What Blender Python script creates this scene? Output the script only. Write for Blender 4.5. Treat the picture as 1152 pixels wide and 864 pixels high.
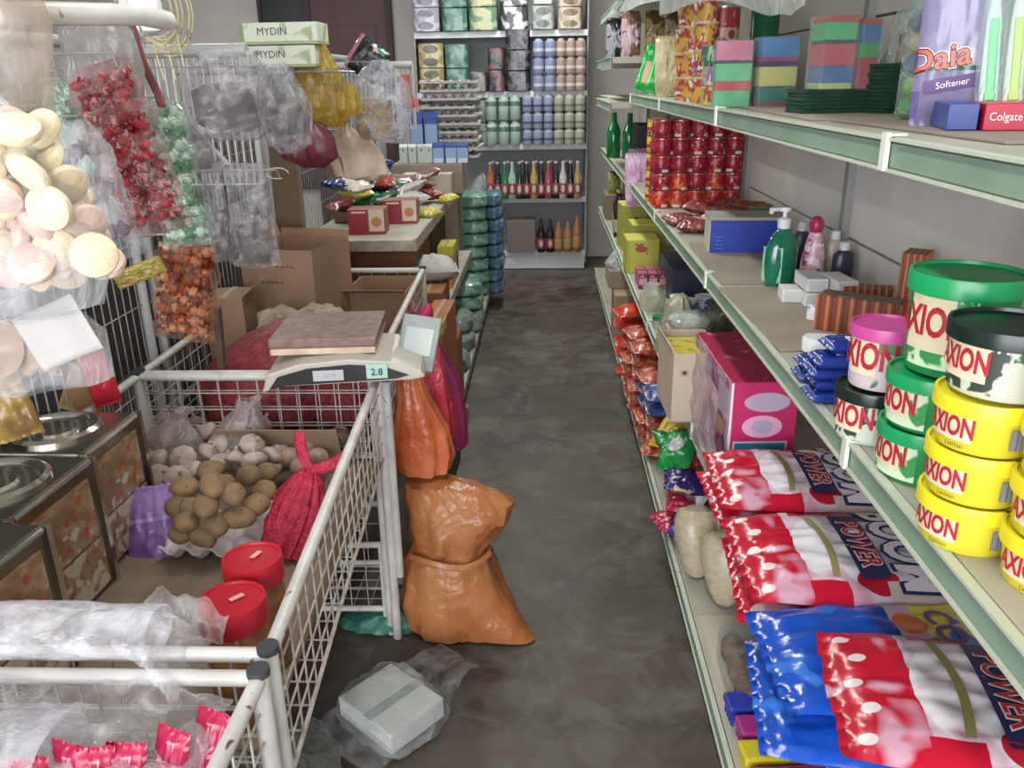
import bpy, bmesh, math, random
from mathutils import Vector, Matrix, noise as mnoise
R = math.radians
for o in list(bpy.data.objects): bpy.data.objects.remove(o)
scene = bpy.context.scene
COL = scene.collection
# ------------------------------------------------------------------ camera
FPX, CAMH = 930.0, 1.5
_y, _p, _r = R(2.45), R(20.15), R(-1.0)
_f = Vector((-math.sin(_y)*math.cos(_p), math.cos(_y)*math.cos(_p), -math.sin(_p)))
_rt = Vector((math.cos(_y), math.sin(_y), 0)); _up = _rt.cross(_f)
_r2 = _rt*math.cos(_r) + _up*math.sin(_r); _u2 = -_rt*math.sin(_r) + _up*math.cos(_r)
cam_d = bpy.data.cameras.new('camera'); cam = bpy.data.objects.new('camera', cam_d); COL.objects.link(cam)
m = Matrix((( _r2.x, _u2.x, -_f.x, 0), (_r2.y, _u2.y, -_f.y, 0), (_r2.z, _u2.z, -_f.z, CAMH), (0, 0, 0, 1)))
cam.matrix_world = m
cam_d.sensor_width = 36; cam_d.lens = 36*FPX/1152; cam_d.clip_start = .02
scene.camera = cam
def P(px, py, X=None, Y=None, Z=None):
    """photograph pixel -> point of the place, on a known plane"""
    d = _f + (px-576)/FPX*_r2 - (py-432)/FPX*_u2
    t = X/d.x if X is not None else (Y/d.y if Y is not None else (Z-CAMH)/d.z)
    return Vector((d.x*t, d.y*t, d.z*t+CAMH))
# ------------------------------------------------------------------ light
world = bpy.data.worlds.new('world'); scene.world = world; world.use_nodes = True
bg = world.node_tree.nodes['Background']; bg.inputs[0].default_value = (.90, .93, 1.0, 1); bg.inputs[1].default_value = 2.6
def area(name, loc, rot, sx, sy, power, col):
    l = bpy.data.lights.new(name, 'AREA'); l.shape = 'RECTANGLE'; l.size = sx; l.size_y = sy; l.energy = power; l.color = col
    o = bpy.data.objects.new(name, l); o.location = loc; o.rotation_euler = rot; COL.objects.link(o); return o
area('shopfront_daylight', (-.5, -2.3, 2.0), (R(78), 0, R(-4)), 4.2, 2.4, 125, (.98, .97, 1.0))
for i, (tx, ty, e) in enumerate(((-.1, 1.2, 12), (-.1, 3.6, 17), (-.1, 5.9, 26), (-1.9, 4.9, 34))):
    area('tube_light', (tx, ty, 2.56), (0, 0, 0), .12, 1.2, e, (.98, 1.0, .95))
scene.view_settings.view_transform = 'Standard'; scene.view_settings.look = 'None'
scene.view_settings.gamma = 1; scene.view_settings.use_curve_mapping = False
scene.view_settings.exposure = 0.55
# ------------------------------------------------------------------ materials
DESAT = [.10]  # grey mixed into colours to carry haze, raised for farther stock
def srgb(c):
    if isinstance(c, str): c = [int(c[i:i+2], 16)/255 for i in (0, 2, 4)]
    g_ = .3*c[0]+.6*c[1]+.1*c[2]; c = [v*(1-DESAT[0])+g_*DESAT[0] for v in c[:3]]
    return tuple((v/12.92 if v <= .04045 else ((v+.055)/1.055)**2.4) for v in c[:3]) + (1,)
class N:
    def __init__(s, name):
        s.m = bpy.data.materials.new(name); s.m.use_nodes = True; s.t = s.m.node_tree; s.n = s.t.nodes; s.l = s.t.links
        s.b = s.n['Principled BSDF']; s.out = s.n['Material Output']; s.tc = s.n.new('ShaderNodeTexCoord')
    def math(s, op, a, b=None, c=None):
        q = s.n.new('ShaderNodeMath'); q.operation = op
        for i, v in enumerate((a, b, c)):
            if v is None: continue
            if isinstance(v, (int, float)): q.inputs[i].default_value = v
            else: s.l.new(v, q.inputs[i])
        return q.outputs[0]
    def noise(s, scale, detail=3, coord='Object', dist=0, rough=.5):
        q = s.n.new('ShaderNodeTexNoise'); q.inputs['Scale'].default_value = scale; q.inputs['Detail'].default_value = detail
        q.inputs['Distortion'].default_value = dist; q.inputs['Roughness'].default_value = rough
        s.l.new(s.tc.outputs[coord], q.inputs['Vector']); return q.outputs['Fac']
    def sep(s, coord='Generated'):
        q = s.n.new('ShaderNodeSeparateXYZ'); s.l.new(s.tc.outputs[coord], q.inputs[0]); return q.outputs
    def mix(s, fac, a, b):
        q = s.n.new('ShaderNodeMix'); q.data_type = 'RGBA'
        for k, v in ((0, fac), (6, a), (7, b)):
            if isinstance(v, (int, float)): q.inputs[k].default_value = v
            elif isinstance(v, tuple): q.inputs[k].default_value = v
            else: s.l.new(v, q.inputs[k])
        return q.outputs[2]
    def ramp(s, v, lo, hi):
        q = s.n.new('ShaderNodeMapRange'); q.inputs[1].default_value = lo; q.inputs[2].default_value = hi
        s.l.new(v, q.inputs[0]); return q.outputs[0]
    def bump(s, h, strength, dist=.01):
        q = s.n.new('ShaderNodeBump'); q.inputs['Strength'].default_value = strength; q.inputs['Distance'].default_value = dist
        s.l.new(h, q.inputs['Height']); s.l.new(q.outputs[0], s.b.inputs['Normal']); return q.outputs[0]
_mc = {}
def mat(name, col, rough=.5, metal=0, spec=.5, var=None, vs=8, vd=3, bump=0, bs=40, zones=(), coord='Object', sheen=0, trans=0, alpha=1, sss=0, bd=.006):
    """procedural material: base colour, optional noise variation to colour var, printed zones on top"""
    if name in _mc: return _mc[name]
    k = N(name); c = srgb(col)
    if var: c = k.mix(k.ramp(k.noise(vs, vd, coord), .35, .65), srgb(col), srgb(var))
    if zones: 
        s3 = k.sep()
        ax = {'x': s3[0], 'y': s3[1], 'z': s3[2]}
    for z in zones:
        kind, axes, prm, zc = z
        a, b = ax[axes[0]], ax[axes[-1]]
        if kind == 'box':
            f = k.math('MULTIPLY', k.math('COMPARE', a, (prm[0]+prm[1])/2, (prm[1]-prm[0])/2), k.math('COMPARE', b, (prm[2]+prm[3])/2, (prm[3]-prm[2])/2))
        elif kind == 'disc':
            u = k.math('DIVIDE', k.math('SUBTRACT', a, prm[0]), prm[2]); v = k.math('DIVIDE', k.math('SUBTRACT', b, prm[1]), prm[3])
            f = k.math('LESS_THAN', k.math('ADD', k.math('MULTIPLY', u, u), k.math('MULTIPLY', v, v)), 1)
        elif kind == 'stripe':   # prm: count, duty, phase
            f = k.math('LESS_THAN', k.math('FRACT', k.math('ADD', k.math('MULTIPLY', a, prm[0]), prm[2])), prm[1])
        elif kind == 'diag':     # band a*p0+b*p1 in [p2,p3]
            f = k.math('COMPARE', k.math('ADD', k.math('MULTIPLY', a, prm[0]), k.math('MULTIPLY', b, prm[1])), (prm[2]+prm[3])/2, (prm[3]-prm[2])/2)
        elif kind == 'noise':    # prm: scale, lo, hi
            f = k.ramp(k.noise(prm[0], 2, 'Object', .6), prm[1], prm[2])
        elif kind == 'cells':    # prm: scale, threshold
            q = k.n.new('ShaderNodeTexVoronoi'); q.inputs['Scale'].default_value = prm[0]; k.l.new(k.tc.outputs['Object'], q.inputs['Vector'])
            f = k.math('LESS_THAN', q.outputs['Distance'], prm[1])
        c = k.mix(f, c if not isinstance(c, tuple) else c, srgb(zc))
    if isinstance(c, tuple): k.b.inputs['Base Color'].default_value = c
    else: k.l.new(c, k.b.inputs['Base Color'])
    k.b.inputs['Roughness'].default_value = rough; k.b.inputs['Metallic'].default_value = metal
    k.b.inputs['Specular IOR Level'].default_value = spec
    if trans: k.b.inputs['Transmission Weight'].default_value = trans
    if alpha < 1: k.b.inputs['Alpha'].default_value = alpha
    if sss: k.b.inputs['Subsurface Weight'].default_value = sss; k.b.inputs['Subsurface Radius'].default_value = (.02, .015, .01)
    if bump: k.bump(k.noise(bs, 4, coord, .4), bump, bd)
    _mc[name] = k.m; return k.m
def film(name, col='f2f4f8', dens=.25, rough=.12, bs=18, bump=.9, dens_var=.25, thick=.01):
    """clear or tinted crinkled plastic film"""
    if name in _mc: return _mc[name]
    k = N(name)
    k.b.inputs['Base Color'].default_value = srgb(col); k.b.inputs['Roughness'].default_value = rough
    k.b.inputs['Specular IOR Level'].default_value = .9
    nz = k.noise(bs, 3, 'Object', 1.6); k.bump(nz, bump, thick)
    tr = k.n.new('ShaderNodeBsdfTransparent'); tr.inputs[0].default_value = srgb(col)
    mx = k.n.new('ShaderNodeMixShader')
    lw = k.n.new('ShaderNodeLayerWeight'); lw.inputs[0].default_value = .35
    f = k.math('ADD', k.math('MULTIPLY', k.ramp(k.noise(bs*.7, 3, 'Object', 1), .4, .7), dens_var), k.math('ADD', dens, k.math('MULTIPLY', lw.outputs['Facing'], .25)))
    f = k.math('MINIMUM', k.math('MULTIPLY', f, .8), 1)
    k.l.new(f, mx.inputs[0]); k.l.new(tr.outputs[0], mx.inputs[1]); k.l.new(k.b.outputs[0], mx.inputs[2])
    k.l.new(mx.outputs[0], k.out.inputs['Surface']); _mc[name] = k.m; return k.m
def plain(name, col, rough=.4, **kw): return mat(name, col, rough, **kw)
def netmat(name, col, scale=120, open_=.5):
    """knitted net: real gaps between strands"""
    if name in _mc: return _mc[name]
    k = N(name); k.b.inputs['Base Color'].default_value = srgb(col); k.b.inputs['Roughness'].default_value = .35
    s3 = k.sep('UV')
    a = k.math('FRACT', k.math('ADD', k.math('MULTIPLY', s3[0], scale), k.math('MULTIPLY', s3[1], scale)))
    b = k.math('FRACT', k.math('SUBTRACT', k.math('MULTIPLY', s3[0], scale), k.math('MULTIPLY', s3[1], scale)))
    g = k.math('MULTIPLY', k.math('GREATER_THAN', a, 1-open_), k.math('GREATER_THAN', b, 1-open_))
    tr = k.n.new('ShaderNodeBsdfTransparent'); mx = k.n.new('ShaderNodeMixShader')
    k.l.new(g, mx.inputs[0]); k.l.new(k.b.outputs[0], mx.inputs[1]); k.l.new(tr.outputs[0], mx.inputs[2])
    k.l.new(mx.outputs[0], k.out.inputs['Surface']); _mc[name] = k.m; return k.m
# ------------------------------------------------------------------ mesh helpers
class MB:
    def __init__(s): s.v = []; s.f = []; s.uv = None
    def add(s, vs, fs):
        o = len(s.v); s.v += [tuple(v) for v in vs]; s.f += [tuple(i+o for i in f) for f in fs]; return s
    def box(s, c, d, rz=0, M=None):
        x, y, z = d[0]/2, d[1]/2, d[2]/2
        vs = [Vector((a*x, b*y, e*z)) for e in (-1, 1) for b in (-1, 1) for a in (-1, 1)]
        if rz: vs = [Matrix.Rotation(rz, 3, 'Z') @ v for v in vs]
        if M: vs = [M @ v for v in vs]
        return s.add([v+Vector(c) for v in vs], [(0, 2, 3, 1), (4, 5, 7, 6), (0, 1, 5, 4), (2, 6, 7, 3), (0, 4, 6, 2), (1, 3, 7, 5)])
    def tube(s, pts, r, n=8, closed=False):
        pts = [Vector(p) for p in pts]; rings = []
        for i, p in enumerate(pts):
            a = pts[max(i-1, 0)]; b = pts[min(i+1, len(pts)-1)]
            if closed: a = pts[i-1]; b = pts[(i+1) % len(pts)]
            t = (b-a).normalized(); w = Vector((0, 0, 1)) if abs(t.z) < .9 else Vector((1, 0, 0))
            u = t.cross(w).normalized(); w = u.cross(t)
            rr = r[i] if isinstance(r, (list, tuple)) else r
            rings.append([p + (u*math.cos(k*2*math.pi/n) + w*math.sin(k*2*math.pi/n))*rr for k in range(n)])
        vs = [v for q in rings for v in q]; fs = []
        m_ = len(pts) if closed else len(pts)-1
        for i in range(m_):
            j = (i+1) % len(pts)
            for k in range(n): fs.append((i*n+k, i*n+(k+1) % n, j*n+(k+1) % n, j*n+k))
        if not closed: fs += [tuple(range(n))[::-1], tuple((len(pts)-1)*n+k for k in range(n))]
        return s.add(vs, fs)
    def lathe(s, prof, c=(0, 0, 0), n=24, M=None, sx=1, sy=1):
        vs = []; fs = []
        for r, z in prof:
            for k in range(n):
                a = 2*math.pi*k/n; v = Vector((r*math.cos(a)*sx, r*math.sin(a)*sy, z))
                if M: v = M @ v
                vs.append(v+Vector(c))
        for i in range(len(prof)-1):
            for k in range(n): fs.append((i*n+k, i*n+(k+1) % n, (i+1)*n+(k+1) % n, (i+1)*n+k))
        if prof[0][0] > 1e-4: fs.append(tuple(range(n))[::-1])
        if prof[-1][0] > 1e-4: fs.append(tuple((len(prof)-1)*n+k for k in range(n)))
        return s.add(vs, fs)
    def grid(s, nx, ny, fn, two=None):
        vs = [fn(i/nx, j/ny) for j in range(ny+1) for i in range(nx+1)]
        fs = [(j*(nx+1)+i, j*(nx+1)+i+1, (j+1)*(nx+1)+i+1, (j+1)*(nx+1)+i) for j in range(ny) for i in range(nx)]
        return s.add(vs, fs)
    def loft(s, prof, n=40, seed=0, amp=.0, freq=3, fold=0, nf=14, cap=True, pw=2.0):
        """rings (x,y,z,rx,ry); noise and gathered folds"""
        vs = []; fs = []; off = Vector((seed*7.31, seed*3.7, seed*1.9))
        for i, (x, y, z, rx, ry) in enumerate(prof):
            for k in range(n):
                a = 2*math.pi*k/n; ca, sa = math.cos(a), math.sin(a)
                g = (abs(ca)**pw+abs(sa)**pw)**(-1/pw)
                d = Vector((ca*rx*g, sa*ry*g, 0)); q = (Vector((x, y, z))+d)
                nn = mnoise.noise(q*freq/.1*.1*10+off)*amp + abs(mnoise.noise(q*freq*25+off))*amp*.8
                fd = fold*math.sin(nf*a+3*mnoise.noise(Vector((a, z*8, seed))))*(.6+.4*mnoise.noise(Vector((z*20, seed, a))))
                L = d.length or 1e-6
                q = Vector((x, y, z)) + d*(1+(nn+fd*min(1, L/.02))/max(L, .01))
                q.z += amp*.5*mnoise.noise(q*freq*8-off)
                vs.append(q)
        m_ = len(prof)
        for i in range(m_-1):
            for k in range(n): fs.append((i*n+k, i*n+(k+1) % n, (i+1)*n+(k+1) % n, (i+1)*n+k))
        if cap: fs += [tuple(range(n))[::-1], tuple((m_-1)*n+k for k in range(n))]
        s.uv = (n, m_); return s.add(vs, fs)
    def build(s, name, m, parent=None, smooth=True, bevel=0, uv=False, loc=None, rot=None, sub=0, solid=0, ang=40):
        me = bpy.data.meshes.new(name); me.from_pydata(s.v, [], s.f); me.update()
        if m: me.materials.append(m)
        if smooth: 
            me.polygons.foreach_set('use_smooth', [True]*len(me.polygons)); 
            me.set_sharp_from_angle(angle=R(ang))
        if uv:
            ul = me.uv_layers.new(name='UVMap')
            for p in me.polygons:
                c = p.center; nrm = p.normal
                for li in p.loop_indices:
                    v = me.vertices[me.loops[li].vertex_index].co
                    a = v.y if abs(nrm.x) > .7 else v.x
                    b = v.z if abs(nrm.z) < .7 else v.y
                    ul.data[li].uv = (a, b)
        o = bpy.data.objects.new(name, me); COL.objects.link(o)
        if parent: o.parent = parent
        if loc is not None: o.location = loc
        if rot is not None: o.rotation_euler = rot
        if solid: q = o.modifiers.new('solid', 'SOLIDIFY'); q.thickness = solid
        if bevel: q = o.modifiers.new('bevel', 'BEVEL'); q.width = bevel; q.segments = 2; q.limit_method = 'ANGLE'; q.angle_limit = R(50)
        if sub: q = o.modifiers.new('sub', 'SUBSURF'); q.levels = sub; q.render_levels = sub
        return o
def tag(o, label, cat, group=None, kind=None):
    o['label'] = label; o['category'] = cat
    if group: o['group'] = group
    if kind: o['kind'] = kind
    return o
def thing(name, label, cat, loc=(0, 0, 0), rz=0, group=None, rot=None):
    o = bpy.data.objects.new(name, None); COL.objects.link(o); o.empty_display_size = .03
    o.location = loc; o.rotation_euler = rot or (0, 0, rz)
    return tag(o, label, cat, group)
def struct(o): o['kind'] = 'structure'; return o
def dup(root, loc, label=None, rz=None, group=None, rot=None, scale=None):
    def cp(o, par):
        c = o.copy(); COL.objects.link(c); c.parent = par
        for ch in kids.get(o.name, ()): cp(ch, c)
        return c
    kids = {}
    for ch in bpy.data.objects:
        if ch.parent: kids.setdefault(ch.parent.name, []).append(ch)
    c = cp(root, None); c.location = loc
    if rz is not None: c.rotation_euler = (0, 0, rz)
    if rot is not None: c.rotation_euler = rot
    if scale: c.scale = scale
    if label: c['label'] = label
    if group: c['group'] = group
    return c
def box1(name, d, m, parent=None, c=(0, 0, 0), bevel=.002, rz=0, rot=None):
    b = MB(); b.box(c, d, rz); return b.build(name, m, parent, smooth=False, bevel=bevel, rot=rot)
_tc = {}
def lettering(txt, size, m, parent, org, xd, yd, off=.0, cyl=None, surf=None, name='lettering', depth=0, squash=1, spacing=1):
    """flat letters laid on a surface; cyl=(R) wraps them on a cylinder round parent's z axis starting at angle org[0], height org[2]"""
    key = (txt, off, spacing)
    if key not in _tc:
        cu = bpy.data.curves.new('t', 'FONT'); cu.body = txt; cu.size = 1; cu.align_x = 'CENTER'; cu.align_y = 'CENTER'; cu.offset = off; cu.space_character = spacing; cu.resolution_u = 3
        ob = bpy.data.objects.new('t', cu); COL.objects.link(ob)
        dg = bpy.context.evaluated_depsgraph_get(); me = ob.evaluated_get(dg).to_mesh()
        _tc[key] = ([v.co.copy() for v in me.vertices], [tuple(p.vertices) for p in me.polygons])
        ob.evaluated_get(dg).to_mesh_clear(); bpy.data.objects.remove(ob); bpy.data.curves.remove(cu)
    vs, fs = _tc[key]; out = []
    for v in vs:
        x, y = v.x*size*squash, v.y*size
        if cyl:
            a = org[0]+x/cyl; out.append((math.cos(a)*(cyl+.0007), math.sin(a)*(cyl+.0007), org[2]+y))
        else:
            q = Vector(org)+Vector(xd)*x+Vector(yd)*y
            if surf:
                z_ = surf(q.x, q.y); q = z_ if isinstance(z_, Vector) else Vector((q.x, q.y, z_))
            out.append(q)
    b = MB(); b.add(out, fs); return b.build(name, m, parent, smooth=False)
def patch(name, w, h, m, parent, org, xd, yd, cyl=None, surf=None, n=8):
    """thin printed label"""
    b = MB()
    def fn(u, v):
        x, y = (u-.5)*w, (v-.5)*h
        if cyl:
            a = org[0]+x/cyl; return Vector((math.cos(a)*(cyl+.0004), math.sin(a)*(cyl+.0004), org[2]+y))
        q = Vector(org)+Vector(xd)*x+Vector(yd)*y
        if surf: q.z = surf(q.x, q.y)
        return q
    b.grid(n, n, fn); return b.build(name, m, parent, smooth=True)
def psurf(u, v, p=2.6): return max(0, (1-abs(u)**p))**.5 * max(0, (1-abs(v)**p))**.5
def pillow(name, w, h, t, m, parent=None, seed=0, wr=.004, fin=.05, nx=22, ny=26, p=2.6, **kw):
    """sealed packet lying flat in local xy, z = thickness, with crimped fins at both y ends"""
    b = MB(); off = Vector((seed*3.3, seed*5.1, seed))
    def side(sg):
        def fn(a, c):
            u, v = a*2-1, c*2-1; vv = max(-1, min(1, v*(1+2*fin)))
            q = psurf(u, vv, p); 
            w_ = wr*q**.5*(abs(mnoise.noise(Vector((u*3.1, v*1.3, sg))*1.7+off)) + .7*mnoise.noise(Vector((u*9, v*2.5, sg))+off) + .8*mnoise.noise(Vector((u*5, v*5, sg*2))+off))
            xx = u*w/2*(1-.05*abs(v)**4+.03*mnoise.noise(Vector((v*4, sg*0, 3))+off))
            yy = v*h/2*(1-.03*(1-abs(u)**2)*0)+.012*h*mnoise.noise(Vector((u*4, 1, 2))+off)*(1 if abs(v) > .9 else 0)
            zz = sg*(t/2*q + w_) + (.0+ (wr*.6*math.sin(u*26+seed)) if abs(v) > .95 else 0)
            return Vector((xx, yy, t/2+zz))
        return fn
    b.grid(nx, ny, side(1)); k = len(b.f); b.grid(nx, ny, side(-1))
    b.f = b.f[:k] + [f[::-1] for f in b.f[k:]]
    return b.build(name, m, parent, ang=60, **kw)
def wires(o, u, v, nu, nv, r=.0017, mb=None, alt=None):
    """welded wire grid spanned by vectors u and v from corner o"""
    b = mb or MB(); o, u, v = Vector(o), Vector(u), Vector(v)
    for i in range(nu+1): b.tube([o+u*(i/nu), o+u*(i/nu)+v], r, 5)
    for j in range(nv+1): b.tube([o+v*(j/nv), o+v*(j/nv)+u], r, 5)
    return b
ORD = ['first', 'second', 'third', 'fourth', 'fifth', 'sixth', 'seventh', 'eighth', 'ninth', 'tenth', 'eleventh', 'twelfth', 'thirteenth', 'fourteenth', 'fifteenth', 'sixteenth', 'seventeenth', 'eighteenth', 'nineteenth', 'twentieth', 'twenty-first', 'twenty-second', 'twenty-third', 'twenty-fourth', 'twenty-fifth', 'twenty-sixth']
# ================================================================== SETTING
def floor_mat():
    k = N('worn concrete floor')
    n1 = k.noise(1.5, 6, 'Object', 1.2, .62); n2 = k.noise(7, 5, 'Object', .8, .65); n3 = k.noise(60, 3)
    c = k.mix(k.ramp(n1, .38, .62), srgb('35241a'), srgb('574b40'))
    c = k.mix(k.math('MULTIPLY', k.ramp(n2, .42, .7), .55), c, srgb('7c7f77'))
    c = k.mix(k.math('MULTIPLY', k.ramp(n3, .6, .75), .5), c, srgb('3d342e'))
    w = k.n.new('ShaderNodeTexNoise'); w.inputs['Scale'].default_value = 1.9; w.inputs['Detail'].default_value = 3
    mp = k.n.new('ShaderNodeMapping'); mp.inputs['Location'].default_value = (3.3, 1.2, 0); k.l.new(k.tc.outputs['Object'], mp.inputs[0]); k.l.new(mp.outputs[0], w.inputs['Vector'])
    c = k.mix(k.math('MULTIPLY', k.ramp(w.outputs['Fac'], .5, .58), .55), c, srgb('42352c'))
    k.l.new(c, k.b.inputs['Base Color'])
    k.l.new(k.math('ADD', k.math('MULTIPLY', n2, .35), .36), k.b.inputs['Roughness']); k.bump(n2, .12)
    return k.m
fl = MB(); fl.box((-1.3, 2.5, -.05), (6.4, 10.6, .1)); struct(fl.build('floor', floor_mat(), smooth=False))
wallm = mat('painted plaster wall', 'cdc8c2', .8, var='bdb8b2', vs=2, bump=.1)
b = MB(); b.box((-1.3, 2.5, 2.68), (6.4, 10.6, .1)); struct(b.build('ceiling', mat('ceiling board', 'b8b6b2', .9, var='aaa8a4', vs=1), smooth=False))
b = MB(); b.box((-1.3, 7.48, 1.35), (6.4, .12, 2.7)); struct(b.build('wall_back', wallm, smooth=False))
b = MB(); b.box((.86, 2.5, 1.35), (.12, 10.6, 2.7)); struct(b.build('wall_right', wallm, smooth=False))
b = MB(); b.box((-4.46, 2.5, 1.35), (.12, 10.6, 2.7)); struct(b.build('wall_left', wallm, smooth=False))
# maroon door in the back wall beside a dark window panel
x0, x1 = -1.95, -1.28
d = box1('door_1', (x1-x0, .05, 2.25), mat('maroon door paint', '55202c', .5, var='46171f', vs=5), c=((x0+x1)/2, 7.40, 1.13), bevel=.004); struct(d)
box1('door_frame', (.05, .07, 2.3), mat('dark frame', '3b2a2c', .6), d, c=(x0+.0, 7.39, 1.15)); box1('door_frame', (.05, .07, 2.3), _mc['dark frame'], d, c=(x1, 7.39, 1.15))
for z in (.6, 1.6): box1('door_panel', (.45, .012, .7), _mc['maroon door paint'], d, c=((x0+x1)/2, 7.372, z))
d = box1('window_1', (.36, .03, 1.7), mat('dark window glass', '25272b', .25), c=(-2.17, 7.41, 1.5)); struct(d)
for xx in (-2.35, -1.99): box1('window_frame', (.03, .05, 1.74), _mc['dark frame'], d, c=(xx, 7.40, 1.5))
box1('window_frame', (.4, .05, .03), _mc['dark frame'], d, c=(-2.17, 7.40, .64)); box1('window_frame', (.4, .05, .03), _mc['dark frame'], d, c=(-2.17, 7.40, 2.36))
# tube light fittings
tube_glass = N('lit tube'); tube_glass.b.inputs['Emission Color'].default_value = (.9, 1, .97, 1); tube_glass.b.inputs['Emission Strength'].default_value = 4
for i, (tx, ty) in enumerate(((-.1, 1.2), (-.1, 3.6), (-.1, 5.9), (-1.9, 4.6))):
    t = thing('ceiling_lamp', ['fluorescent tube lamp on ceiling above the wire baskets', 'fluorescent tube lamp on ceiling over mid aisle', 'fluorescent tube lamp on ceiling by back shelves', 'fluorescent tube lamp on ceiling behind the wire grid'][i], 'lamp', (tx, ty, 2.6), group='ceiling tube lamps')
    box1('housing', (.1, 1.25, .05), mat('lamp enamel', 'e6e6e2', .4), t, c=(0, 0, .005)); b = MB(); b.tube([(0, -.58, -.035), (0, .58, -.035)], .014, 12); b.build('tube', tube_glass.m, t)
# ================================================================== SHELVING
steel = mat('white shelf enamel', 'b9bdb4', .45, var='aeb2a8', vs=6)
deckm = mat('cream shelf top', 'b4b1a3', .5, var='a5a294', vs=5)
railm = mat('sage green price rail', '86a18c', .45, var='7b9681', vs=9)
lipm = mat('cream rail lip', 'c3cab6', .45)
panelm = mat('grey shelf back panel', 'e2dfd8', .7, var='d2cfc8', vs=3)
upm = mat('upright steel', '8f938e', .5)
clipm = mat('clear price clip', 'e4ead9', .25)
BAY = 1.08; XF, XB = .41, .775
bayname = ['nearest shelving bay holding yellow paste tubs', 'second shelving bay with tan cardboard and powder bags', 'third shelving bay with blue box and pink cartons', 'fourth shelving bay with red cans', 'fifth shelving bay with lilac packs, past the red cans', 'farthest right shelving bay next to the back shelves']
def shelf_board(t, y0, y1, z, xf, railh=.036, th=.03, kick=False):
    sh = box1('shelf_board', (XB-xf-.006, y1-y0-.004, th), deckm, t, c=((xf+XB)/2, (y0+y1)/2, z-th/2), bevel=.0015)
    b = MB(); b.box((xf-.004, (y0+y1)/2, z-railh/2-.002), (.006, y1-y0-.006, railh-.008)); r_ = b.build('price_rail', railm, sh, smooth=False)
    b = MB(); b.box((xf-.006, (y0+y1)/2, z-.001), (.012, y1-y0-.006, .004)); b.box((xf-.006, (y0+y1)/2, z-railh-.002), (.010, y1-y0-.006, .004)); b.build('rail_lip', lipm, sh, smooth=False)
    return sh
for k in range(6):
    y0, y1 = k*BAY, (k+1)*BAY
    t = thing('shelving_bay', 'cream and sage green '+bayname[k], 'shelving', (0, 0, 0), group='shelving bays along the right side')
    xf = XF if k < 4 else XF-.0
    shelf_board(t, y0, y1, .10, XF-.005, railh=.05)
    box1('kickboard', (.012, y1-y0-.004, .05), steel, t, c=(XF+.02, (y0+y1)/2, .027))
    shelf_board(t, y0, y1, .58, .424); shelf_board(t, y0, y1, 1.016, .435)
    if k < 4: shelf_board(t, y0, y1, 1.426, .434)
    else:
        shelf_board(t, y0+.03, y1, 1.39, .33 if k == 4 else .42); shelf_board(t, y0+.03, y1, 1.60, .33 if k == 4 else .42)
    if k > 0: shelf_board(t, y0, y1, 1.90, xf)
    for q in range(4):
        z0 = .07+q*.52; box1('back_panel', (.012, y1-y0-.006, .514), panelm, t, c=(XB+.008, (y0+y1)/2, z0+.257), bevel=.001)
    box1('upright', (.02, .028, 2.18), upm, t, c=(XB-.008, y1-.001, 1.095), bevel=.001)
    if k < 4:
        for z, xq in ((.58, .424), (1.016, .435), (1.426, .434)):
            b = MB(); b.box((xq-.012, y1, z-.016), (.006, .016, .046)); b.box((xq-.002, y1, z+.004), (.02, .022, .003), rz=.3); b.build('price_clip', clipm, t, smooth=False)
# cardboard sheets lying on the shelves
cardm = mat('brown cardboard', 'a48a70', .85, var='957c63', vs=4, bump=.15, bs=30)
cardd = mat('greyed cardboard', '9a8e80', .85, var='8b8072', vs=6)
for (lab, c, d, rz) in (('grey cardboard sheet lying under the toothbrushes on upper shelf', (.62, 1.22, 1.4285), (.26, .55, .004), .02), ('grey cardboard sheet lying under the green scouring pads', (.62, 1.84, 1.4285), (.30, .68, .004), -.04), ('grey cardboard sheet lying on middle shelf beside white soap boxes', (.585, 1.74, 1.0185), (.31, .50, .004), .03), ('grey cardboard sheet lying on middle shelf before blue box', (.59, 2.30, 1.0185), (.30, .55, .004), -.02)):
    tag(box1('cardboard_sheet', d, cardd, c=c, rz=rz, bevel=.001), lab, 'cardboard', 'cardboard sheets on the right shelves')
# draped plastic sheet from the top shelf
b = MB()
def drape(u, v):
    y = 1.25+u*4.0; sag = .075+.175*(1-u)**1.3+.010*math.sin(y*5)+.012*mnoise.noise(Vector((y*3, 0, 1)))
    return Vector((XF-.018+.0+.05*v*math.sin(y*4.3)+.02*mnoise.noise(Vector((y*5, v*2, 0))), y, 1.90-sag*v*(1.25 if y < 3 else 1)))
b.grid(60, 10, drape)
tag(b.build('plastic_sheet', film('milky sheet plastic', 'e4ece6', .4, .2, 9, .6)), 'milky clear plastic sheet draped along the top right shelf edge', 'plastic sheet')
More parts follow.
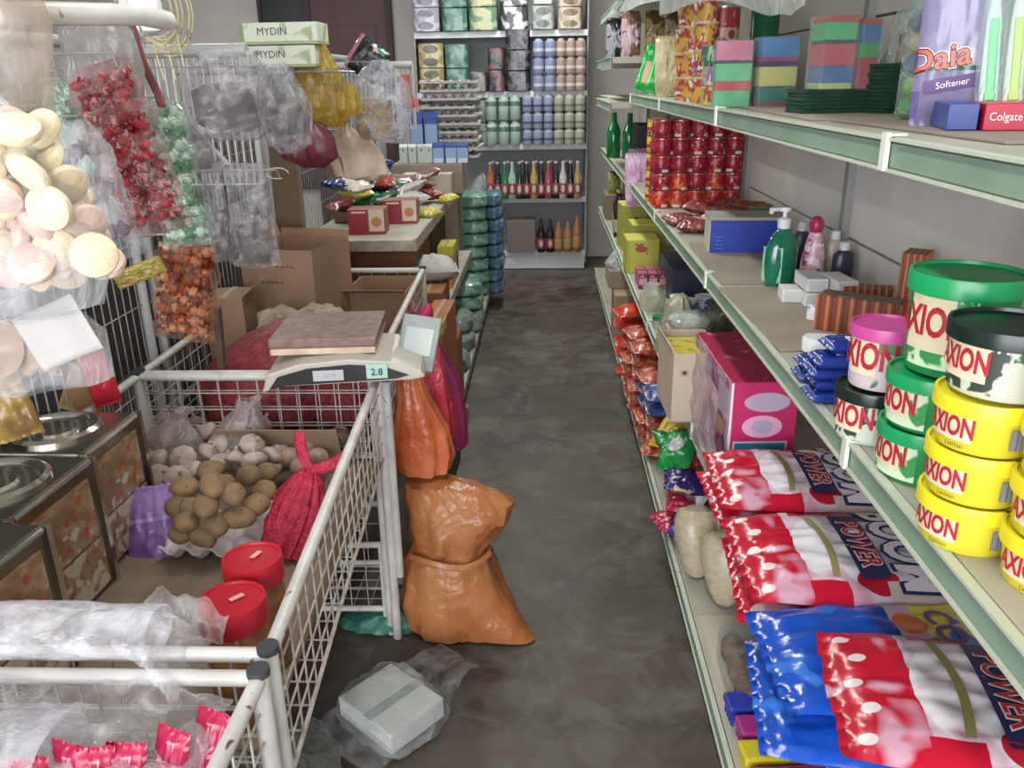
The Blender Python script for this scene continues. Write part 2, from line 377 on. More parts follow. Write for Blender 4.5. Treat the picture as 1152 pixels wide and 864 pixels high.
# ------------------------------------------------ back shelves
bx0, bx1, by0, by1 = -1.0, .33, 6.9, 7.3
t = thing('back_shelving', 'white steel shelving unit across the end of the aisle', 'shelving', ((bx0+bx1)/2, 7.1, 0)); W = bx1-bx0
greym = mat('cool white shelf enamel', 'c6cbd0', .4, var='bcc1c6', vs=4)
for z in (.16, .60, 1.02, 1.42, 1.86, 2.32):
    sh = box1('shelf_board', (W, .4, .03), greym, t, c=(0, 0, z-.015), bevel=.001); box1('shelf_edge', (W+.01, .012, .045), mat('bright shelf edge', 'dfe3e6', .35), sh, c=(0, -.203, z-.022), bevel=.002)
box1('kickboard', (W, .012, .12), mat('bright shelf edge', 'dfe3e6'), t, c=(0, -.19, .065))
for q in range(5): box1('back_panel', (W, .012, .455), mat('back unit panel', 'a9adb0', .6), t, c=(0, .206, .08+q*.46+.23), bevel=.002)
for sx in (-1, 1): box1('upright', (.03, .03, 2.4), upm, t, c=(sx*(W/2+.012), .19, 1.2))
for sx in (-1, 1): box1('side_panel', (.01, .38, 2.2), mat('back unit panel', 'a9adb0'), t, c=(sx*(W/2+.006), 0, 1.16), bevel=.001)
# ------------------------------------------------ left gondola (behind the baskets)
LX = -.53
t = thing('left_shelving', 'worn white shelving unit on left behind the wire baskets', 'shelving', (-.76, 4.35, 0))
for z, xf, y0, y1 in ((.90, LX, 3.32, 5.05), (.50, LX+.06, 3.45, 5.17), (.10, -.40, 3.3, 6.2)):
    w = xf+1.0; sh = box1('shelf_board', (w, y1-y0, .03), deckm, t, c=((xf-1.0)/2+.76, (y0+y1)/2-4.35, z-.015))
    box1('shelf_edge', (.012, y1-y0, .05), mat('scuffed shelf edge', 'b3a99d', .5, var='8f8478', vs=25), sh, c=(xf+.76+.004, (y0+y1)/2-4.35, z-.02))
    box1('front_edge', (w, .012, .045), mat('scuffed shelf edge', 'b3a99d'), sh, c=((xf-1.0)/2+.76, y0-4.35-.003, z-.02))
for yy in (3.36, 4.4, 5.4, 6.1): box1('upright', (.03, .04, 1.6 if yy > 3.5 else 1.0), upm, t, c=(-1.0+.76-.02, yy-4.35, .8 if yy > 3.5 else .5))
box1('kickboard', (.012, 2.85, .06), steel, t, c=(-.415+.76, .38, .035))
# ================================================================== WIRE BASKET TABLES (left)
whitetube = mat('chipped white enamel tube', 'd9d7d2', .35, var='c3bfb8', vs=14, zones=(('noise', 'xy', (38, .68, .74), '5a463a'),))
meshm = mat('white enamel wire', 'c9c4bc', .4, var='a59c90', vs=30)
capm = mat('dark rubber cap', '3a3d42', .7)
def basket(label, xl, xr0, xr1, y0, y1, zt=.80, zb=.575, nv=5, posts=True, frontmesh=True):
    t = thing('wire_basket_table', label, 'basket', ((xl+xr0)/2, (y0+y1)/2, 0), group='wire basket tables along the left side')
    ox, oy = (xl+xr0)/2, (y0+y1)/2
    q = lambda x, y, z: Vector((x-ox, y-oy, z))
    c = [(xr0, y0), (xr1, y1), (xl, y1), (xl, y0)]
    for nm, a, e in (('right_rail', 0, 1), ('back_rail', 1, 2), ('left_rail', 2, 3), ('front_rail', 3, 0)):
        b = MB(); p, r_ = q(*c[a], zt), q(*c[e], zt); b.tube([p, r_], .0105, 12); b.build('rim_rail', whitetube, t)
        b = MB(); n = max(6, int((r_-p).length/(.05))); wires(q(*c[a], zb), r_-p, Vector((0, 0, zt-zb)), n, nv, .0018, b); b.tube([q(*c[a], zb), q(*c[e], zb)], .004, 6); b.build('wire_side', meshm, t)
    b = MB(); n1, n2 = 20, 14
    for i in range(n1+1): y = y0+(y1-y0)*i/n1; b.tube([q(xl, y, zb), q(xr0+(xr1-xr0)*i/n1, y, zb)], .0018, 5)
    for i in range(n2+1): f = i/n2; b.tube([q(xl+(xr0-xl)*f, y0, zb), q(xl+(xr1-xl)*f, y1, zb)], .0018, 5)
    b.build('wire_bottom', meshm, t)
    if posts:
        for (x, y) in c:
            sgx = .0
            b = MB(); b.tube([q(x, y, .004), q(x, y, zt+.008)], .0125, 12); lg = b.build('leg', whitetube, t)
            b = MB(); b.tube([q(x, y, zt+.006), q(x, y, zt+.016)], .0145, 12); b.build('end_cap', capm, lg)
    return t
basket('white wire basket table holding the garlic, potatoes and red lidded jars', -1.05, -.362, -.425, .880, 1.965)
basket('white wire basket table holding red net bags and brown cartons behind the scale', -1.05, -.445, -.485, 1.985, 3.22)
basket('nearest white wire basket table under the clear plastic rolls', -1.05, -.360, -.360, .16, .835)
# legs doubled next to the big orange sack
b = MB(); b.tube([(-.405, 1.965, .21), (-.405, 1.965, .79)], .011, 10); tag(b.build('spare_tube', whitetube), 'short white enamel tube standing against leg of garlic basket', 'tube')
# lower rack between the rear legs
t = thing('lower_wire_rack', 'low white wire rack under the garlic basket', 'rack', (-.74, 2.115, .02))
for y in (-.12, .12):
    b = MB(); b.tube([(-.30, y, .27), (.28, y, .27)], .009, 10); b.tube([(-.30, y, .06), (.28, y, .06)], .009, 10); b.build('rail', whitetube, t)
    b = MB(); wires((-.30, y, .06), (.58, 0, 0), (0, 0, .21), 12, 3, .0017, b); b.build('wire_panel', meshm, t)
for x in (-.30, .28):
    for y in (-.12, .12): b = MB(); b.tube([(x, y, -.016), (x, y, .27)], .009, 8); b.build('leg', whitetube, t)
b = MB(); wires((-.30, -.12, .06), (.58, 0, 0), (0, .24, 0), 12, 5, .0017, b); b.build('wire_floor', meshm, t)
# display wire grid wall
gridm = mat('grey enamel wire', '9a9a98', .4, var='7d7a76', vs=20)
def gridwall(label, x, y0, y1, z0, z1, rz=0):
    t = thing('wire_grid_panel', label, 'grid panel', (x, (y0+y1)/2, 0), group='tall wire grid panels behind the baskets'); L = y1-y0
    b = MB(); wires((0, -L/2, z0), (0, L, 0), (0, 0, z1-z0), int(L/.035), 6, .0019, b); b.build('wire_panel', gridm, t)
    b = MB(); b.tube([(0, -L/2, z1), (0, L/2, z1)], .014, 10); b.build('top_rail', mat('grey tube', 'b3b4b2', .4), t)
    b = MB(); b.tube([(0, -L/2, z0), (0, L/2, z0)], .009, 10); b.build('bottom_rail', _mc['grey tube'], t)
    for y in (-L/2, L/2): b = MB(); b.tube([(0, y, .0), (0, y, z1+.01)], .013, 10); b.build('post', _mc['grey tube'], t)
gridwall('grey wire grid panel behind the candy strips on near left', -1.09, 1.0, 2.15, .62, 1.60)
gridwall('grey wire grid panel behind the frosty clear bags', -1.09, 2.22, 3.3, .62, 1.60)
gridwall('grey wire grid panel behind the snack shelf, farther back', -1.09, 3.38, 5.6, .62, 1.63)
# short return panels fixed to the grid panels, facing the shop front
def crosspanel(t, x0, x1, y, z0, z1):
    L = x1-x0; h = z1-z0; ox, oy = t.location.x, t.location.y; c = Vector(((x0+x1)/2-ox, y-oy, z0))
    b = MB(); wires(c+Vector((-L/2, 0, 0)), (L, 0, 0), (0, 0, h), int(L/.02), 2, .0022, b); b.build('return_wire_panel', mat('white enamel wire bright', 'd2d2cf', .4), t)
    b = MB(); b.tube([c+Vector((-L/2, 0, h)), c+Vector((L/2, 0, h))], .016, 12); b.build('return_rail', mat('grey tube', 'b3b4b2'), t)
    b = MB(); b.tube([c+Vector((L/2, 0, 0)), c+Vector((L/2, 0, h))], .008, 8); b.build('return_post', _mc['grey tube'], t)
G = [o for o in bpy.data.objects if o.name.startswith('wire_grid_panel')]
crosspanel(G[1], -1.08, -.76, 2.25, 1.25, 1.585)
crosspanel(G[2], -1.08, -.60, 4.0, 1.30, 1.575)
# liners and cartons
def carton(name, label, cat, loc, d, rz, m=None, flaps=(), open_=False, txt=(), group=None, tape=False, wall=.004):
    t = thing(name, label, cat, loc, rz, group); w, l, h = d; m = m or cardm
    if open_:
        b = MB()
        b.box((-w/2+wall/2, 0, h/2), (wall, l, h)); b.box((w/2-wall/2, 0, h/2), (wall, l, h)); b.box((0, -l/2+wall/2, h/2), (w-2*wall, wall, h)); b.box((0, l/2-wall/2, h/2), (w-2*wall, wall, h)); b.box((0, 0, wall/2), (w, l, wall))
        b.build('body', m, t, smooth=False)
    else: box1('body', d, m, t, c=(0, 0, h/2), bevel=.003)
    for f, ang, ln in flaps:
        if f in 'lr':
            s_ = -1 if f == 'l' else 1
            b = MB(); b.add([(s_*w/2, -l/2, h), (s_*w/2, l/2, h), (s_*w/2+s_*ln*math.cos(ang), l/2, h+ln*math.sin(ang)), (s_*w/2+s_*ln*math.cos(ang), -l/2, h+ln*math.sin(ang))], [(0, 1, 2, 3)])
        else:
            s_ = -1 if f == 'f' else 1
            b = MB(); b.add([(-w/2, s_*l/2, h), (w/2, s_*l/2, h), (w/2, s_*l/2+s_*ln*math.cos(ang), h+ln*math.sin(ang)), (-w/2, s_*l/2+s_*ln*math.cos(ang), h+ln*math.sin(ang))], [(0, 1, 2, 3)])
        b.build('flap', m, t, smooth=False, solid=.003)
    if tape: box1('tape', (w*.14, l+.001, .001), mat('parcel tape', 'c0a070', .25), t, c=(0, 0, h+.0008), bevel=0)
    for s_, sz, mm, face, (a, z) in txt:
        if face == 'f': lettering(s_, sz, mm, t, (a, -l/2-.0012, z), (1, 0, 0), (0, 0, 1))
        if face == 'l': lettering(s_, sz, mm, t, (-w/2-.0012, a, z), (0, -1, 0), (0, 0, 1))
        if face == 'r': lettering(s_, sz, mm, t, (w/2+.0012, a, z), (0, 1, 0), (0, 0, 1))
        if face == 't': lettering(s_, sz, mm, t, (a, z, h+.0012), (1, 0, 0), (0, 1, 0))
    return t
ink = mat('black ink', '2a2624', .7); redink = mat('red ink', 'a83230', .6); whiteink = mat('white ink', 'f0f0ec', .5); brownink = mat('brown ink', '6a4a38', .7)
b = MB(); b.box((-.72, 1.43, .5815), (.60, .98, .004)); tag(b.build('basket_liner', mat('dusty cardboard liner', '8d7a68', .9, var='7d6b5a', vs=5), smooth=False), 'dusty cardboard liner on floor of the garlic basket', 'cardboard')
b = MB(); b.box((-.75, 2.6, .5815), (.56, 1.18, .004)); tag(b.build('basket_liner', _mc['dusty cardboard liner'], smooth=False), 'dusty cardboard liner on floor of the carton basket', 'cardboard')
b = MB(); b.box((-.66, 1.86, .645), (.30, .004, .13), M=Matrix.Rotation(.35, 3, 'X')); tag(b.build('cardboard_piece', cardm, smooth=False), 'upright cardboard piece against rear wires of garlic basket', 'cardboard')
# rim scale sits on the rails
t = thing('weighing_scale', 'grey and black shop weighing scale carrying a flat newspaper parcel', 'scale', (-.50, 1.955, .826), .12)
prof = [(-.19, -.018), (-.175, .028), (-.10, .050), (.02, .058), (.12, .048), (.19, .022), (.20, .006), (.17, .0), (-.15, -.004)]
b = MB()
vs = [(x, y, z) for y in (-.11, .13) for x, z in prof]; n = len(prof)
b.add(vs, [tuple(range(n)), tuple(range(n, 2*n))[::-1]] + [(i, (i+1) % n+0, (i+1) % n+n, i+n)[::-1] for i in range(n)]); b.build('body', mat('cream scale plastic', 'bdb6aa', .35), t, bevel=.004, smooth=False)
b = MB(); pr2 = [(-.172, -.008), (-.15, .022), (-.08, .040), (.02, .046), (.10, .038), (.16, .014), (.13, .006), (-.13, .000)]; n = len(pr2)
b.add([(x, y, z) for y in (-.114, -.108) for x, z in pr2], [tuple(range(n)), tuple(range(n, 2*n))[::-1]]+[(i, (i+1) % n, (i+1) % n+n, i+n)[::-1] for i in range(n)]); b.build('front_panel', mat('black scale plastic', '2e2c2c', .35), t, smooth=False)
for x, w, c_, s_ in ((-.03, .072, 'b9bcc0', ' '), (.085, .05, 'a4cfbf', '2.8')):
    l = box1('price_sticker', (w, .002, .026 if s_ == ' ' else .036), mat('sticker'+c_, c_, .6), t, c=(x, -.1155, .022 if s_ == ' ' else .028), bevel=0)
    if s_ != ' ': lettering(s_, .024, ink, l, (x, -.118, .026), (1, 0, 0), (0, 0, 1), off=.01)
    else: lettering('- 5 1 0', .012, mat('faint ink', '8c8a90'), l, (x, -.118, .022), (1, 0, 0), (0, 0, 1))
for x in (-.12, .10):
    b = MB(); b.lathe([(.012, -.008), (.014, 0), (.014, .012)], (x, -.07, -.006), 14); b.build('foot', capm, t)
box1('base', (.30, .19, .02), mat('black scale plastic', '2e2c2c'), t, c=(0, .01, .004))
box1('platter_stem', (.1, .1, .02), mat('black scale plastic', '2e2c2c'), t, c=(0, .03, .06))
t = thing('newspaper_parcel', 'flat maroon speckled parcel wrapped in newspaper on the scale', 'parcel', (-.55, 2.02, .898), .08)
pw = MB(); pw.box((0, 0, .0125), (.26, .25, .025)); pw.build('wrapping', mat('speckled maroon print', '7c5c58', .6, var='8d7670', vs=35, bump=.2), t, smooth=False, bevel=.005)
b = MB(); b.box((0, -.002, -.008), (.255, .25, .016)); b.build('paper_stack', mat('cream paper', 'd5bfa8', .8, var='bfa68e', vs=20), t, smooth=False, bevel=.003)
t = thing('scale_display', 'tilted grey display pod on right side of the scale', 'display', (-.325, 2.02, .80), .12)
b = MB(); b.box((0, 0, .07), (.10, .02, .15), M=Matrix.Rotation(R(-38), 3, 'X') @ Matrix.Rotation(.2, 3, 'Y')); b.build('housing', mat('grey display plastic', '8d9491', .35, var='7d8582', vs=18), t, smooth=False, bevel=.004)
b = MB(); b.box((0, -.009, .078), (.07, .003, .075), M=Matrix.Rotation(R(-38), 3, 'X') @ Matrix.Rotation(.2, 3, 'Y')); b.build('screen', mat('dull screen', 'a7b0ac', .2), t, smooth=False)
b = MB(); b.tube([(0, 0, .0), (0, 0, .05)], .008, 8); b.build('stem', capm, t)
# ------------------------------------------------ produce in the garlic basket
rnd = random.Random(5)
garm = mat('garlic skin', 'c9b4aa', .7, var='a38d84', vs=30, bump=.3, bs=60)
def garlic_mb(seed, r):
    b = MB(); prof = [(0.001, -.0), (.55, .05), (.92, .3), (1, .55), (.85, .85), (.45, 1.12), (.16, 1.3), (.12, 1.65), (.0005, 1.7)]
    b.lathe([(a*r, z*r) for a, z in prof], n=24)
    out = []
    for v in b.v:
        a = math.atan2(v[1], v[0]); f = 1+.10*abs(math.sin(4.5*a+seed)) - .04
        out.append((v[0]*f, v[1]*f, v[2]+.04*r*math.sin(3*a)))
    b.v = out; return b
g0 = garlic_mb(1, .026).build('garlic_bulb', garm); g0['category'] = 'garlic'
pl = []
gp = []
for row in range(9):
    for cx in range(10): gp.append((cx, row))
spots = []
for px, py, z in [(165, 470, .66), (185, 466, .66), (205, 462, .66), (170, 490, .66), (192, 486, .68), (214, 482, .68), (236, 480, .66), (160, 510, .66), (182, 508, .69), (206, 505, .69), (228, 500, .69), (250, 490, .69), (268, 478, .67), (290, 470, .68), (303, 487, .68), (280, 492, .71), (262, 508, .71), (285, 512, .71), (300, 505, .70), (246, 515, .68), (175, 527, .67), (196, 528, .67), (220, 520, .67), (258, 465, .64), (275, 462, .64), (240, 465, .64), (222, 470, .64), (172, 480, .64), (150, 493, .66), (313, 500, .66), (310, 522, .66), (296, 530, .67)]:
    spots.append(P(px, py, Z=z))
gl = ['near the purple packet', 'by the rear wires', 'under the candy strips side', 'beside the potatoes', 'atop the heap']
for i, p in enumerate(spots):
    o = g0 if i == 0 else g0.copy()
    if i: COL.objects.link(o)
    o.location = p-Vector((0, 0, .03)); o.rotation_euler = (rnd.uniform(-.9, .9), rnd.uniform(-.9, .9), rnd.uniform(0, 6)); sc = rnd.uniform(.9, 1.25); o.scale = (sc, sc, sc)
    tag(o, 'white garlic bulb heaped behind the potatoes in front wire basket', 'garlic', 'garlic bulbs in the front basket')
# net bags drawn over some of the garlic
for i, (px, py, z, rx, ry, hz, lab) in enumerate(((190, 500, .60, .085, .065, .12, 'thin white net bag of garlic beside the purple packet'), (270, 492, .60, .075, .08, .13, 'thin white net bag of garlic right of the heap'))):
    p = P(px, py, Z=.66); b = MB(); b.loft([(0, 0, 0, rx*.7, ry*.7), (0, 0, .02, rx, ry), (0, 0, hz*.6, rx*.95, ry*.95), (.01, .01, hz*.9, rx*.6, ry*.6), (.02, .02, hz*1.15, .02, .02), (.03, .02, hz*1.3, .03, .02)], 40, i+3, .012, 3, .004, 11, cap=False)
    o = b.build('net_bag', film('white net film', 'efe6e4', .22, .3, 40, .6)); o.location = (p.x, p.y, z-.012); tag(o, lab, 'bag', 'net bags of garlic')
potm = mat('potato skin', '7a5f44', .75, var='94764f', vs=14, bump=.25, bs=40, zones=(('noise', 'xy', (120, .66, .72), '5d4730'),))
def blob(name, rx, ry, rz, m, seed=0, amp=.12, n=3):
    bm = bmesh.new(); bmesh.ops.create_icosphere(bm, subdivisions=n, radius=1)
    for v in bm.verts:
        q = v.co.copy(); f = 1+amp*mnoise.noise(q*1.3+Vector((seed, seed*2, 0)))+amp*.3*mnoise.noise(q*3+Vector((seed, 0, 5)))
        v.co = Vector((q.x*rx, q.y*ry, q.z*rz))*f
    me = bpy.data.meshes.new(name); bm.to_mesh(me); bm.free(); me.materials.append(m)
    me.polygons.foreach_set('use_smooth', [True]*len(me.polygons)); o = bpy.data.objects.new(name, me); COL.objects.link(o); return o
pots = [(208, 548, .70), (237, 530, .705), (262, 556, .74), (240, 545, .76), (217, 572, .70), (232, 568, .73), (200, 570, .67), (210, 588, .69), (240, 588, .685), (268, 582, .685), (280, 535, .70), (297, 553, .70), (288, 568, .69), (205, 600, .665), (228, 602, .665), (252, 545, .68), (300, 532, .68)]
for i, (px, py, z) in enumerate(pots):
    p = P(px, py, Z=z); o = blob('potato', .030*rnd.uniform(.9, 1.25), .024*rnd.uniform(.9, 1.15), .022*rnd.uniform(.9, 1.15), potm, i); o.location = p; o.rotation_euler = (rnd.uniform(-.4, .4), rnd.uniform(-.5, .5), rnd.uniform(0, 3))
    tag(o, 'brown potato piled on a white egg tray in front wire basket', 'potato', 'potatoes on the egg tray')
# onions by the rail
for i, (px, py, z, c_) in enumerate(((325, 515, .66, 'b79c8a'), (342, 505, .65, 'bba694'), (357, 515, .65, 'c4aa92'), (340, 525, .67, 'b39480'), (382, 490, .65, '3c2a34'), (372, 500, .64, '4a3038'))):
    p = P(px, py, Z=z); o = blob('onion', .028, .028, .025, mat('onion skin '+c_, c_, .4, var='8c6a58', vs=12), i+30, .06); o.location = p
    tag(o, ('pale onion behind the red net bag in front basket', 'dark purple onion by the right rail of front basket')[i > 3], 'onion', ('pale onions behind the red net bag', 'dark onions by the right rail')[i > 3])
# egg tray builder
traym = mat("grey pulp egg tray", "c6c1be", .9, var="b4afac", vs=30, bump=.2); traym2 = mat('white pulp egg tray', 'd8d2cc', .9, var='c5beb8', vs=30)
def eggtray(name, L, m, nx=5, ny=6, h=.042, parent=None, L2=None, rim=0):
    b = MB(); L2 = L2 or L
    if rim:
        for sx in (-1, 1): b.box((sx*L/2, 0, rim), (.004, L2, .014)); b.box((0, sx*L2/2, rim), (L, .004, .014))
    def fn(u, v):
        x, y = u*nx, v*ny
        zz = .5+.5*math.cos(2*math.pi*x)*.5+.5*math.cos(2*math.pi*y)*.5
        zz = max(0, min(1, zz*1.25-.12)); return Vector(((u-.5)*L, (v-.5)*L2, .004+zz*h))
    b.grid(nx*8, ny*8, fn); return b.build(name, m, parent, solid=.0022)
p = P(238, 630, Z=.60); o = eggtray('egg_tray', .21, traym2, 4, 4, .034, L2=.21); o.location = (p.x, p.y+.105, .588); o.rotation_euler = (.0, 0, -.05)
tag(o, 'white pulp egg tray carrying potatoes in front basket', 'egg tray')
# purple packet
t = thing('purple_packet', 'glossy purple packet standing beside the garlic', 'packet', P(176, 590, Z=.63)+Vector((0, .0, -.02)), 0, rot=(R(62), R(-6), R(8)))
pillow('film_bag', .115, .20, .04, mat('purple film', '7d4f9e', .22, var='9a78b8', vs=16, bump=.6, bs=18, zones=(('box', 'xy', (.0, 1, .62, .66), 'a98cc6'),)), t, 3, .006)
# red net bag
t = thing('red_net_bag', 'bright red net bag with tied ears between potatoes and right rail', 'bag', P(313, 620, Z=.62)+Vector((-.01, .03, -.03)), 0, rot=(R(-28), R(14), R(-18)))
redn = mat('red net weave', 'a80c30', .38, var='c82044', vs=60, vd=2, bump=.9, bs=160)
b = MB(); b.loft([(0, 0, 0, .02, .015), (0, 0, .01, .045, .035), (0, 0, .06, .054, .042), (0, 0, .12, .050, .040), (0, .0, .165, .032, .026), (0, 0, .185, .014, .012)], 48, 8, .014, 4, .005, 13); b.build('net_body', redn, t)
for s_ in (-1, 1):
    b = MB(); b.loft([(0, 0, .183, .013, .009), (s_*.020, 0, .20, .020, .006), (s_*.045, .004, .225, .016, .004), (s_*.058, .006, .25, .010, .003)], 20, 9+s_, .006, 5, .002, 7); b.build('ear', redn, t)
# jars with red lids
def jar(label, loc, r, h):
    t = thing('plastic_jar', label, 'jar', loc, rnd.uniform(0, 1), 'clear jars with red screw lids')
    b = MB(); b.lathe([(r*.80, 0), (r*.90, .006), (r*.95, h*.68), (r*.86, h*.78), (r*.80, h*.82)], n=36); b.build('jar_body', mat('amber brine jar', 'a8702c', .12, var='7e4a1c', vs=28, vd=2, spec=.8), t)
    b = MB(); b.lathe([(r*.9, h*.80), (r, h*.805), (r, h*.96), (r*.975, h), (r*.9, h), (r*.88, h*.985), (.0005, h*.985)], n=48)
    b.v = [(x*(1+.006*math.cos(44*math.atan2(y, x))) if z < h*.95 else x, y, z) for x, y, z in b.v]; ld = b.build('lid', mat('red lid plastic', 'c4152c', .35), t)
    box1('price_sticker', (.022, .009, .0006), mat('pink sticker', 'e8a0a0', .5), ld, c=(.008, 0, h+.0000), bevel=0, rz=.25)
    return t
jar('larger clear jar with red screw lid, nearer of two in the basket', (-.464, 1.020, .584), .050, .205)
jar('clear jar with red screw lid, farther of two beside the net bag', (-.472, 1.135, .584), .048, .205)
# ------------------------------------------------ square cracker tins
ss = mat('brushed stainless steel', '9a9488', .22, metal=1, var='7b766a', vs=5); ssb = mat('bright tin edge', 'd8d4c8', .15, metal=1)
winm = mat('photo print of biscuits', '8d5a40', .35, var='b59a78', vs=26, vd=2, zones=(('cells', 'xy', (32, .28), 'b4522c'), ('noise', 'xy', (20, .55, .6), '8a7048'), ('noise', 'xy', (26, .62, .66), 'cbc0ae'))); 
def tin(label, corner, d, rz):
    w, l, h = d; t = thing('biscuit_tin', label, 'tin', corner, rz, 'large square biscuit tins')
    # local: right-far top corner at (0,0,h); extends -x and -y
    b = MB(); b.box((-w/2, -l/2, h/2), (w, l, h)); b.build('tin_body', ss, t, smooth=False, bevel=.006)
    b = MB()
    for (ax, ay) in ((0, 0), (0, -l)): b.box((ax-.0, ay, h/2), (.012, .012, h))
    b.tube([(.001, -.01, h-.006), (.001, -l+.01, h-.006)], .005, 8); b.build('edge_trim', ssb, t)
    box1('printed_panel', (.003, l*.78, h*.44), winm, t, c=(.002, -l/2, h*.66), bevel=0)
    box1('glass_window', (.003, l*.84, h*.36), mat('tin window with snacks', '8a5a4c', .15, var='a98a68', vs=40, zones=(('noise', 'xy', (30, .5, .56), 'c4b49c'),)), t, c=(.001, -l/2, h*.23), bevel=0)
    b = MB(); r = l*.36; b.lathe([(r*1.12, 0), (r*1.12, .006), (r*1.02, .012), (r*.96, .010), (r*.90, .002), (r*.55, -.000), (r*.5, .006), (.0005, .006)], (-w*.52, -l/2, h-.0), 40); b.build('round_lid', ssb, t)
    return t
tin('stainless square biscuit tin with round lid, farther of the two on the left', (-.868, 1.600, .585), (.22, .215, .268), -.02)
tin('stainless square biscuit tin with round lid, nearer of the two on the left', (-.850, 1.375, .585), (.22, .24, .268), -.04)
tin('bright stainless tin cut by the left photo edge in front', (-.790, 1.12, .585), (.22, .215, .27), -.10)
# ================================================================== RIGHT SHELVES: PRODUCTS
Z1, Z2, Z3, Z0 = .58, 1.016, 1.426, .10
redtxt = mat('crimson lettering', 'c01f30', .45); palelab = mat('pale label print', 'e6d9b4', .45); navy = mat('navy print', '232a5c', .4)
barm = mat('barcode print', 'c6c8d0', .45, zones=(('stripe', 'xx', (9, .45, 0), '6f7284'), ('stripe', 'yy', (7, .45, .2), '74788a')))
def tub(label, loc, r, h, body, lid, texta, rz=0, kind='straight', small=None, lidh=.016, txt='AXION', art=None, group=None, bar=True, ts=.6):
    t = thing('paste_tub', label, 'tub', loc, rz, group or 'dishwashing paste tubs'); k = .92
    b = MB(); b.lathe([(r*.84, 0), (r*.87, .003), (r*k, h-lidh-.004), (r*k, h-.010)], n=48); b.build('tub_body', body, t)
    b = MB(); b.lathe([(r*.98, h-lidh), (r*1.0, h-lidh-.001), (r*1.0, h-.003), (r*.985, h), (r*.93, h), (r*.915, h-.004), (.0005, h-.004)], n=56); b.build('lid', lid, t)
    rr = r*.905; a = texta; zc = (h-lidh)*.54
    if art:
        patch('art_label', rr*1.3, (h-lidh)*.86, art, t, (a, 0, zc), None, None, cyl=rr+.0006)
    lb = patch('front_label', rr*1.0, (h-lidh)*.66, palelab, t, (a-.22, 0, zc+(h-lidh)*.10), None, None, cyl=rr+.0014)
    lettering(txt, (h-lidh)*ts*1.18, redtxt, lb, (a-.26, 0, zc+(h-lidh)*.12), None, None, off=.03, cyl=rr+.0022, squash=.62, name='lettering')
    if small: lettering(small, (h-lidh)*.17, mat('dark green ink', '3b4426'), lb, (a-.05, 0, zc-(h-lidh)*.34), None, None, cyl=rr+.0022, name='lettering')
    if bar: patch('barcode_label', rr*.36, (h-lidh)*.55, barm, t, (a+1.12, 0, zc), None, None, cyl=rr+.0016)
    return t
yb_ = mat('yellow tub plastic', 'e3d42a', .38, var='dccb28', vs=8); yl = mat('yellow lid plastic', 'f0e01e', .3)
gb_ = mat('green tub plastic', '23964f', .35, zones=(('noise', 'xy', (24, .62, .7), 'c4e6c0'),)); gl_ = mat('green lid plastic', '12a45c', .25)
bb_ = mat('white tub with green print', 'cfd2c6', .35, zones=(('noise', 'xy', (30, .52, .56), '3b6b4a'), ('noise', 'xy', (22, .60, .64), '1c2a22'))); bl_ = mat('black green lid plastic', '15281f', .22)
pl_ = mat('pink lid plastic', 'd0489a', .35); pb_ = mat('white pink tub print', 'e6d2d4', .35, zones=(('noise', 'xy', (30, .56, .6), '5f8a68'),))
greenart = mat('green art print', 'd6ecc6', .4, zones=(('noise', 'xy', (30, .5, .55), '2f9e4f'),)); darkart = mat('dark art print', 'c7cfbc', .4, zones=(('noise', 'xy', (40, .5, .55), '35433a'),))
yz = .0575; TA = R(-152)     # text faces the camera and the aisle
ys = ['lowest yellow tub of the near-aisle stack', 'middle yellow tub of the near-aisle stack', 'top yellow tub of the near-aisle stack, under a black lidded tub']
for i in range(3): tub(ys[i]+' on middle shelf', (.466, .825, Z2+i*yz), .0545, yz, yb_, yl, TA, rz=-.02*i+.15, small='Lemon', txt='AXION')
tub('large black lidded paste tub on top of yellow stack', (.480, .835, Z2+3*yz), .061, .072, bb_, bl_, R(-150), txt='AXION', art=darkart, ts=.5)
yr = ['lowest yellow tub of stack cut by the right photo edge', 'second yellow tub up in stack at right photo edge', 'third yellow tub up in stack at right photo edge', 'top yellow tub of stack at right photo edge']
for i in range(4): tub(yr[i], (.512, .735, Z2+i*yz), .0545, yz, yb_, yl, TA, rz=.2, small='Lemon', txt='AXION')
tub('short green lidded tub at the bottom behind yellow stack', (.484, .985, Z2), .0585, .070, gb_, gl_, R(-158), txt='AXION', art=greenart)
tub('short green lidded tub directly under the big green bucket', (.486, .985, Z2+.070), .0585, .070, gb_, gl_, R(-158), txt='AXION', art=greenart)
t = tub('big green paste bucket with glossy green lid', (.508, .995, Z2+.140), .066, .122, gb_, gl_, R(-138), txt='AXION', art=greenart, bar=False, lidh=.022, ts=.42)
patch('purple_badge', .030, .034, mat('purple badge', '8a6aa8', .4, zones=(('diag', 'yz', (1, 1, .0, .7), 'a05a9a'),)), t, (R(-88), 0, .074), None, None, cyl=.0615)
tub('black lidded paste tub at base of the stack with pink lid', (.462, 1.105, Z2), .052, .076, bb_, bl_, R(-140), txt='AXION', bar=False, art=darkart)
tub('white paste tub with bright pink lid on the black lidded one', (.470, 1.112, Z2+.076), .048, .088, pb_, pl_, R(-136), txt='AXION', bar=False)
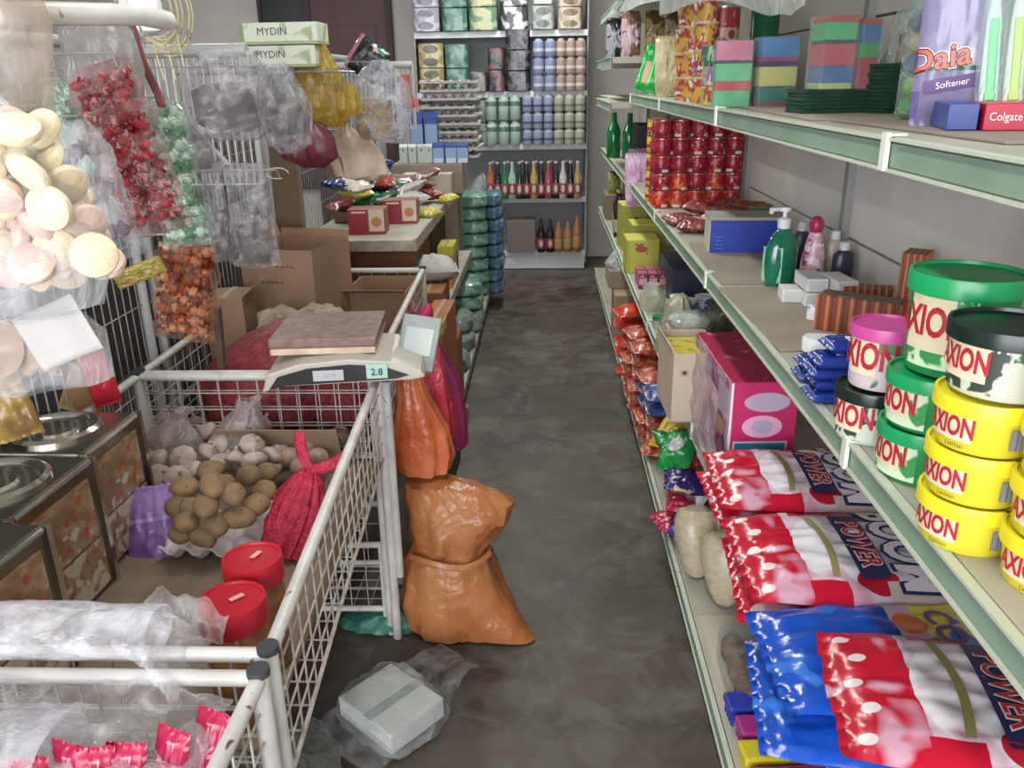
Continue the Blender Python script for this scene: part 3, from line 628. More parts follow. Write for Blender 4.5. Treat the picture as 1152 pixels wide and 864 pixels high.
# brown pouch behind
t = thing('brown_pouch', 'dark brown refill pouch standing behind the paste tubs', 'pouch', (.66, .955, Z2), 0, rot=(R(90), 0, R(-15))); pillow('film_bag', .13, .22, .05, mat('dark brown film', '3f2a1e', .3, var='5c4230', vs=14, bump=.4), t, 2, .006)
t = thing('wrapped_bundle', 'clear wrapped tan bundle behind the pink lidded tub', 'packet', (.565, 1.165, Z2)); b = MB(); b.loft([(0, 0, 0, .05, .035), (0, 0, .01, .052, .04), (0, 0, .12, .05, .038), (0, .0, .165, .042, .03), (0, 0, .185, .01, .01)], 30, 5, .006); b.build('film', film('bundle wrap', 'e8dfe6', .45, .15, 25)); COL.objects[-1].parent = t
b = MB(); b.lathe([(.036, .002), (.036, .14), (.02, .16)], n=20); b.build('contents', mat('tan soap', 'c79a70', .6, var='e0c8b0', vs=20), t)
# blue soap bars stacked
bsm = mat('deep blue wrapper', '1c3690', .25, zones=(('noise', 'xy', (60, .66, .70), '8c9cd0'), ('box', 'xy', (.3, .7, .42, .58), 'e6e8f0')))
k0 = None
for i, (dx, dy) in enumerate(((0, 0), (.004, .006), (-.003, .002), (.002, -.003), (.022, .01))):
    lab = 'blue wrapped soap bar, '+['bottom', 'second from bottom', 'middle', 'second from top', 'top'][i]+' of the pile near pink lidded tub'
    if i == 0:
        k0 = thing('soap_bar', lab, 'soap', (.455, 1.245, Z2), group='blue wrapped soap bars'); k0.rotation_euler = (0, 0, R(90)); pillow('wrapper', .06, .085, .019, bsm, k0, 4, .0015, p=6)
    else: dup(k0, (.455+dx, 1.245+dy, Z2+.0195*i), lab)
k1 = dup(k0, (.465, 1.34, Z2), 'blue wrapped soap bar lying behind the pile, lower one'); dup(k0, (.468, 1.342, Z2+.0195), 'blue wrapped soap bar lying behind the pile, upper one')
# white oval soap boxes
wm = mat('white carton', 'dcdcda', .5); 
b0 = None
def soapdish(label, loc, rz):
    t = thing('soap_case', label, 'soap case', loc, rz, 'white oval soap cases'); b = MB(); b.loft([(0, 0, 0, .033, .020), (0, 0, .003, .037, .024), (0, 0, .022, .038, .025), (0, 0, .028, .034, .021)], 40, pw=3.4); b.build('case', mat('white plastic', 'e2e2e4', .3), t); lettering('- -', .006, mat('faint ink', '8c8a90'), t, (0, -.0262, .012), (1, 0, 0), (0, 0, 1)); return t
soapdish('white oval soap case lying alone on middle shelf cardboard', (.512, 1.475, Z2+.005), -.25); soapdish('white oval soap case behind pink lidded tub', (.585, 1.40, Z2+.005), -.6)
# match box bricks
mbm = mat('matchbox brick print', '8a3a22', .5, zones=(('stripe', 'yy', (7, .30, .1), 'c8763a'), ('stripe', 'yy', (7, .08, .65), '4d2015'), ('box', 'yz', (.05, .35, .05, .5), 'c58a3c')))
mbv = mat('matchbox brick print upright', '8a3a22', .5, zones=(('stripe', 'xx', (4, .30, .1), 'c8763a'), ('stripe', 'xx', (4, .08, .65), '4d2015')))
mbx = mat('matchbox brick print long', '8a3a22', .5, zones=(('stripe', 'xx', (7, .28, .1), 'c8763a'), ('stripe', 'xx', (7, .08, .6), '4d2015'), ('box', 'xz', (.55, .9, .05, .55), 'c58a3c')))
t = thing('matchbox_brick', 'red brown matchbox brick lying flat behind the paste tubs', 'matchboxes', (.62, 1.60, Z2+.004), R(-35), 'matchbox bricks'); box1('brick', (.16, .055, .072), mbx, t, c=(0, 0, .036), bevel=.002); box1('striker_side', (.150, .045, .001), mat('grey brown striker', '8a8070', .8, var='6d6355', vs=60), t, c=(0, 0, .0725), bevel=0)
t = thing('matchbox_brick', 'red brown matchbox brick standing on end by the back panel', 'matchboxes', (.715, 1.60, Z2), R(-35), 'matchbox bricks'); box1('brick', (.045, .06, .165), mbv, t, c=(0, 0, .0825), bevel=.002); box1('striker_side', (.001, .05, .155), mat('grey brown striker', '8a8070'), t, c=(-.023, 0, .0825), bevel=0)
t = thing('matchbox_brick', 'brown matchbox brick beyond the upright one by panel', 'matchboxes', (.70, 1.78, Z2+.004), R(-20), 'matchbox bricks'); box1('brick', (.10, .045, .05), mbx, t, c=(0, 0, .025), bevel=.002)
# small white cartons stacked around pump bottle
for i, (c, lab) in enumerate((((.560, 1.865, 0), 'small white carton alone at the front of the white group'), ((.598, 1.85, 0), 'small white carton, lower one under the pump bottle side'), ((.600, 1.855, .031), 'small white carton stacked on another beside pump bottle'), ((.652, 1.83, 0), 'small white carton nearest the matchbox brick'), ((.652, 1.83, .031), 'small white carton on top, nearest the matchbox brick'), ((.655, 1.95, .0), 'small white carton behind the pink bottle base'))):
    t = thing('small_carton', lab, 'carton', (c[0], c[1], Z2+.004+c[2]), -.1+.05*i, 'small white soap cartons'); box1('box', (.046, .10 if i else .06, .029), wm, t, c=(0, 0, .0145), bevel=.002); box1('end_flap', (.038, .001, .022), mat('white carton end', 'c9cac6', .5), t, c=(0, (-.0505 if i else -.0305), .0145), bevel=0)
t = thing('blue_white_sachet', 'small white and blue sachet leaning near the matchboxes', 'sachet', (.575, 1.70, Z2+.004), 0, rot=(R(75), 0, R(-25))); pillow('film_bag', .05, .055, .018, mat('white blue film', 'd4d8e2', .3, zones=(('noise', 'xy', (60, .55, .6), '5a74b0'),)), t, 3, .002)
# pump bottle
t = thing('pump_bottle', 'green hand soap bottle with white pump', 'bottle', (.572, 2.01, Z2+.004), R(200))
b = MB(); b.loft([(0, 0, 0, .034, .024), (0, 0, .004, .038, .027), (0, 0, .05, .042, .029), (0, 0, .09, .041, .028), (0, 0, .12, .030, .021), (0, 0, .134, .014, .013), (0, 0, .14, .013, .013)], 36); b.build('bottle_body', mat('teal green soap', '0f7a58', .1, var='0a6248', vs=10, spec=.8), t)
b = MB(); b.lathe([(.015, .138), (.016, .16), (.010, .163), (.005, .165), (.005, .180)], n=20); cp = b.build('pump_collar', mat('white plastic', 'e2e2e4'), t)
b = MB(); b.lathe([(.013, .178), (.014, .183), (.013, .188)], n=18); b.box((.022, 0, .184), (.035, .010, .008)); b.box((.038, 0, .179), (.006, .009, .010)); b.build('pump_head', mat('white plastic', 'e2e2e4'), t)
b = MB()
b.grid(8, 10, lambda u, v: Vector((.0435*math.cos(.25+u*1.4), .0315*math.sin(.25+u*1.4), .01+.085*v))); b.build('label', mat('pale mint label', '9ccab2', .4, var='7db89c', vs=30), t, rot=(0, 0, R(-35)))
# pink cone bottle, dark spray, etc.
t = thing('pink_bottle', 'slim pink bottle with magenta cap beside pump bottle', 'bottle', (.672, 2.08, Z2+.004)); b = MB(); b.lathe([(.029, 0), (.031, .005), (.029, .05), (.020, .10), (.013, .118)], n=28); b.build('bottle_body', mat('pink label print', 'd8a0b8', .3, zones=(('noise', 'xy', (40, .5, .55), 'e6dce2'), ('noise', 'xy', (60, .6, .64), 'b04070'))), t)
b = MB(); b.lathe([(.014, .115), (.016, .12), (.018, .14), (.010, .152), (.004, .155)], n=20); b.build('cap', mat('magenta cap', 'b02858', .35), t)
for i, (x, y, h_, c_, lab) in enumerate(((.725, 2.02, .10, '2c3444', 'dark blue bottle by the back panel behind pink bottle'), (.62, 2.16, .085, 'c8ccd2', 'pale squat bottle behind pump bottle'), (.675, 2.20, .12, '303a50', 'dark bottle between the blue box and pink bottle'), (.735, 2.12, .11, 'b4a898', 'beige bottle against the back panel'))):
    t = thing('toiletry_bottle', lab, 'bottle', (x, y, Z2+.004)); b = MB(); b.loft([(0, 0, 0, .024, .016), (0, 0, .005, .026, .018), (0, 0, h_*.7, .025, .017), (0, 0, h_*.82, .012, .012)], 28); b.build('bottle_body', mat('bottle '+c_, c_, .3), t); b = MB(); b.lathe([(.012, h_*.8), (.012, h_), (.009, h_*1.02)], n=16); b.build('cap', mat('bottle cap '+c_, 'dadada' if i != 1 else '35508a', .35), t)
# green pouch against panel
t = thing('green_pouch', 'small green printed pouch leaning on the back panel beyond blue box', 'pouch', (.70, 2.72, Z2+.002), 0, rot=(R(80), 0, R(-10))); pillow('film_bag', .09, .17, .03, mat('green white pouch film', '7fae62', .3, zones=(('noise', 'xy', (30, .5, .55), 'd2dcc0'), ('noise', 'xy', (50, .6, .65), '2f7a3a'), ('box', 'xy', (0, 1, .9, 1), '2f7a3a'))), t, 7, .004)
t = thing('green_pouch', 'pale green pouch lying on the cardboard box edge', 'pouch', (.735, 2.86, Z2+.002), 0, rot=(R(84), 0, R(20))); pillow('film_bag', .08, .13, .025, mat('green white pouch film', '7fae62'), t, 9, .004)
# blue box
t = thing('blue_box', 'long royal blue carton with grey lid on middle shelf', 'box', (.590, 2.47, Z2+.004), R(-4)); box1('carton_body', (.215, .13, .092), mat('royal blue print', '1c3aa4', .4), t, c=(0, 0, .046), bevel=.002); box1('lid', (.222, .135, .010), mat('grey card lid', '9b968c', .7), t, c=(0, .003, .097), bevel=.002)
lettering('- --- --\n---- -\n-- ---\n--- --', .011, mat('pale blue ink', 'a9b8e6', .5), t, (-.080, -.0662, .030), (1, 0, 0), (0, 0, 1))
box1('side_panel', (.002, .125, .09), mat('cream side', 'c3bda9', .6), t, c=(-.1085, 0, .046), bevel=0)
# reddish packets lying by the cans
rbm = mat('red brown spice film', '7c3230', .25, var='9c5a50', vs=30, bump=.4, bs=50)
k0 = None
for i, (x, y, z, rx, ry, rz) in enumerate(((.475, 2.93, 0, 0, 0, .3), (.50, 2.80, 0, .0, 0, -.4), (.57, 2.90, .0, 0, .1, .9), (.62, 2.80, .0, 0, 0, .2), (.68, 2.93, 0, 0, .05, -.3), (.55, 2.95, .036, .1, 0, 1.2), (.63, 2.86, .036, 0, .1, .5), (.66, 2.98, .040, 0, .2, -.6), (.70, 2.86, .05, .0, .1, 1.0))):
    lab = 'red brown spice packet, '+['nearest the shelf edge at far end', 'front one nearest the blue box', 'in the middle of bottom layer', 'behind the blue box', 'by the back panel below', 'upper one toward the cans', 'upper one in the middle', 'topmost against the cans', 'topmost by the back panel'][i]
    if k0 is None: k0 = thing('spice_packet', lab, 'packet', (x, y, Z2+.002+z), group='red brown spice packets'); k0.rotation_euler = (rx, ry, rz); pillow('film_bag', .10, .14, .035, rbm, k0, 2, .006)
    else: dup(k0, (x, y, Z2+.002+z), lab, rot=(rx, ry, rz))
# wrapped red cans
canm = mat('red can print', 'b01a34', .3, zones=(('noise', 'xy', (45, .54, .58), '7a1436'), ('box', 'xz', (.1, .45, .05, .22), 'e8d8c8'), ('noise', 'xy', (70, .64, .67), 'e6b8a0')))
canr = mat('bright red can print', 'c8222c', .3, zones=(('noise', 'xy', (45, .52, .56), 'e07838'), ('box', 'xz', (.1, .45, .02, .2), 'efe2d4')))
rim = mat('gold tin rim', 'b88468', .3, metal=.6)
def can(label, loc, r, h, m, group, rz=0, nm='food_can'):
    t = thing(nm, label, 'can', loc, rz, group); b = MB(); b.lathe([(r*.97, .002), (r, .004), (r, h-.004), (r*.97, h-.002)], n=24); b.build('can_body', m, t)
    b = MB(); b.lathe([(r*.98, h-.005), (r*1.02, h-.004), (r*1.02, h), (r*.95, h), (r*.94, h-.003), (.0005, h-.003)], n=24); b.build('rim', rim, t); return t
ca = can('x', (.0, 0, 0), .0345, .066, canm, 'red cans stacked on the middle shelf'); cb = can('x', (0, 0, 0), .0345, .066, canr, 'red cans stacked on the middle shelf')
first = {0: True, 1: True}
for layer in range(5):
    for col in range(5):
        for row in range(2):
            if row == 1 and layer < 4 and col > 0: continue
            x = .458+col*.070; y = 3.36+row*.072
            src = 1 if layer in (0, 1) and (col+layer) % 2 == 0 or layer == 0 else 0
            lab = 'red can, %s layer up, %s column from the aisle%s' % (ORD[layer], ORD[col], '' if row == 0 else ', behind the front row')
            o = cb if src else ca
            if first[src]: first[src] = False; o.location = (x, y, Z2+layer*.0665); o['label'] = lab; o.rotation_euler = (0, 0, 1.0+col)
            else: dup(o, (x, y, Z2+layer*.0665), lab, rz=1.0+col*1.3+layer)
o = None
# yellow side packs beside the cans (far side toward aisle)
ybp = mat('yellow red carton', 'd8b83a', .4, zones=(('noise', 'xy', (40, .54, .6), 'b03a30'), ('box', 'yz', (0, 1, .3, .5), 'a82a34')))
for i in range(5):
    lab = 'yellow and red can beyond the red wall of cans, %s from bottom' % ORD[i]
    if i == 0: yk = can(lab, (.450, 3.52, Z2), .033, .066, ybp, 'yellow red cans at the aisle edge')
    else: dup(yk, (.450, 3.52, Z2+i*.0665), lab, rz=i)
o = box1('shrink_film', (.01, .01, .01), steel); bpy.data.objects.remove(o)
# pink/lilac packs, green bottle, black box beyond
lil = mat('lilac film', 'c08ab4', .3, var='d6b8d4', vs=18, bump=.4)
k0 = thing('lilac_pack', 'lilac film pack leaning toward the aisle beyond the red cans', 'packet', (.47, 4.30, Z2), 0, 'lilac packs on the middle shelf', rot=(R(80), 0, R(10))); pillow('film_bag', .15, .26, .07, lil, k0, 4, .008)
dup(k0, (.60, 4.42, Z2), 'lilac film pack standing behind the leaning one', rot=(R(88), 0, R(-15)))
dup(k0, (.50, 4.62, Z2), 'lilac film pack farthest along the middle shelf', rot=(R(84), 0, R(25)))
def bottle(name, label, cat, loc, r, h, glass, cap, lab=None, neck=.35, group=None, labz=(.12, .42), n=20):
    t = thing(name, label, cat, loc, 0, group); b = MB()
    b.lathe([(r*.9, 0), (r, .006), (r, h*(1-neck)*.9), (r*.85, h*(1-neck)), (r*.42, h*(1-neck*.55)), (r*.34, h*.97)], n=n); b.build('glass', glass, t)
    b = MB(); b.lathe([(r*.38, h*.95), (r*.40, h), (.0005, h+.001)], n=14); b.build('cap', cap, t)
    if lab: b = MB(); b.lathe([(r*1.01, h*labz[0]), (r*1.02, h*labz[0]+.001), (r*1.02, h*labz[1])], n=n); b.f = b.f[:-2]; b.build('label', lab, t)
    return t
gg = mat('green bottle glass', '0f7a3e', .1, spec=.8); 
bottle('soda_bottle', 'green plastic bottle at far end of middle shelf', 'bottle', (.45, 5.62, Z2), .045, .28, gg, mat('green cap', '0e6a36', .3), group='green bottles at the end of middle shelf')
bottle('soda_bottle', 'green plastic bottle behind the first one at far end', 'bottle', (.54, 5.50, Z2), .045, .28, gg, mat('green cap', '0e6a36', .3), group='green bottles at the end of middle shelf')
box1('dark_carton', (.01, .01, .01), steel); bpy.data.objects.remove(bpy.data.objects['dark_carton'])
carton('dark_carton', 'black carton behind the lilac packs', 'carton', (.63, 5.0, Z2), (.22, .3, .24), 0, mat('black carton print', '24242c', .5))
# tan clear wrap over the cans
# ------------------------------------------------ UPPER SHELF
SP = lambda *cs: cs
spm = {}
def sponge(col):
    if col not in spm: spm[col] = mat('sponge foam '+col, col, .95, bump=.5, bs=220)
    return spm[col]
def spongestack(label, loc, rz, cols, w=.105, l=.062, group='sponge packs on the upper shelf', wrap=True, hs=None):
    t = thing('sponge_pack', label, 'sponges', loc, rz, group); z = 0
    for i, (c_, h_) in enumerate(cols):
        box1('sponge', (w, l, h_), sponge(c_), t, c=((i % 2)*.001, 0, z+h_/2), bevel=.002, rz=.01*((i*7) % 3-1)); z += h_
    if wrap:
        b = MB(); b.box((0, 0, z/2), (w+.006, l+.006, z+.004)); b.build('wrapping_film', film('thin clear wrap', 'f0f4f4', .06, .08, 14, .5, .12), t, smooth=False, bevel=.003)
    return t
spongestack('sponge stack in pink, green and red facing the aisle', (.475, 2.256, Z3+.002), R(-6), (('4fae72', .040), ('c23a34', .021), ('53b478', .042), ('1f4a56', .007), ('d0708e', .046)), w=.088)
spongestack('sponge stack in teal, yellow and blue behind the pink topped one', (.580, 2.25, Z3+.002), R(4), (('b83040', .008), ('2a7a74', .040), ('d6d074', .046), ('43386e', .012), ('b23a68', .010), ('4a86c4', .046)), w=.092)
spongestack('clear bag of green, pink and blue sponges on the scouring pads', (.555, 1.74, Z3+.048), R(8), (('b8b878', .012), ('3a6aa0', .030), ('bf4a58', .040), ('1f4a46', .006), ('4eb070', .032), ('c04a44', .010)), w=.064)
spongestack('narrow clear bag of blue, green and red sponges by utensils', (.612, 1.745, Z3+.048), R(12), (('b04048', .056), ('3f9e54', .026), ('3e78a4', .032), ('b84a50', .010)), w=.038)
pad = mat('green scouring pad', '14452f', .95, bump=.8, bs=260, var='0f3a28', vs=60)
k0 = None
for s_, (x, y, n, w) in enumerate(((.555, 1.75, 6, .13), (.685, 1.70, 12, .12))):
    for i in range(n):
        lab = 'dark green scouring pad, %s from bottom of the %s pile' % (ORD[i], ('lower, sponge topped', 'taller')[s_])
        if k0 is None: k0 = box1('scouring_pad', (.125, .09, .0072), pad, bevel=.0015); k0.location = (x, y, Z3+.0085); k0.rotation_euler = (0, 0, .1); tag(k0, lab, 'scouring pad', 'green scouring pads'); o = k0
        else: o = k0.copy(); COL.objects.link(o); o.location = (x+.002*((i*5) % 3-1), y, Z3+.0085+i*.0073); o.rotation_euler = (0, 0, .1+.02*((i*3) % 4-1)); o['label'] = lab
# utensil bags hanging/lying against panel
t = thing('kitchen_tool_pack', 'clear bagged black handled kitchen tool leaning behind the pads', 'utensil', (.725, 1.86, Z3+.02), 0, rot=(R(72), R(20), R(-30)))
b = MB(); b.box((0, .09, .01), (.035, .16, .012)); b.build('handle', mat('black handle', '2a2c2c', .35), t, smooth=False, bevel=.004)
b = MB(); b.grid(8, 8, lambda u, v: Vector(((u-.5)*.09, -.02+v*.06, .012+.012*math.sin(u*3.1)))); b.build('blade', mat('copper steel', 'b08060', .25, metal=.6, var='8a6850', vs=10), t, solid=.002)
pillow('film_bag', .11, .28, .03, film('tool bag film', 'e4e8e4', .18, .1, 25, .9, .3), t, 6, .006)
t = thing('kitchen_tool_pack', 'clear bagged copper coloured scourer set right of the black handle', 'utensil', (.730, 1.72, Z3+.095), 0, rot=(R(80), 0, R(-35)))
b = MB(); b.grid(20, 14, lambda u, v: Vector(((u-.5)*.11, (v-.5)*.10, .012+.008*mnoise.noise(Vector((u*6, v*6, 0)))))); b.build('scourer', mat('copper wool', '8a5a3a', .4, var='c89a6a', vs=40, bump=.8, bs=120), t, solid=.003)
pillow('film_bag', .14, .20, .03, film('tool bag film', 'e4e8e4'), t, 8, .006)
# ball net
t = thing('ball_net', 'narrow net of blue, lime and green scourer balls before the purple pouch', 'scourers', (.585, 1.42, Z3+.004))
for i, c_ in enumerate(('3fae4a', '8fc048', '2f3e9a', 'c09a5a', '4a5a90')):
    o = blob('ball', .018, .018, .018, mat('ball '+c_, c_, .7, bump=.8, bs=200), i, .08, 2); o.parent = t; o.location = (.002*(i % 2), .0, .019+i*.032)
b = MB(); b.loft([(0, 0, 0, .008, .008), (0, 0, .01, .019, .019), (0, 0, .15, .020, .020), (0, 0, .20, .006, .006)], 24, 2, .003); b.build('net', film('ball net film', 'dce8e0', .15, .2, 40), t)
# purple softener pouch
t = thing('softener_pouch', 'large purple fabric softener pouch with red lettering', 'pouch', (.570, 1.255, Z3+.003), 0, rot=(R(88), 0, R(-15)))
pm_ = mat('purple grey pouch film', '7f779c', .22, var='938bac', vs=10, bump=.35, bs=14, zones=(('noise', 'xy', (18, .62, .68), 'b3abc8'), ('box', 'xy', (.0, .10, .0, .16), '6d5a9c'), ('box', 'xy', (0, .9, .245, .265), '3c6a4c')))
PH = .30; pw_ = .105
body = pillow('film_bag', pw_, PH, .045, pm_, t, 5, .004, p=3)
for i_ in range(0): pass
def psz(x, y): return .0225+.0225*psurf(x/(pw_/2), max(-1, min(1, y/(PH/2)*1.1)), 3)+.0035
body.location = (0, PH/2, 0)
def pz(x, y, e=0):
    lim = pw_/2*.90
    if abs(x) > lim: return Vector((math.copysign(lim+(.0045 if e == 0 else .0055), x), y, psz(lim*.98, y-PH/2)+e-(abs(x)-lim)))
    return psz(x, y-PH/2)+e
lettering('Daia', .042, mat('white ink', 'f0f0ec'), t, (-.026, .088, 0), (.985, .17, 0), (-.10, .99, 0), off=.075, surf=pz, name='lettering_outline')
lettering('Daia', .042, mat('maroon outline', '6c2038', .4), t, (-.026, .088, 0), (.985, .17, 0), (-.10, .99, 0), off=.045, surf=lambda x, y: pz(x, y, .0008), name='lettering_shadow')
lettering('Daia', .042, mat('salmon lettering', 'e0705c', .4), t, (-.026, .088, 0), (.985, .17, 0), (-.10, .99, 0), off=.012, surf=lambda x, y: pz(x, y, .0016))
patch('caption_band', .070, .018, mat('violet band', '5c4280', .4), t, (-.006, .056, 0), (.985, .17, 0), (-.1, .99, 0), surf=lambda x, y: psz(x, y-PH/2)+.001)
lettering('Softener', .012, mat('white ink', 'f0f0ec'), t, (-.006, .056, 0), (.985, .17, 0), (-.1, .99, 0), surf=lambda x, y: psz(x, y-PH/2)+.002)
# toothbrush cards
def brush(label, loc, rz, c1, c2, tilt=R(84)):
    t = thing('toothbrush', label, 'toothbrush', loc, 0, 'toothbrushes in clear packs', rot=(tilt, R(-4), rz))
    b = MB(); b.loft([(0, 0, 0, .010, .006)] + [(0.0005*math.sin(i), 0, .0, 0, 0) for i in range(0)] + [(0, 0, .004, .012, .007), (0, 0, .02, .012, .007), (0, 0, .10, .009, .006), (0, 0, .13, .006, .004), (0, 0, .17, .008, .004), (0, 0, .20, .006, .003)], 16); o = b.build('handle', mat('brush handle '+c1, c1, .3), t); o.rotation_euler = (R(-90), 0, 0); o.location = (0, 0, .012)
    o.rotation_euler = (R(-90), 0, 0)
    b = MB(); b.box((0, .055, .019), (.011, .10, .004)); b.box((0, .008, .019), (.014, .012, .005)); b.build('grip', mat('brush grip '+c2, c2, .4), t, smooth=False, bevel=.003)
    pillow('blister', .034, .235, .020, film('brush blister', 'e6f2ee', .18, .06, 12, .3), t, 3, .001, p=6).location = (0, .11, 0)
    return t
for i, (x, y, c1, c2, lab) in enumerate(((.598, 1.205, 'dfe9e4', '6fcf8a', 'green and white toothbrush next to the purple pouch'), (.622, 1.19, 'e6e6d8', 'a8c86a', 'lime and white toothbrush, second from the pouch'), (.646, 1.18, 'e2efee', '1fa09a', 'teal and white toothbrush, third from the pouch'), (.670, 1.17, 'e2efee', '2aa6b0', 'teal toothbrush at the right photo edge'))):
    o = brush(lab, (x, y, Z3+.034), R(-18), c1, c2)
# toothpaste cartons
def tpaste(label, loc, rz, m, txt=None, d=(.048, .15, .033)):
    t = thing('toothpaste_carton', label, 'toothpaste', loc, rz, 'toothpaste cartons on the upper shelf'); box1('box', d, m, t, c=(0, 0, d[2]/2), bevel=.0015)
    if txt: lettering(txt, .014, mat('white ink', 'f0f0ec'), t, (0, -d[1]/2-.001, d[2]/2), (1, 0, 0), (0, 0, 1), off=.0, squash=.85)
    return t
rp = mat('toothpaste red', 'c4183c', .3); bp = mat('toothpaste blue', '2a4494', .3)
tpaste('blue toothpaste carton left of the red ones', (.548, 1.19, Z3+.005), R(-14), bp, d=(.036, .14, .033))
tpaste('red toothpaste carton with white lettering', (.592, 1.175, Z3+.005), R(-14), rp, 'Colgate')
tpaste('red toothpaste carton at right photo edge', (.645, 1.162, Z3+.005), R(-14), rp, 'Colgate')
# snacks far on the upper shelf
t = thing('snack_tin', 'tall round red tin with almond picture', 'tin', (.545, 2.78, Z3+.10)); b = MB(); b.lathe([(.052, .003), (.052, .17)], n=36); b.build('tin_body', mat('almond tin print', 'b8303e', .3, zones=(('box', 'zz', (0, .66, 0, .66), 'd8a890'), ('disc', 'xz', (.45, .4, .14, .10), '7a4a34'), ('disc', 'xz', (.7, .55, .10, .08), '7a4a34'), ('disc', 'xz', (.25, .58, .09, .08), '7a4a34'), ('noise', 'xz', (30, .6, .62), 'e8d0c0'))), t)
b = MB(); b.lathe([(.052, .167), (.054, .169), (.054, .173), (.050, .173), (.049, .170), (.0005, .170)], n=36); b.build('rim', mat('tin rim steel', 'c8ccd0', .2, metal=.9), t)
t = thing('snack_tin', 'dark green round tin behind the sponge stacks', 'tin', (.68, 2.80, Z3+.10)); b = MB(); b.lathe([(.042, .003), (.043, .165), (.041, .168)], n=32); b.build('tin_body', mat('dark green print', '15603a', .25), t); b = MB(); b.lathe([(.042, .165), (.044, .167), (.044, .171), (.0005, .171)], n=32); b.build('rim', mat('green rim', '6a8a6a', .3), t)
cups = mat('yellow cup noodle print', 'd2a43a', .4, zones=(('noise', 'xz', (34, .5, .54), 'b83a3c'), ('noise', 'xz', (28, .60, .63), 'e6dcc8'), ('noise', 'xz', (44, .64, .67), '7a5aa0')))
def cup(label, loc, m, r=.036, h=.075, group='stacked cups on the upper shelf'):
    t = thing('snack_cup', label, 'cup', loc, 0, group); b = MB(); b.lathe([(r*.75, 0), (r*.95, h*.93)], n=28); b.build('cup_body', m, t); b = MB(); b.lathe([(r*.97, h*.92), (r, h*.94), (r, h), (.0005, h)], n=28); b.build('lid', mat('cup foil lid', 'cfc3a4', .3), t); return t
cq = None
for c, (x, y, ph) in enumerate(((.475, 2.66, 'nearest the red tin'), (.475, 2.86, 'second stack from the red tin'), (.48, 3.06, 'third stack from the red tin'), (.575, 2.95, 'behind the second and third stacks'))):
    for i in range(4 if c < 3 else 3):
        lab = 'yellow and red snack cup, %s up in the stack %s' % (ORD[i], ph)
        if cq is None: cq = cup(lab, (x, y, Z3), cups)
        else: dup(cq, (x+.003*(i % 2), y, Z3+i*.0755), lab, rz=i*2.1+c*.9+.4)
t = thing('snack_jar', 'clear jar of wrapped sweets beyond the snack cups', 'jar', (.56, 3.3, Z3)); b = MB(); b.lathe([(.05, 0), (.055, .01), (.055, .2), (.045, .22)], n=32); b.build('jar_body', mat('clear jar with sweets', 'b8b48c', .12, zones=(('noise', 'xy', (45, .52, .56), 'd8ba5a'), ('noise', 'xy', (60, .62, .65), 'b04038'))), t); b = MB(); b.lathe([(.05, .218), (.052, .222), (.052, .24), (.0005, .24)], n=32); b.build('lid', mat('yellow green lid', 'b8b060', .35), t)
for i, (x, y, rz, lab) in enumerate(((.475, 4.05, -.35, 'bright green cracker pack leaning at the shelf edge'), (.485, 3.72, -.15, 'bright green cracker pack leaning, nearer one'))):
    t = thing('cracker_pack', lab, 'packet', (x, y, Z3+.003), 0, 'green cracker packs', rot=(R(78), R(14), rz)); o = pillow('film_bag', .13, .21, .06, mat('bright green film', '22b048', .22, zones=(('box', 'xy', (.22, .78, .18, .62), 'd8b090'), ('noise', 'xy', (26, .66, .7), '8fe0a0'))), t, i+2, .005, p=4); o.location = (0, .105, 0)
t = thing('cracker_pack', 'cream crumpled snack bag beside the green packs', 'packet', (.49, 3.45, Z3+.003), 0, 'green cracker packs', rot=(R(80), 0, .1)); o = pillow('film_bag', .13, .22, .06, mat('cream film', 'cfc3a0', .3, var='b0a070', vs=16, bump=.5), t, 9, .008, p=3); o.location = (0, .11, 0)
for i, (x, y, c1, c2, lab) in enumerate(((.44, 4.6, 'c8a8b0', '7a5a4a', 'pinkish refill pack standing in the row'), (.56, 4.6, 'a8925a', '5a5030', 'olive brown refill pack standing in the row'), (.68, 4.72, 'b8a888', '6a5a40', 'tan refill pack standing by the panel'), (.40, 5.1, 'b0b0bc', '202028', 'silver and black pack at the far end'))):
    t = thing('refill_pack', lab, 'packet', (x, y, 1.602), 0, 'standing refill packs far along the right', rot=(R(88), 0, 0)); o = pillow('film_bag', .10, .22, .055, mat('refill '+c1, c1, .2, zones=(('noise', 'xy', (16, .5, .56), c2),)), t, i+5, .006); o.location = (0, .11, 0)
# stock on the top shelf
t = thing('yellow_carton', 'yellow green carton on far top right shelf', 'carton', (.49, 4.9, 1.90)); box1('box', (.14, .2, .12), mat('yellow green card', 'c4cc5c', .5), t, c=(0, 0, .06)); box1('lid', (.144, .204, .02), mat('pale yellow card', 'd4d88a', .5), t, c=(0, 0, .115))

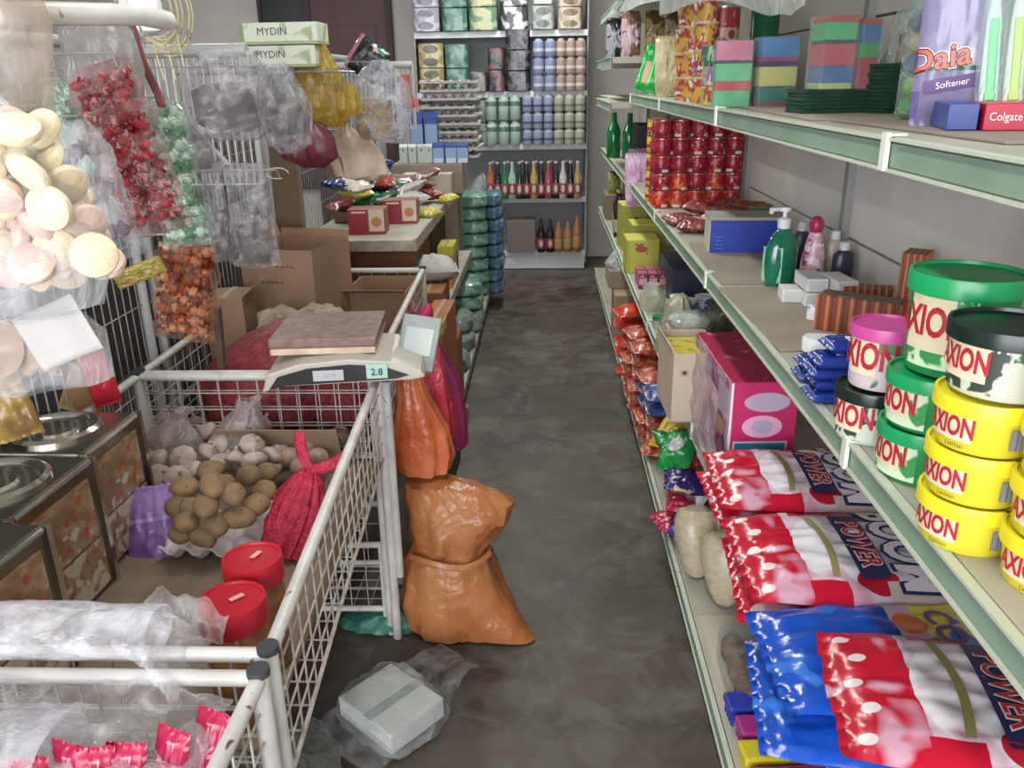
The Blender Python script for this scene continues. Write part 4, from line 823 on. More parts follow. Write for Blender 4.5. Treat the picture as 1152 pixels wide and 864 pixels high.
carton('riser_carton', 'low red and cream carton under the round tins', 'carton', (.62, 2.79, Z3), (.25, .14, .099), 0, mat('red cream carton', 'a84a40', .5, zones=(('noise', 'xz', (20, .55, .6), 'd8c8a8'),)), tape=True)
for i, (c_, c2, lab) in enumerate((('c8b84a', 'a83a30', 'yellow red snack box, bottom of the stack left of sponges'), ('d0c8b4', '8a6a9c', 'cream snack box, second up beside the sponges'), ('1f7a4c', 'a8c8a8', 'dark green snack box, top one beside the sponges'))):
    t = thing('snack_box', lab, 'box', (.478+.004*(i % 2), 2.46, Z3+i*.052), .05*(i % 3-1), 'small snack boxes on upper shelf'); box1('box', (.075, .09, .05), mat('snack box '+c_, c_, .4, zones=(('noise', 'xz', (40, .56, .6), c2),)), t, c=(0, 0, .025)); box1('end_flap', (.06, .001, .03), mat('snack flap '+c2, c2, .4), t, c=(0, -.0456, .025), bevel=0)
# ------------------------------------------------ LOWER RIGHT SHELF: washing powder
dz = [('disc', 'xy', (.12+.19*i, .085+.03*(i % 2), .035, .028), 'e6dad8') for i in range(5)]
boomm = mat('washing powder film', 'cc1230', .2, bump=.35, bs=16, zones=[
    ('diag', 'yy', (1, 0, .26, 2), 'dcc6d2'), ('disc', 'xy', (.55, .42, .40, .17), 'e8e2ea'), ('noise', 'xy', (9, .58, .66), 'd9a0b6'),
    ('diag', 'xy', (.0, 1, .60, 2), 'c8c4d4'), ('box', 'xy', (0, .12, .3, .75), 'c41a38'), ('box', 'xy', (.86, 1, .25, .40), 'cc1230'), ('disc', 'xy', (.86, .52, .10, .08), 'c01830'),
    ('box', 'xy', (.87, 1.0, .55, .85), 'c9b8b0'), ('box', 'xy', (.84, 1, .86, 1), 'c01830')] + dz)
bluem = mat('blue washing powder film', '1450c4', .18, bump=.6, bs=13, zones=[('diag', 'yy', (1, 0, .52, 2), 'c8a8c0'), ('box', 'xy', (0, 1, .62, .80), 'd8cc3a'), ('disc', 'xy', (.3, .58, .12, .06), 'd86a30'), ('disc', 'xy', (.75, .55, .10, .05), 'c83a3a'), ('disc', 'xy', (.5, .30, .10, .06), '3aa0e0'), ('noise', 'xy', (16, .62, .66), '2f74dc'), ('box', 'xy', (0, 1, .86, 1.0), 'b8c8b0')])
oliv = mat('olive caption', '8f8a50', .5)
def powder(label, loc, rot, m, w=.27, h=.42, t_=.085, seed=1, boom=True, other=None, group='bags of washing powder on the lower shelf'):
    t = thing('washing_powder_bag', label, 'bag', loc, 0, group, rot=rot)
    pillow('film_bag', w, h, t_, m, t, seed, .007, fin=.045, p=3.0, nx=34, ny=40)
    sf = lambda e: (lambda x, y: t_/2+t_/2*psurf(max(-.99, min(.99, x/(w/2))), max(-.99, min(.99, y/(h/2)*1.09)), 3.0)+.0045+e)
    if boom:
        X1, Y1 = (.94, -.30, 0), (.30, .95, 0); X1 = (1, 0, 0); Y1 = (0, 1, 0)
        lettering('BOOM', .118, navy, t, (.0, .085, 0), X1, Y1, off=.085, surf=sf(0), squash=.78, name='lettering_outline')
        lettering('BOOM', .118, mat('silver white lettering', 'd6d4de', .35), t, (.0, .085, 0), X1, Y1, off=.030, surf=sf(.0012), squash=.78)
        patch('power_band', .215, .052, navy, t, (.0, .008, 0), X1, Y1, surf=sf(.0006), n=10)
        lettering('POWER', .052, mat('white ink', 'f0f0ec'), t, (.0, .008, 0), X1, Y1, off=.045, surf=sf(.0018), squash=.88, name='lettering_outline')
        lettering('POWER', .052, mat('crimson lettering', 'c01f30'), t, (.0, .008, 0), X1, Y1, off=.012, surf=sf(.0028), squash=.88)
        b = MB(); b.grid(14, 3, lambda u, v: Vector(((u-.5)*.20, -.060+.012*math.sin(u*3.1)+(v-.5)*.013, sf(.0012)((u-.5)*.20, -.06)))); st = b.build('caption_strip', oliv, t)
    if other:
        lettering(other, .06, mat('violet lettering', '6a3a86', .4), t, (.02, .08, 0), (1, 0, 0), (0, 1, 0), off=.03, surf=sf(.001))
    return t
RZ = R(-90)
for i in range(2):
    powder('red and white washing powder bag, %s of the stack next to the pink cartons' % ('lower', 'top')[i], (.575+.004*i, 1.680-.015*i, Z1+.002+i*.052), (0, 0, RZ+R(-3*i+1)), boomm, seed=i+1, boom=(i == 1), t_=.052, w=.29)
for i in range(2):
    powder('red and white washing powder bag, %s of the middle stack' % ('lower', 'top')[i], (.558+.004*i, 1.345-.004*i, Z1+.002+i*.055), (0, 0, RZ+R(4*i-5)), boomm, seed=i+5, boom=(i == 1), t_=.055, w=.30)
powder('blue washing powder bag overhanging the shelf edge, lower one', (.515, 1.02, Z1+.002), (0, R(0), RZ+R(-8)), bluem, seed=11, boom=False, t_=.05, w=.27, h=.40)
powder('blue and yellow washing powder bag under nearest red one', (.545, 1.07, Z1+.054), (0, R(0), RZ+R(2)), bluem, seed=12, boom=False, other='COLOR', t_=.048, w=.25)
powder('nearest red and white washing powder bag at the bottom right corner', (.592, .900, Z1+.104), (0, R(-3), RZ+R(-10)), boomm, seed=14, boom=True, t_=.052, w=.28)
# pink cartons
pinkm = mat('magenta carton print', 'c82a66', .35, zones=[('box', 'xz', (.0, .04, 0, 1), 'e8dce4'), ('disc', 'xz', (.55, .78, .34, .11), 'b9a8c0'), ('disc', 'xz', (.5, .50, .30, .13), 'e6a8c8'), ('disc', 'xz', (.5, .50, .17, .08), 'b4a6c4'), ('box', 'xz', (.08, .90, .02, .33), 'd8c8dc'), ('box', 'xz', (.11, .87, .02, .31), '1f86a8'), ('box', 'xz', (.11, .87, .02, .12), '2aa08a')])
pinks = mat('pink carton long side', 'b84a72', .35, zones=[('noise', 'yz', (16, .5, .54), 'b0a4b4'), ('noise', 'yz', (22, .56, .6), '4a4a78'), ('box', 'yz', (0, 1, .0, .10), '565a86'), ('box', 'yz', (.0, .5, .55, .9), 'b9b4c4'), ('disc', 'yz', (.35, .4, .2, .1), 'c9a080')])
for (lab, y, h_) in (('magenta carton, nearer one with blue panel on its end', 1.99, .232), ('magenta carton, farther one behind the first', 2.22, .225)):
    t = thing('magenta_carton', lab, 'carton', (.525, y, Z1), R(2), 'magenta cartons on the lower shelf')
    box1('box', (.165, .215, h_), mat('magenta card', 'bc2456', .35, zones=(('noise', 'xy', (16, .62, .66), 'd890a4'),)), t, c=(0, 0, h_/2), bevel=.002)
    b = MB(); b.box((0, -.1085, h_/2), (.163, .001, h_-.004)); b.build('end_print', pinkm, t, smooth=False)
    b = MB(); b.box((-.0835, 0, h_/2), (.001, .213, h_-.004)); b.build('side_print', pinks, t, smooth=False)
t = thing('film_wrap', 'crumpled clear film hanging over shelf edge beside the magenta cartons', 'plastic film', (.418, 2.02, Z1)); b = MB(); b.grid(16, 20, lambda u, v: Vector((-.008+.014*mnoise.noise(Vector((u*5, v*4, 2))), (u-.5)*.34, -.03+v*.25))); b.build('film', film('pinkish crumpled film', 'f0dce4', .3, .12, 26), t)
# plain carton with open top
t = carton('plain_carton', 'open cream carton with bowl on it, printed small letters', 'carton', (.418, 2.30, Z1+.001), (.135, .24, .205), R(2), mat('cream carton board', 'c2b199', .75, var='b8a68e', vs=5), open_=True, txt=(('Si', .03, ink, 'f', (.045, .135)), ('U', .028, brownink, 'f', (.032, .035))), flaps=(('l', R(80), .012),))
box1('print_mark', (.024, .0008, .020), mat('outlined print mark', 'a89880', .6, zones=(('disc', 'xz', (.5, .5, .25, .28), '40382e'),)), t, c=(-.036, -.121, .150), bevel=0)
box1('yellow_insert', (.115, .20, .03), mat('yellow pack with script', 'd8c83c', .4, zones=(('noise', 'xy', (24, .6, .64), '5a5a2a'),)), t, c=(.005, 0, .172))
t = thing('covered_bowl', 'white enamel bowl in clear foil film on the cream carton', 'bowl', (.452, 2.535, Z1+.164)); 
b = MB(); b.lathe([(.03, 0), (.05, .006), (.064, .036), (.066, .04), (.060, .038), (.046, .012), (.0005, .008)], n=40); b.build('bowl', mat('white bowl', 'e4e6e0', .2, zones=(('box', 'zz', (0, .3, 0, .3), 'c9c860'),)), t)
b = MB(); b.lathe([(.068, .03), (.067, .046), (.05, .058), (.0005, .06)], n=30); b.v = [(x*(1+.1*mnoise.noise(Vector((x*40, y*40, z*40)))), y*(1+.1*mnoise.noise(Vector((y*40, x*40, 2)))), z+.006*mnoise.noise(Vector((x*60, y*60, 0)))) for x, y, z in b.v]; b.build('film_cover', film('foil film', 'dce0da', .35, .1, 40), t)
t = carton('support_carton', 'cream carton under the film covered bowl', 'carton', (.46, 2.54, Z1), (.13, .20, .163), 0, mat('cream carton board', 'c2b199'))
for i, (x, y, z, lab) in enumerate(((.60, 2.62, 0, 'dark olive bag behind the bowl'), (.455, 2.78, 0, 'khaki crumpled bag at the shelf edge before bowl'))):
    t = thing('crumpled_bag', lab, 'bag', (x, y, Z1+.001)); b = MB(); b.loft([(0, 0, 0, .05, .06), (0, 0, .02, .062, .07), (0, 0, .12, .058, .06), (0, 0, .19, .04, .04), (.01, 0, .22, .01, .015)], 36, i+3, .02, 4, .004, 9); b.build('bag', mat('olive grey film' if i else 'dark olive film', '8a866c' if i else '3c4034', .3, var='a8a890' if i else '50543e', vs=18, bump=.6), t)
# blue white cups and jars
bw = mat('blue white print', '2a78c8', .3, zones=(('box', 'zz', (.82, 1, .82, 1), 'e2e6ea'), ('noise', 'xz', (40, .55, .58), 'e4ecf4')))
kk = None
for i, (x, y, z, lab) in enumerate(((.515, 3.20, .012, 'blue and white cup in front, lower left one'), (.535, 3.26, .05, 'blue and white cup stacked, nearest the aisle'), (.565, 3.20, .05, 'blue and white cup stacked next to the first one'), (.635, 3.26, .05, 'blue and white cup standing alone toward the panel'), (.535, 3.26, -.0, 'blue and white cup at the bottom, far one'), (.600, 3.26, -.0, 'blue and white cup at the bottom, panel side'))):
    if kk is None:
        kk = thing('blue_cup', lab, 'cup', (x, y, Z1+z), 0, 'blue and white cups'); b = MB(); b.lathe([(.029, 0), (.033, .048)], n=26); b.build('cup_body', bw, kk); b = MB(); b.lathe([(.034, .046), (.035, .049), (.033, .050), (.031, .044), (.0005, .043)], n=26); b.build('rim', mat('white plastic', 'e2e2e4'), kk)
    else: dup(kk, (x, y, Z1+z), lab, rz=i)
t = thing('glass_jar', 'clear pack with yellow contents beyond the blue cups', 'jar', (.455, 3.42, Z1)); b = MB(); b.loft([(0, 0, 0, .05, .05), (0, 0, .05, .055, .055), (0, 0, .11, .03, .03)], 30, 4, .008); b.build('jar_body', film('clear pack film', 'e4e8dc', .4, .15, 20), t); b = MB(); b.lathe([(.03, .004), (.03, .05), (.0005, .055)], n=16); b.build('contents', mat('yellow contents', 'b0a040', .6), t)
t = thing('green_lid_jar', 'small jar with green lid at the lower shelf edge', 'jar', (.445, 3.14, Z1)); b = MB(); b.lathe([(.022, 0), (.024, .005), (.024, .035)], n=20); b.build('jar_body', mat('clear glass jar', 'aab0a8', .1), t); b = MB(); b.lathe([(.025, .034), (.026, .05), (.0005, .05)], n=20); b.build('lid', mat('green jar lid', '1f8a4a', .35), t)
box_dark = mat('dark navy carton', '2a3246', .5)
carton('navy_carton', 'dark navy carton behind the blue cups', 'carton', (.62, 3.55, Z1), (.16, .2, .16), 0, box_dark)
carton('navy_carton', 'dark blue carton beside the pink striped boxes', 'carton', (.64, 3.90, Z1), (.16, .24, .13), 0, mat('dusk blue carton', '44506a', .5))
# pink striped small boxes
psm = mat('pink striped small carton', 'b83c6a', .4, zones=(('stripe', 'yy', (3, .45, 0), '7c2440'), ('noise', 'xy', (70, .55, .6), 'dca0b4')))
kk = None
for r_ in range(2):
    for c_ in range(4):
        lab = 'small pink striped box, %s from the aisle in the %s row' % (ORD[c_], ('near', 'upper far')[r_])
        loc = (.455+c_*.047, 3.82+r_*.09, Z1+.0+r_*.036)
        if kk is None: kk = thing('pink_striped_box', lab, 'box', loc, 0, 'pink striped small boxes'); box1('box', (.042, .085, .07), psm, kk, c=(0, 0, .035)); box1('end_flap', (.036, .001, .03), mat('pale pink end', 'd9a4b8', .5), kk, c=(0, -.0432, .035), bevel=0)
        else: dup(kk, loc, lab)
for o_ in [o for o in bpy.data.objects if o.get('label', '').startswith('small pink striped box') and 'far row' in o['label']]: o_.location.z = Z1
# yellow cartons
ycm = mat('yellow green carton', 'c4c04a', .45, zones=(('disc', 'xz', (.45, .75, .2, .1), 'b84a34'), ('box', 'xz', (0, .12, 0, 1), 'b4b82a'), ('noise', 'xz', (28, .64, .68), '7a6a5a')))
for i, (x, y, z, d, lab) in enumerate(((.49, 4.22, 0, (.16, .2, .16), 'yellow food carton at shelf edge behind pink striped boxes'), (.55, 4.50, .0, (.18, .2, .19), 'yellow green carton with dark window behind the first yellow one'), (.50, 4.80, .0, (.14, .2, .25), 'lime yellow carton farther up the row'))):
    t = thing('yellow_food_carton', lab, 'carton', (x, y, Z1+z), .03*i, 'yellow cartons on lower shelf'); box1('box', d, ycm if i == 0 else mat('lime carton', 'a4a840', .45, zones=(('box', 'xz', (.45, .65, .5, .75), '3a3a30'), ('noise', 'xz', (30, .6, .64), '8a9020'))), t, c=(0, 0, d[2]/2)); box1('lid_flap', (d[0], d[1], .006), mat('yellow lid card', 'd8d458', .45), t, c=(0, 0, d[2]+.003), bevel=.001)
# far lower shelf goods
for i, (x, y, r, h, c1, c2, lab) in enumerate(((.46, 5.15, .035, .26, '2c2a28', '1c1c1c', 'dark bottle farthest along the lower shelf'), (.47, 5.32, .035, .26, '3a2420', 'c8b83a', 'brown bottle with yellow cap in the far row'), (.56, 5.25, .035, .27, '2a2c2a', '2a3a8a', 'dark bottle with blue cap in the far row'), (.55, 5.45, .035, .25, '4a2420', '1c1c1c', 'maroon brown bottle in the far row'), (.48, 5.55, .03, .24, '322620', 'c8c8c0', 'brown bottle with pale cap in the far row'))):
    bottle('sauce_bottle', lab, 'bottle', (x, y, Z1), r, h, mat('glass '+c1, c1, .12), mat('cap '+c2, c2, .3), mat('lime label', 'a0a838', .4) if i in (1, 2) else mat('cream label', 'c2b69a', .5), group='dark bottles far along lower shelf')
carton('brown_carton', 'plain brown carton on the lower shelf far away', 'carton', (.55, 5.95, Z1), (.26, .3, .17), 0, mat('dim carton', '8b7966', .8), tape=True)
for i, (x, y, z, c_, lab) in enumerate(((.48, 5.9, .171, '969a48', 'olive yellow pack on top of far carton'), (.58, 5.88, .171, 'a4a856', 'lime pack on the far carton beside olive one'))):
    t = thing('small_pack', lab, 'packet', (x, y, Z1+z), 0, rot=(R(85), 0, 0)); o = pillow('film_bag', .09, .15, .05, mat('pack '+c_, c_, .35, zones=(('noise', 'xy', (26, .58, .62), '3c4020'),)), t, i, .005); o.location = (0, .075, 0)
# ------------------------------------------------ BASE DECK (right)
carton('brown_carton', 'brown carton on the right base shelf standing by the aisle', 'carton', (.475, 4.62, Z0), (.17, .26, .27), 0, cardm, tape=True, txt=(('|_|', .09, brownink, 'f', (.03, .13)),))
carton('brown_carton', 'smaller brown carton stacked on another at aisle', 'carton', (.46, 4.80, Z0+.272), (.19, .28, .10), 0, mat('pale carton', '9d8d7c', .8, var='8e7e6c', vs=5), tape=True)
t = thing('clear_film_heap', 'clear crumpled film lying on the stacked brown cartons', 'plastic film', (.475, 4.80, Z0+.374)); b = MB(); b.loft([(0, 0, 0, .10, .13), (0, 0, .03, .10, .13), (0, .03, .08, .06, .08), (0, .03, .10, .01, .01)], 36, 4, .035, 3); b.build('film', film('clear film', 'e6eaea', .3, .12, 22), t)
redm = mat('red noodle film', 'a83226', .25, bump=.5, bs=30, zones=(('noise', 'xy', (22, .5, .55), 'c06848'), ('noise', 'xy', (40, .62, .66), 'd8b8a0')))
orm = mat('orange red film', 'd0351e', .25, bump=.5, bs=24, zones=(('noise', 'xy', (20, .6, .66), '3a5a30'),))
redb = mat('blue red noodle film', 'a83226', .25, bump=.5, bs=30, zones=(('diag', 'xy', (0, 1, 0, .28), '34508e'), ('noise', 'xy', (30, .6, .64), 'c8a0a0')))
kk = {}
def packat(nm, label, loc, rot, m, w, h, t_, group, seed=1):
    key = (m.name, w, h)
    if key in kk: return dup(kk[key], loc, label, rot=rot)
    t = thing(nm, label, 'packet', loc, 0, group, rot=rot); pillow('film_bag', w, h, t_, m, t, seed, .006, p=2.6); kk[key] = t; return t
for j, y in enumerate((3.00, 3.20, 3.40, 3.62)):
    for i in range(5 if j < 2 else 6):
        mm = redb if (i, j) in ((2, 1), (3, 1), (3, 0), (4, 0)) else redm
        packat('noodle_pack', 'red snack pack lying flat, %s layer of the %s pile by aisle' % (ORD[i], ORD[j]), (.51+.006*((i*3+j) % 4)-.01*j, y, Z0+.002+i*.058), (0, 0, R(-90+((i*37+j*13) % 9-4)*2)), mm, .18, .26, .052, 'red packs piled on the right base shelf')
for i in range(5):
    packat('chilli_pack', 'orange red pack stacked upright beside brown cartons, %s up' % ORD[i], (.475-.004*i, 3.92+(i % 2)*.06, Z0+.002+i*.074), (0, 0, R(-90+((i*31) % 9-4)*3)), orm, .17, .24, .07, 'orange red packs by the aisle')
# bright sachets
cols = [('b81c48', 'crimson sachet lying lowest before rice bags'), ('3a2a78', 'dark violet sachet near the bottom of the heap'), ('c02048', 'red sachet with pale patch in the heap'), ('c8b020', 'yellow sachet under the green one'), ('3a2570', 'violet foil sachet in the middle of heap'), ('14913e', 'bright green sachet on top of heap'), ('0f7c34', 'darker green sachet at the back of heap'), ('a82838', 'dark red sachet behind the green one'), ('c4a428', 'golden sachet farthest in the heap')]
for i, (c_, lab) in enumerate(cols):
    p = [(.445, 2.43, .0), (.47, 2.36, .03), (.485, 2.42, .075), (.50, 2.50, .11), (.475, 2.44, .135), (.46, 2.58, .195), (.44, 2.66, .16), (.52, 2.62, .18), (.47, 2.78, .17)][i]
    rt = [(0, 0, -1.3), (.1, -.1, -.4), (0, .15, -1.8), (.2, 0, -1.1), (-.1, .1, -1.7), (.45, -.3, -.5), (.3, .4, .4), (.5, 0, .2), (.4, 0, -.6)][i]
    t = thing('bright_sachet', lab, 'packet', (p[0], p[1], Z0+.004+p[2]), 0, 'bright coloured sachets on right base shelf', rot=rt); pillow('film_bag', .125, .18, .045, mat('sachet '+c_, c_, .22, bump=.5, bs=22, zones=(('disc', 'xy', (.5, .5, .24, .16), 'b8b4bc'),) if i in (2, 5, 1) else (('noise', 'xy', (22, .62, .66), 'd8c0a0'),)), t, i+1, .008)
carton('low_carton', 'shallow carton under the bright sachets at back', 'carton', (.60, 2.62, Z0), (.16, .6, .18), 0, mat('dim carton', '8b7966'))
# rice bags
ricem = mat('rice in clear bag', 'b8aa88', .22, var='c6ba9c', vs=60, bump=.2, bs=120)
for i, (x, y, tilt, rz, lab) in enumerate(((.447, 2.13, R(-14), R(14), 'fat clear bag of rice leaning at aisle edge'), (.505, 1.985, R(-22), R(-16), 'clear bag of rice leaning behind first, half under the shelf'), (.56, 2.14, R(-10), R(8), 'clear bag of rice farther under the shelf'))):
    t = thing('rice_bag', lab, 'bag', (x, y, Z0+.006), 0, 'clear bags of rice', rot=(R(-20 if i == 0 else -24), R(8 if i == 0 else -6), rz)); b = MB(); b.loft([(0, 0, 0, .010, .010), (0, 0, .010, .022, .020), (0, 0, .05, .036, .030), (0, 0, .12, .050, .040), (0, 0, .18, .055, .042), (0, 0, .215, .044, .032), (0, 0, .230, .014, .010)], 36, i+1, .004, 3, .001, 5, pw=2.3); b.build('rice', ricem, t)
    b = MB(); b.loft([(0, 0, .222, .012, .008), (.004, 0, .235, .010, .005), (.010, 0, .26, .022, .004)], 20, i, .004, 5, .002, 7, cap=False); b.build('gathered_top', film('clear film', 'e6eaea'), t); t.scale = (1.3, 1.3, .92)
# eggs pack, coloured brushes under the powder
t = thing('brown_egg_pack', 'clear pack of brown rolls on the base shelf', 'packet', (.52, 1.70, Z0)); 
for i in range(3):
    for j in range(2): b = MB(); b.loft([(0, 0, 0, .01, .02), (0, 0, .01, .03, .05), (0, 0, .04, .034, .055), (0, 0, .055, .02, .04), (0, 0, .06, .002, .003)], 24, i, .003); o = b.build('roll', mat('brown bread', '6d4a34', .6, var='8a6448', vs=20), t); o.location = (-.04+j*.075, -.09+i*.075, 0)
b = MB(); b.loft([(0, 0, .0, .085, .13), (0, 0, .05, .085, .13), (0, 0, .075, .06, .10)], 36, 2, .01, 3, pw=4); b.build('film', film('thin bread film', 'e6eaea', .02, .08, 22, .7, .2), t)
brc = [('2a3ab0', 'royal blue brush block'), ('a82a80', 'purple brush block'), ('d0c020', 'yellow brush block'), ('a82a80', 'magenta brush block'), ('c8b820', 'mustard brush block'), ('2a9a48', 'green brush block'), ('c03030', 'red brush block')]
for i, (c_, lab) in enumerate(brc):
    x, y = .50+.01*(i % 2), 1.56-.075*i
    t = thing('scrubbing_brush', lab+' on base shelf, %s in the row toward the camera' % ORD[i], 'brush', (x, y, Z0), R(4), 'coloured scrubbing brushes'); box1('brush_back', (.17, .06, .022), mat('brush plastic '+c_, c_, .3), t, c=(0, 0, .041), bevel=.006)
    b = MB()
    for a in range(12):
        for c in range(4): b.box((-.075+a*.0137, -.022+c*.0147, .015), (.007, .007, .03))
    b.build('bristles', mat('bristle '+c_, c_, .6), t, smooth=False)
# flat tiles (cream mats) on the deck between goods
for i, (y, l) in enumerate(((1.92, .35),)):
    tag(box1('cream_mat', (.30, l, .004), mat('cream board', 'bdb4a2', .6), c=(.57, y-.15, Z0+.002), bevel=.001), 'cream board lying on bare part of right base shelf', 'board')
# ================================================================== LEFT: HANGING GOODS
clear = film('clear bag film', 'f2f3f5', .08, .12, 20, .9, .3)
frost = film('frosty bag film', 'e2e0e2', .10, .12, 30, 1.0, .42)
# ceiling-hung rod carrying the nearest bags
t = thing('hanging_rod', 'white enamel rod above the hanging snack bags', 'rod', (-.52, .82, 1.565))
b = MB(); b.tube([(-.45, -.05, -.01), (.0, .03, .004), (.055, .20, .013), (.062, .26, .010)], .0115, 12); b.build('rod', whitetube, t)
for x, y, z in ((-.4, -.04, -.01), (.045, .17, .010)): b = MB(); b.tube([(x, y, z), (x, y, 1.06)], .003, 6); b.build('hanger_wire', gridm, t)
# biscuit bag
bag = thing('biscuit_bag', 'clear bag of round cream biscuits hanging nearest on the left', 'bag', (-.545, .78, 1.30))
b = MB(); b.loft([(0, 0, -.012, .06, .02), (0, 0, 0, .105, .045), (0, 0, .05, .118, .062), (0, 0, .11, .105, .058), (-.01, 0, .17, .075, .038), (-.02, 0, .23, .045, .018), (-.022, 0, .275, .030, .010)], 56, 3, .010, 3, .003, 12, cap=False)
b.build('bag_film', clear, bag)
b = MB(); b.loft([(-.022, 0, .27, .012, .006), (-.022, 0, .285, .010, .005), (-.03, 0, .33, .04, .006)], 24, 4, .006, 5, .003, 7, cap=False); b.build('gathered_top', clear, bag)
bisc = [mat('cream biscuit', 'dcc8a0', .75, var='e6d6b8', vs=24, bump=.3, bs=160), mat('pale pink biscuit', 'd8b4a6', .75, var='f0d6c8', vs=24, bump=.3, bs=160), mat('ivory biscuit', 'e2dac4', .75, var='e2d0a0', vs=24, bump=.3, bs=160)]
bspots = [(105, 287, .022, 1, 0), (65, 280, .022, .9, 0), (28, 270, .02, 0, 1), (60, 232, .021, .6, 0), (18, 228, .022, .2, 2), (92, 250, .02, 1.2, 1), (38, 300, .02, .3, 1), (5, 300, .02, .4, 1), (5, 260, .02, .1, 1), (38, 190, .021, .4, 2), (8, 185, .022, .2, 0), (70, 205, .02, .9, 0), (20, 152, .02, .5, 2), (48, 252, .02, .2, 1), (80, 300, .018, .5, 1), (2, 215, .02, .7, 1), (-8, 280, .02, .4, 0), (-5, 240, .02, .4, 1), (-12, 200, .02, .4, 2), (-10, 160, .02, .4, 0), (-20, 300, .02, .4, 1)]
bspots += [(x_, y_, .02, (x_*7 % 13)/10, (x_+y_) % 3) for x_, y_ in ((20, 300), (52, 305), (85, 270), (70, 255), (15, 245), (35, 215), (60, 185), (20, 200), (42, 165), (5, 140), (28, 175), (100, 262), (50, 150), (-4, 180), (82, 230), (75, 300), (118, 300), (15, 275))]
bk = {}
for i, (px, py, r, a, mi) in enumerate(bspots):
    p = P(px, py, Y=(.745 if i < 21 else .785)+.018*((i*7) % 3)); lab = 'round %s biscuit inside the hanging clear bag' % ('cream', 'pinkish', 'ivory')[mi]
    if mi not in bk:
        b = MB(); b.lathe([(.0005, 0), (.018, .0), (.023, .003), (.0245, .008), (.023, .013), (.017, .0165), (.0005, .0185)], n=28); o = b.build('round_biscuit', bisc[mi]); bk[mi] = o
    else: o = bk[mi].copy(); COL.objects.link(o)
    o.location = p; o.rotation_euler = (R(80)+.9*math.sin(i*3), .8*math.cos(i*2), a-.5); o.scale = (.86, .86, .80)
    tag(o, lab, 'biscuit', '%s biscuits in the hanging bag' % ('cream', 'pinkish', 'ivory')[mi])
# wafer bag below, white paper, yellow packet
t = thing('wafer_bag', 'clear bag of tan wafers hanging under the biscuit bag', 'bag', (-.575, .83, 1.195)); b = MB(); b.loft([(0, 0, 0, .07, .03), (0, 0, .01, .10, .04), (0, 0, .06, .105, .045), (0, 0, .095, .06, .02), (0, 0, .11, .02, .01)], 44, 6, .012, 3, .003, 9); b.build('bag_film', clear, t)
for i in range(5): b = MB(); b.lathe([(.0005, 0), (.028, 0), (.030, .004), (.0005, .006)], n=24); o = b.build('wafer', mat('tan wafer', 'b0957a', .8, var='9a7c60', vs=30), t); o.location = (-.06+.028*i, -.005, .045); o.rotation_euler = (R(75), .1*i, .3-.3*i)
p = P(66, 375, Y=.775); t = thing('price_paper', 'white paper slip hanging below the biscuit bag', 'paper', p); b = MB(); b.grid(10, 10, lambda u, v: Vector(((u-.5)*.075, .008*math.sin(u*4), (v-.5)*.06))); b.build('slip', mat('grey white paper', 'aeaca8', .7), t, rot=(0, R(-22), 0), solid=.0006)
t = thing('wide_paper', 'grey white film sheet hanging at left photo edge', 'paper', P(12, 385, Y=.83)); b = MB(); b.grid(10, 8, lambda u, v: Vector(((u-.5)*.11, .008*math.sin(u*6), (v-.5)*.03))); b.build('sheet', mat('grey white paper', 'c9c8c6'), t, rot=(0, R(10), 0), solid=.0006)
t = thing('yellow_snack_packet', 'yellow and brown snack packet hanging at left photo edge', 'packet', P(22, 492, Y=1.0), 0, rot=(R(85), R(-15), R(10))); o = pillow('film_bag', .085, .12, .025, mat('yellow brown film', '9c8430', .25, var='6a4c24', vs=14, bump=.6, bs=24), t, 3, .006); o.location = (0, .06, 0)
t = thing('yellow_snack_packet', 'olive yellow packet behind the biscuit bag, right lower side', 'packet', P(158, 306, Y=1.32), 0, rot=(R(80), R(70), R(0))); o = pillow('film_bag', .03, .085, .012, mat('olive yellow film', '9a8838', .3, var='7d6b2c', vs=14, bump=.5), t, 4, .004); o.location = (0, .0, 0)
# red card packets by the wire fence
t = thing('red_snack_card', 'red snack packet standing between wire grid and biscuit tins', 'packet', P(122, 452, Y=1.75), 0, rot=(R(88), R(-8), R(30))); o = pillow('film_bag', .06, .13, .02, mat('signal red film', 'b8202c', .3), t, 3, .003); o.location = (0, .06, 0)
t = thing('tan_snack_card', 'tan carton leaning behind the biscuit tins', 'carton', P(88, 452, Y=1.75)+Vector((0, 0, -.02)), 0, rot=(0, R(25), R(20))); box1('box', (.09, .02, .11), mat('tan print', 'a07c44', .6, var='b89458', vs=10), t, c=(0, 0, .05)); box1('front_print', (.08, .001, .09), mat('tan inner print', '8d6c3a', .6), t, c=(0, -.011, .05), bevel=0)
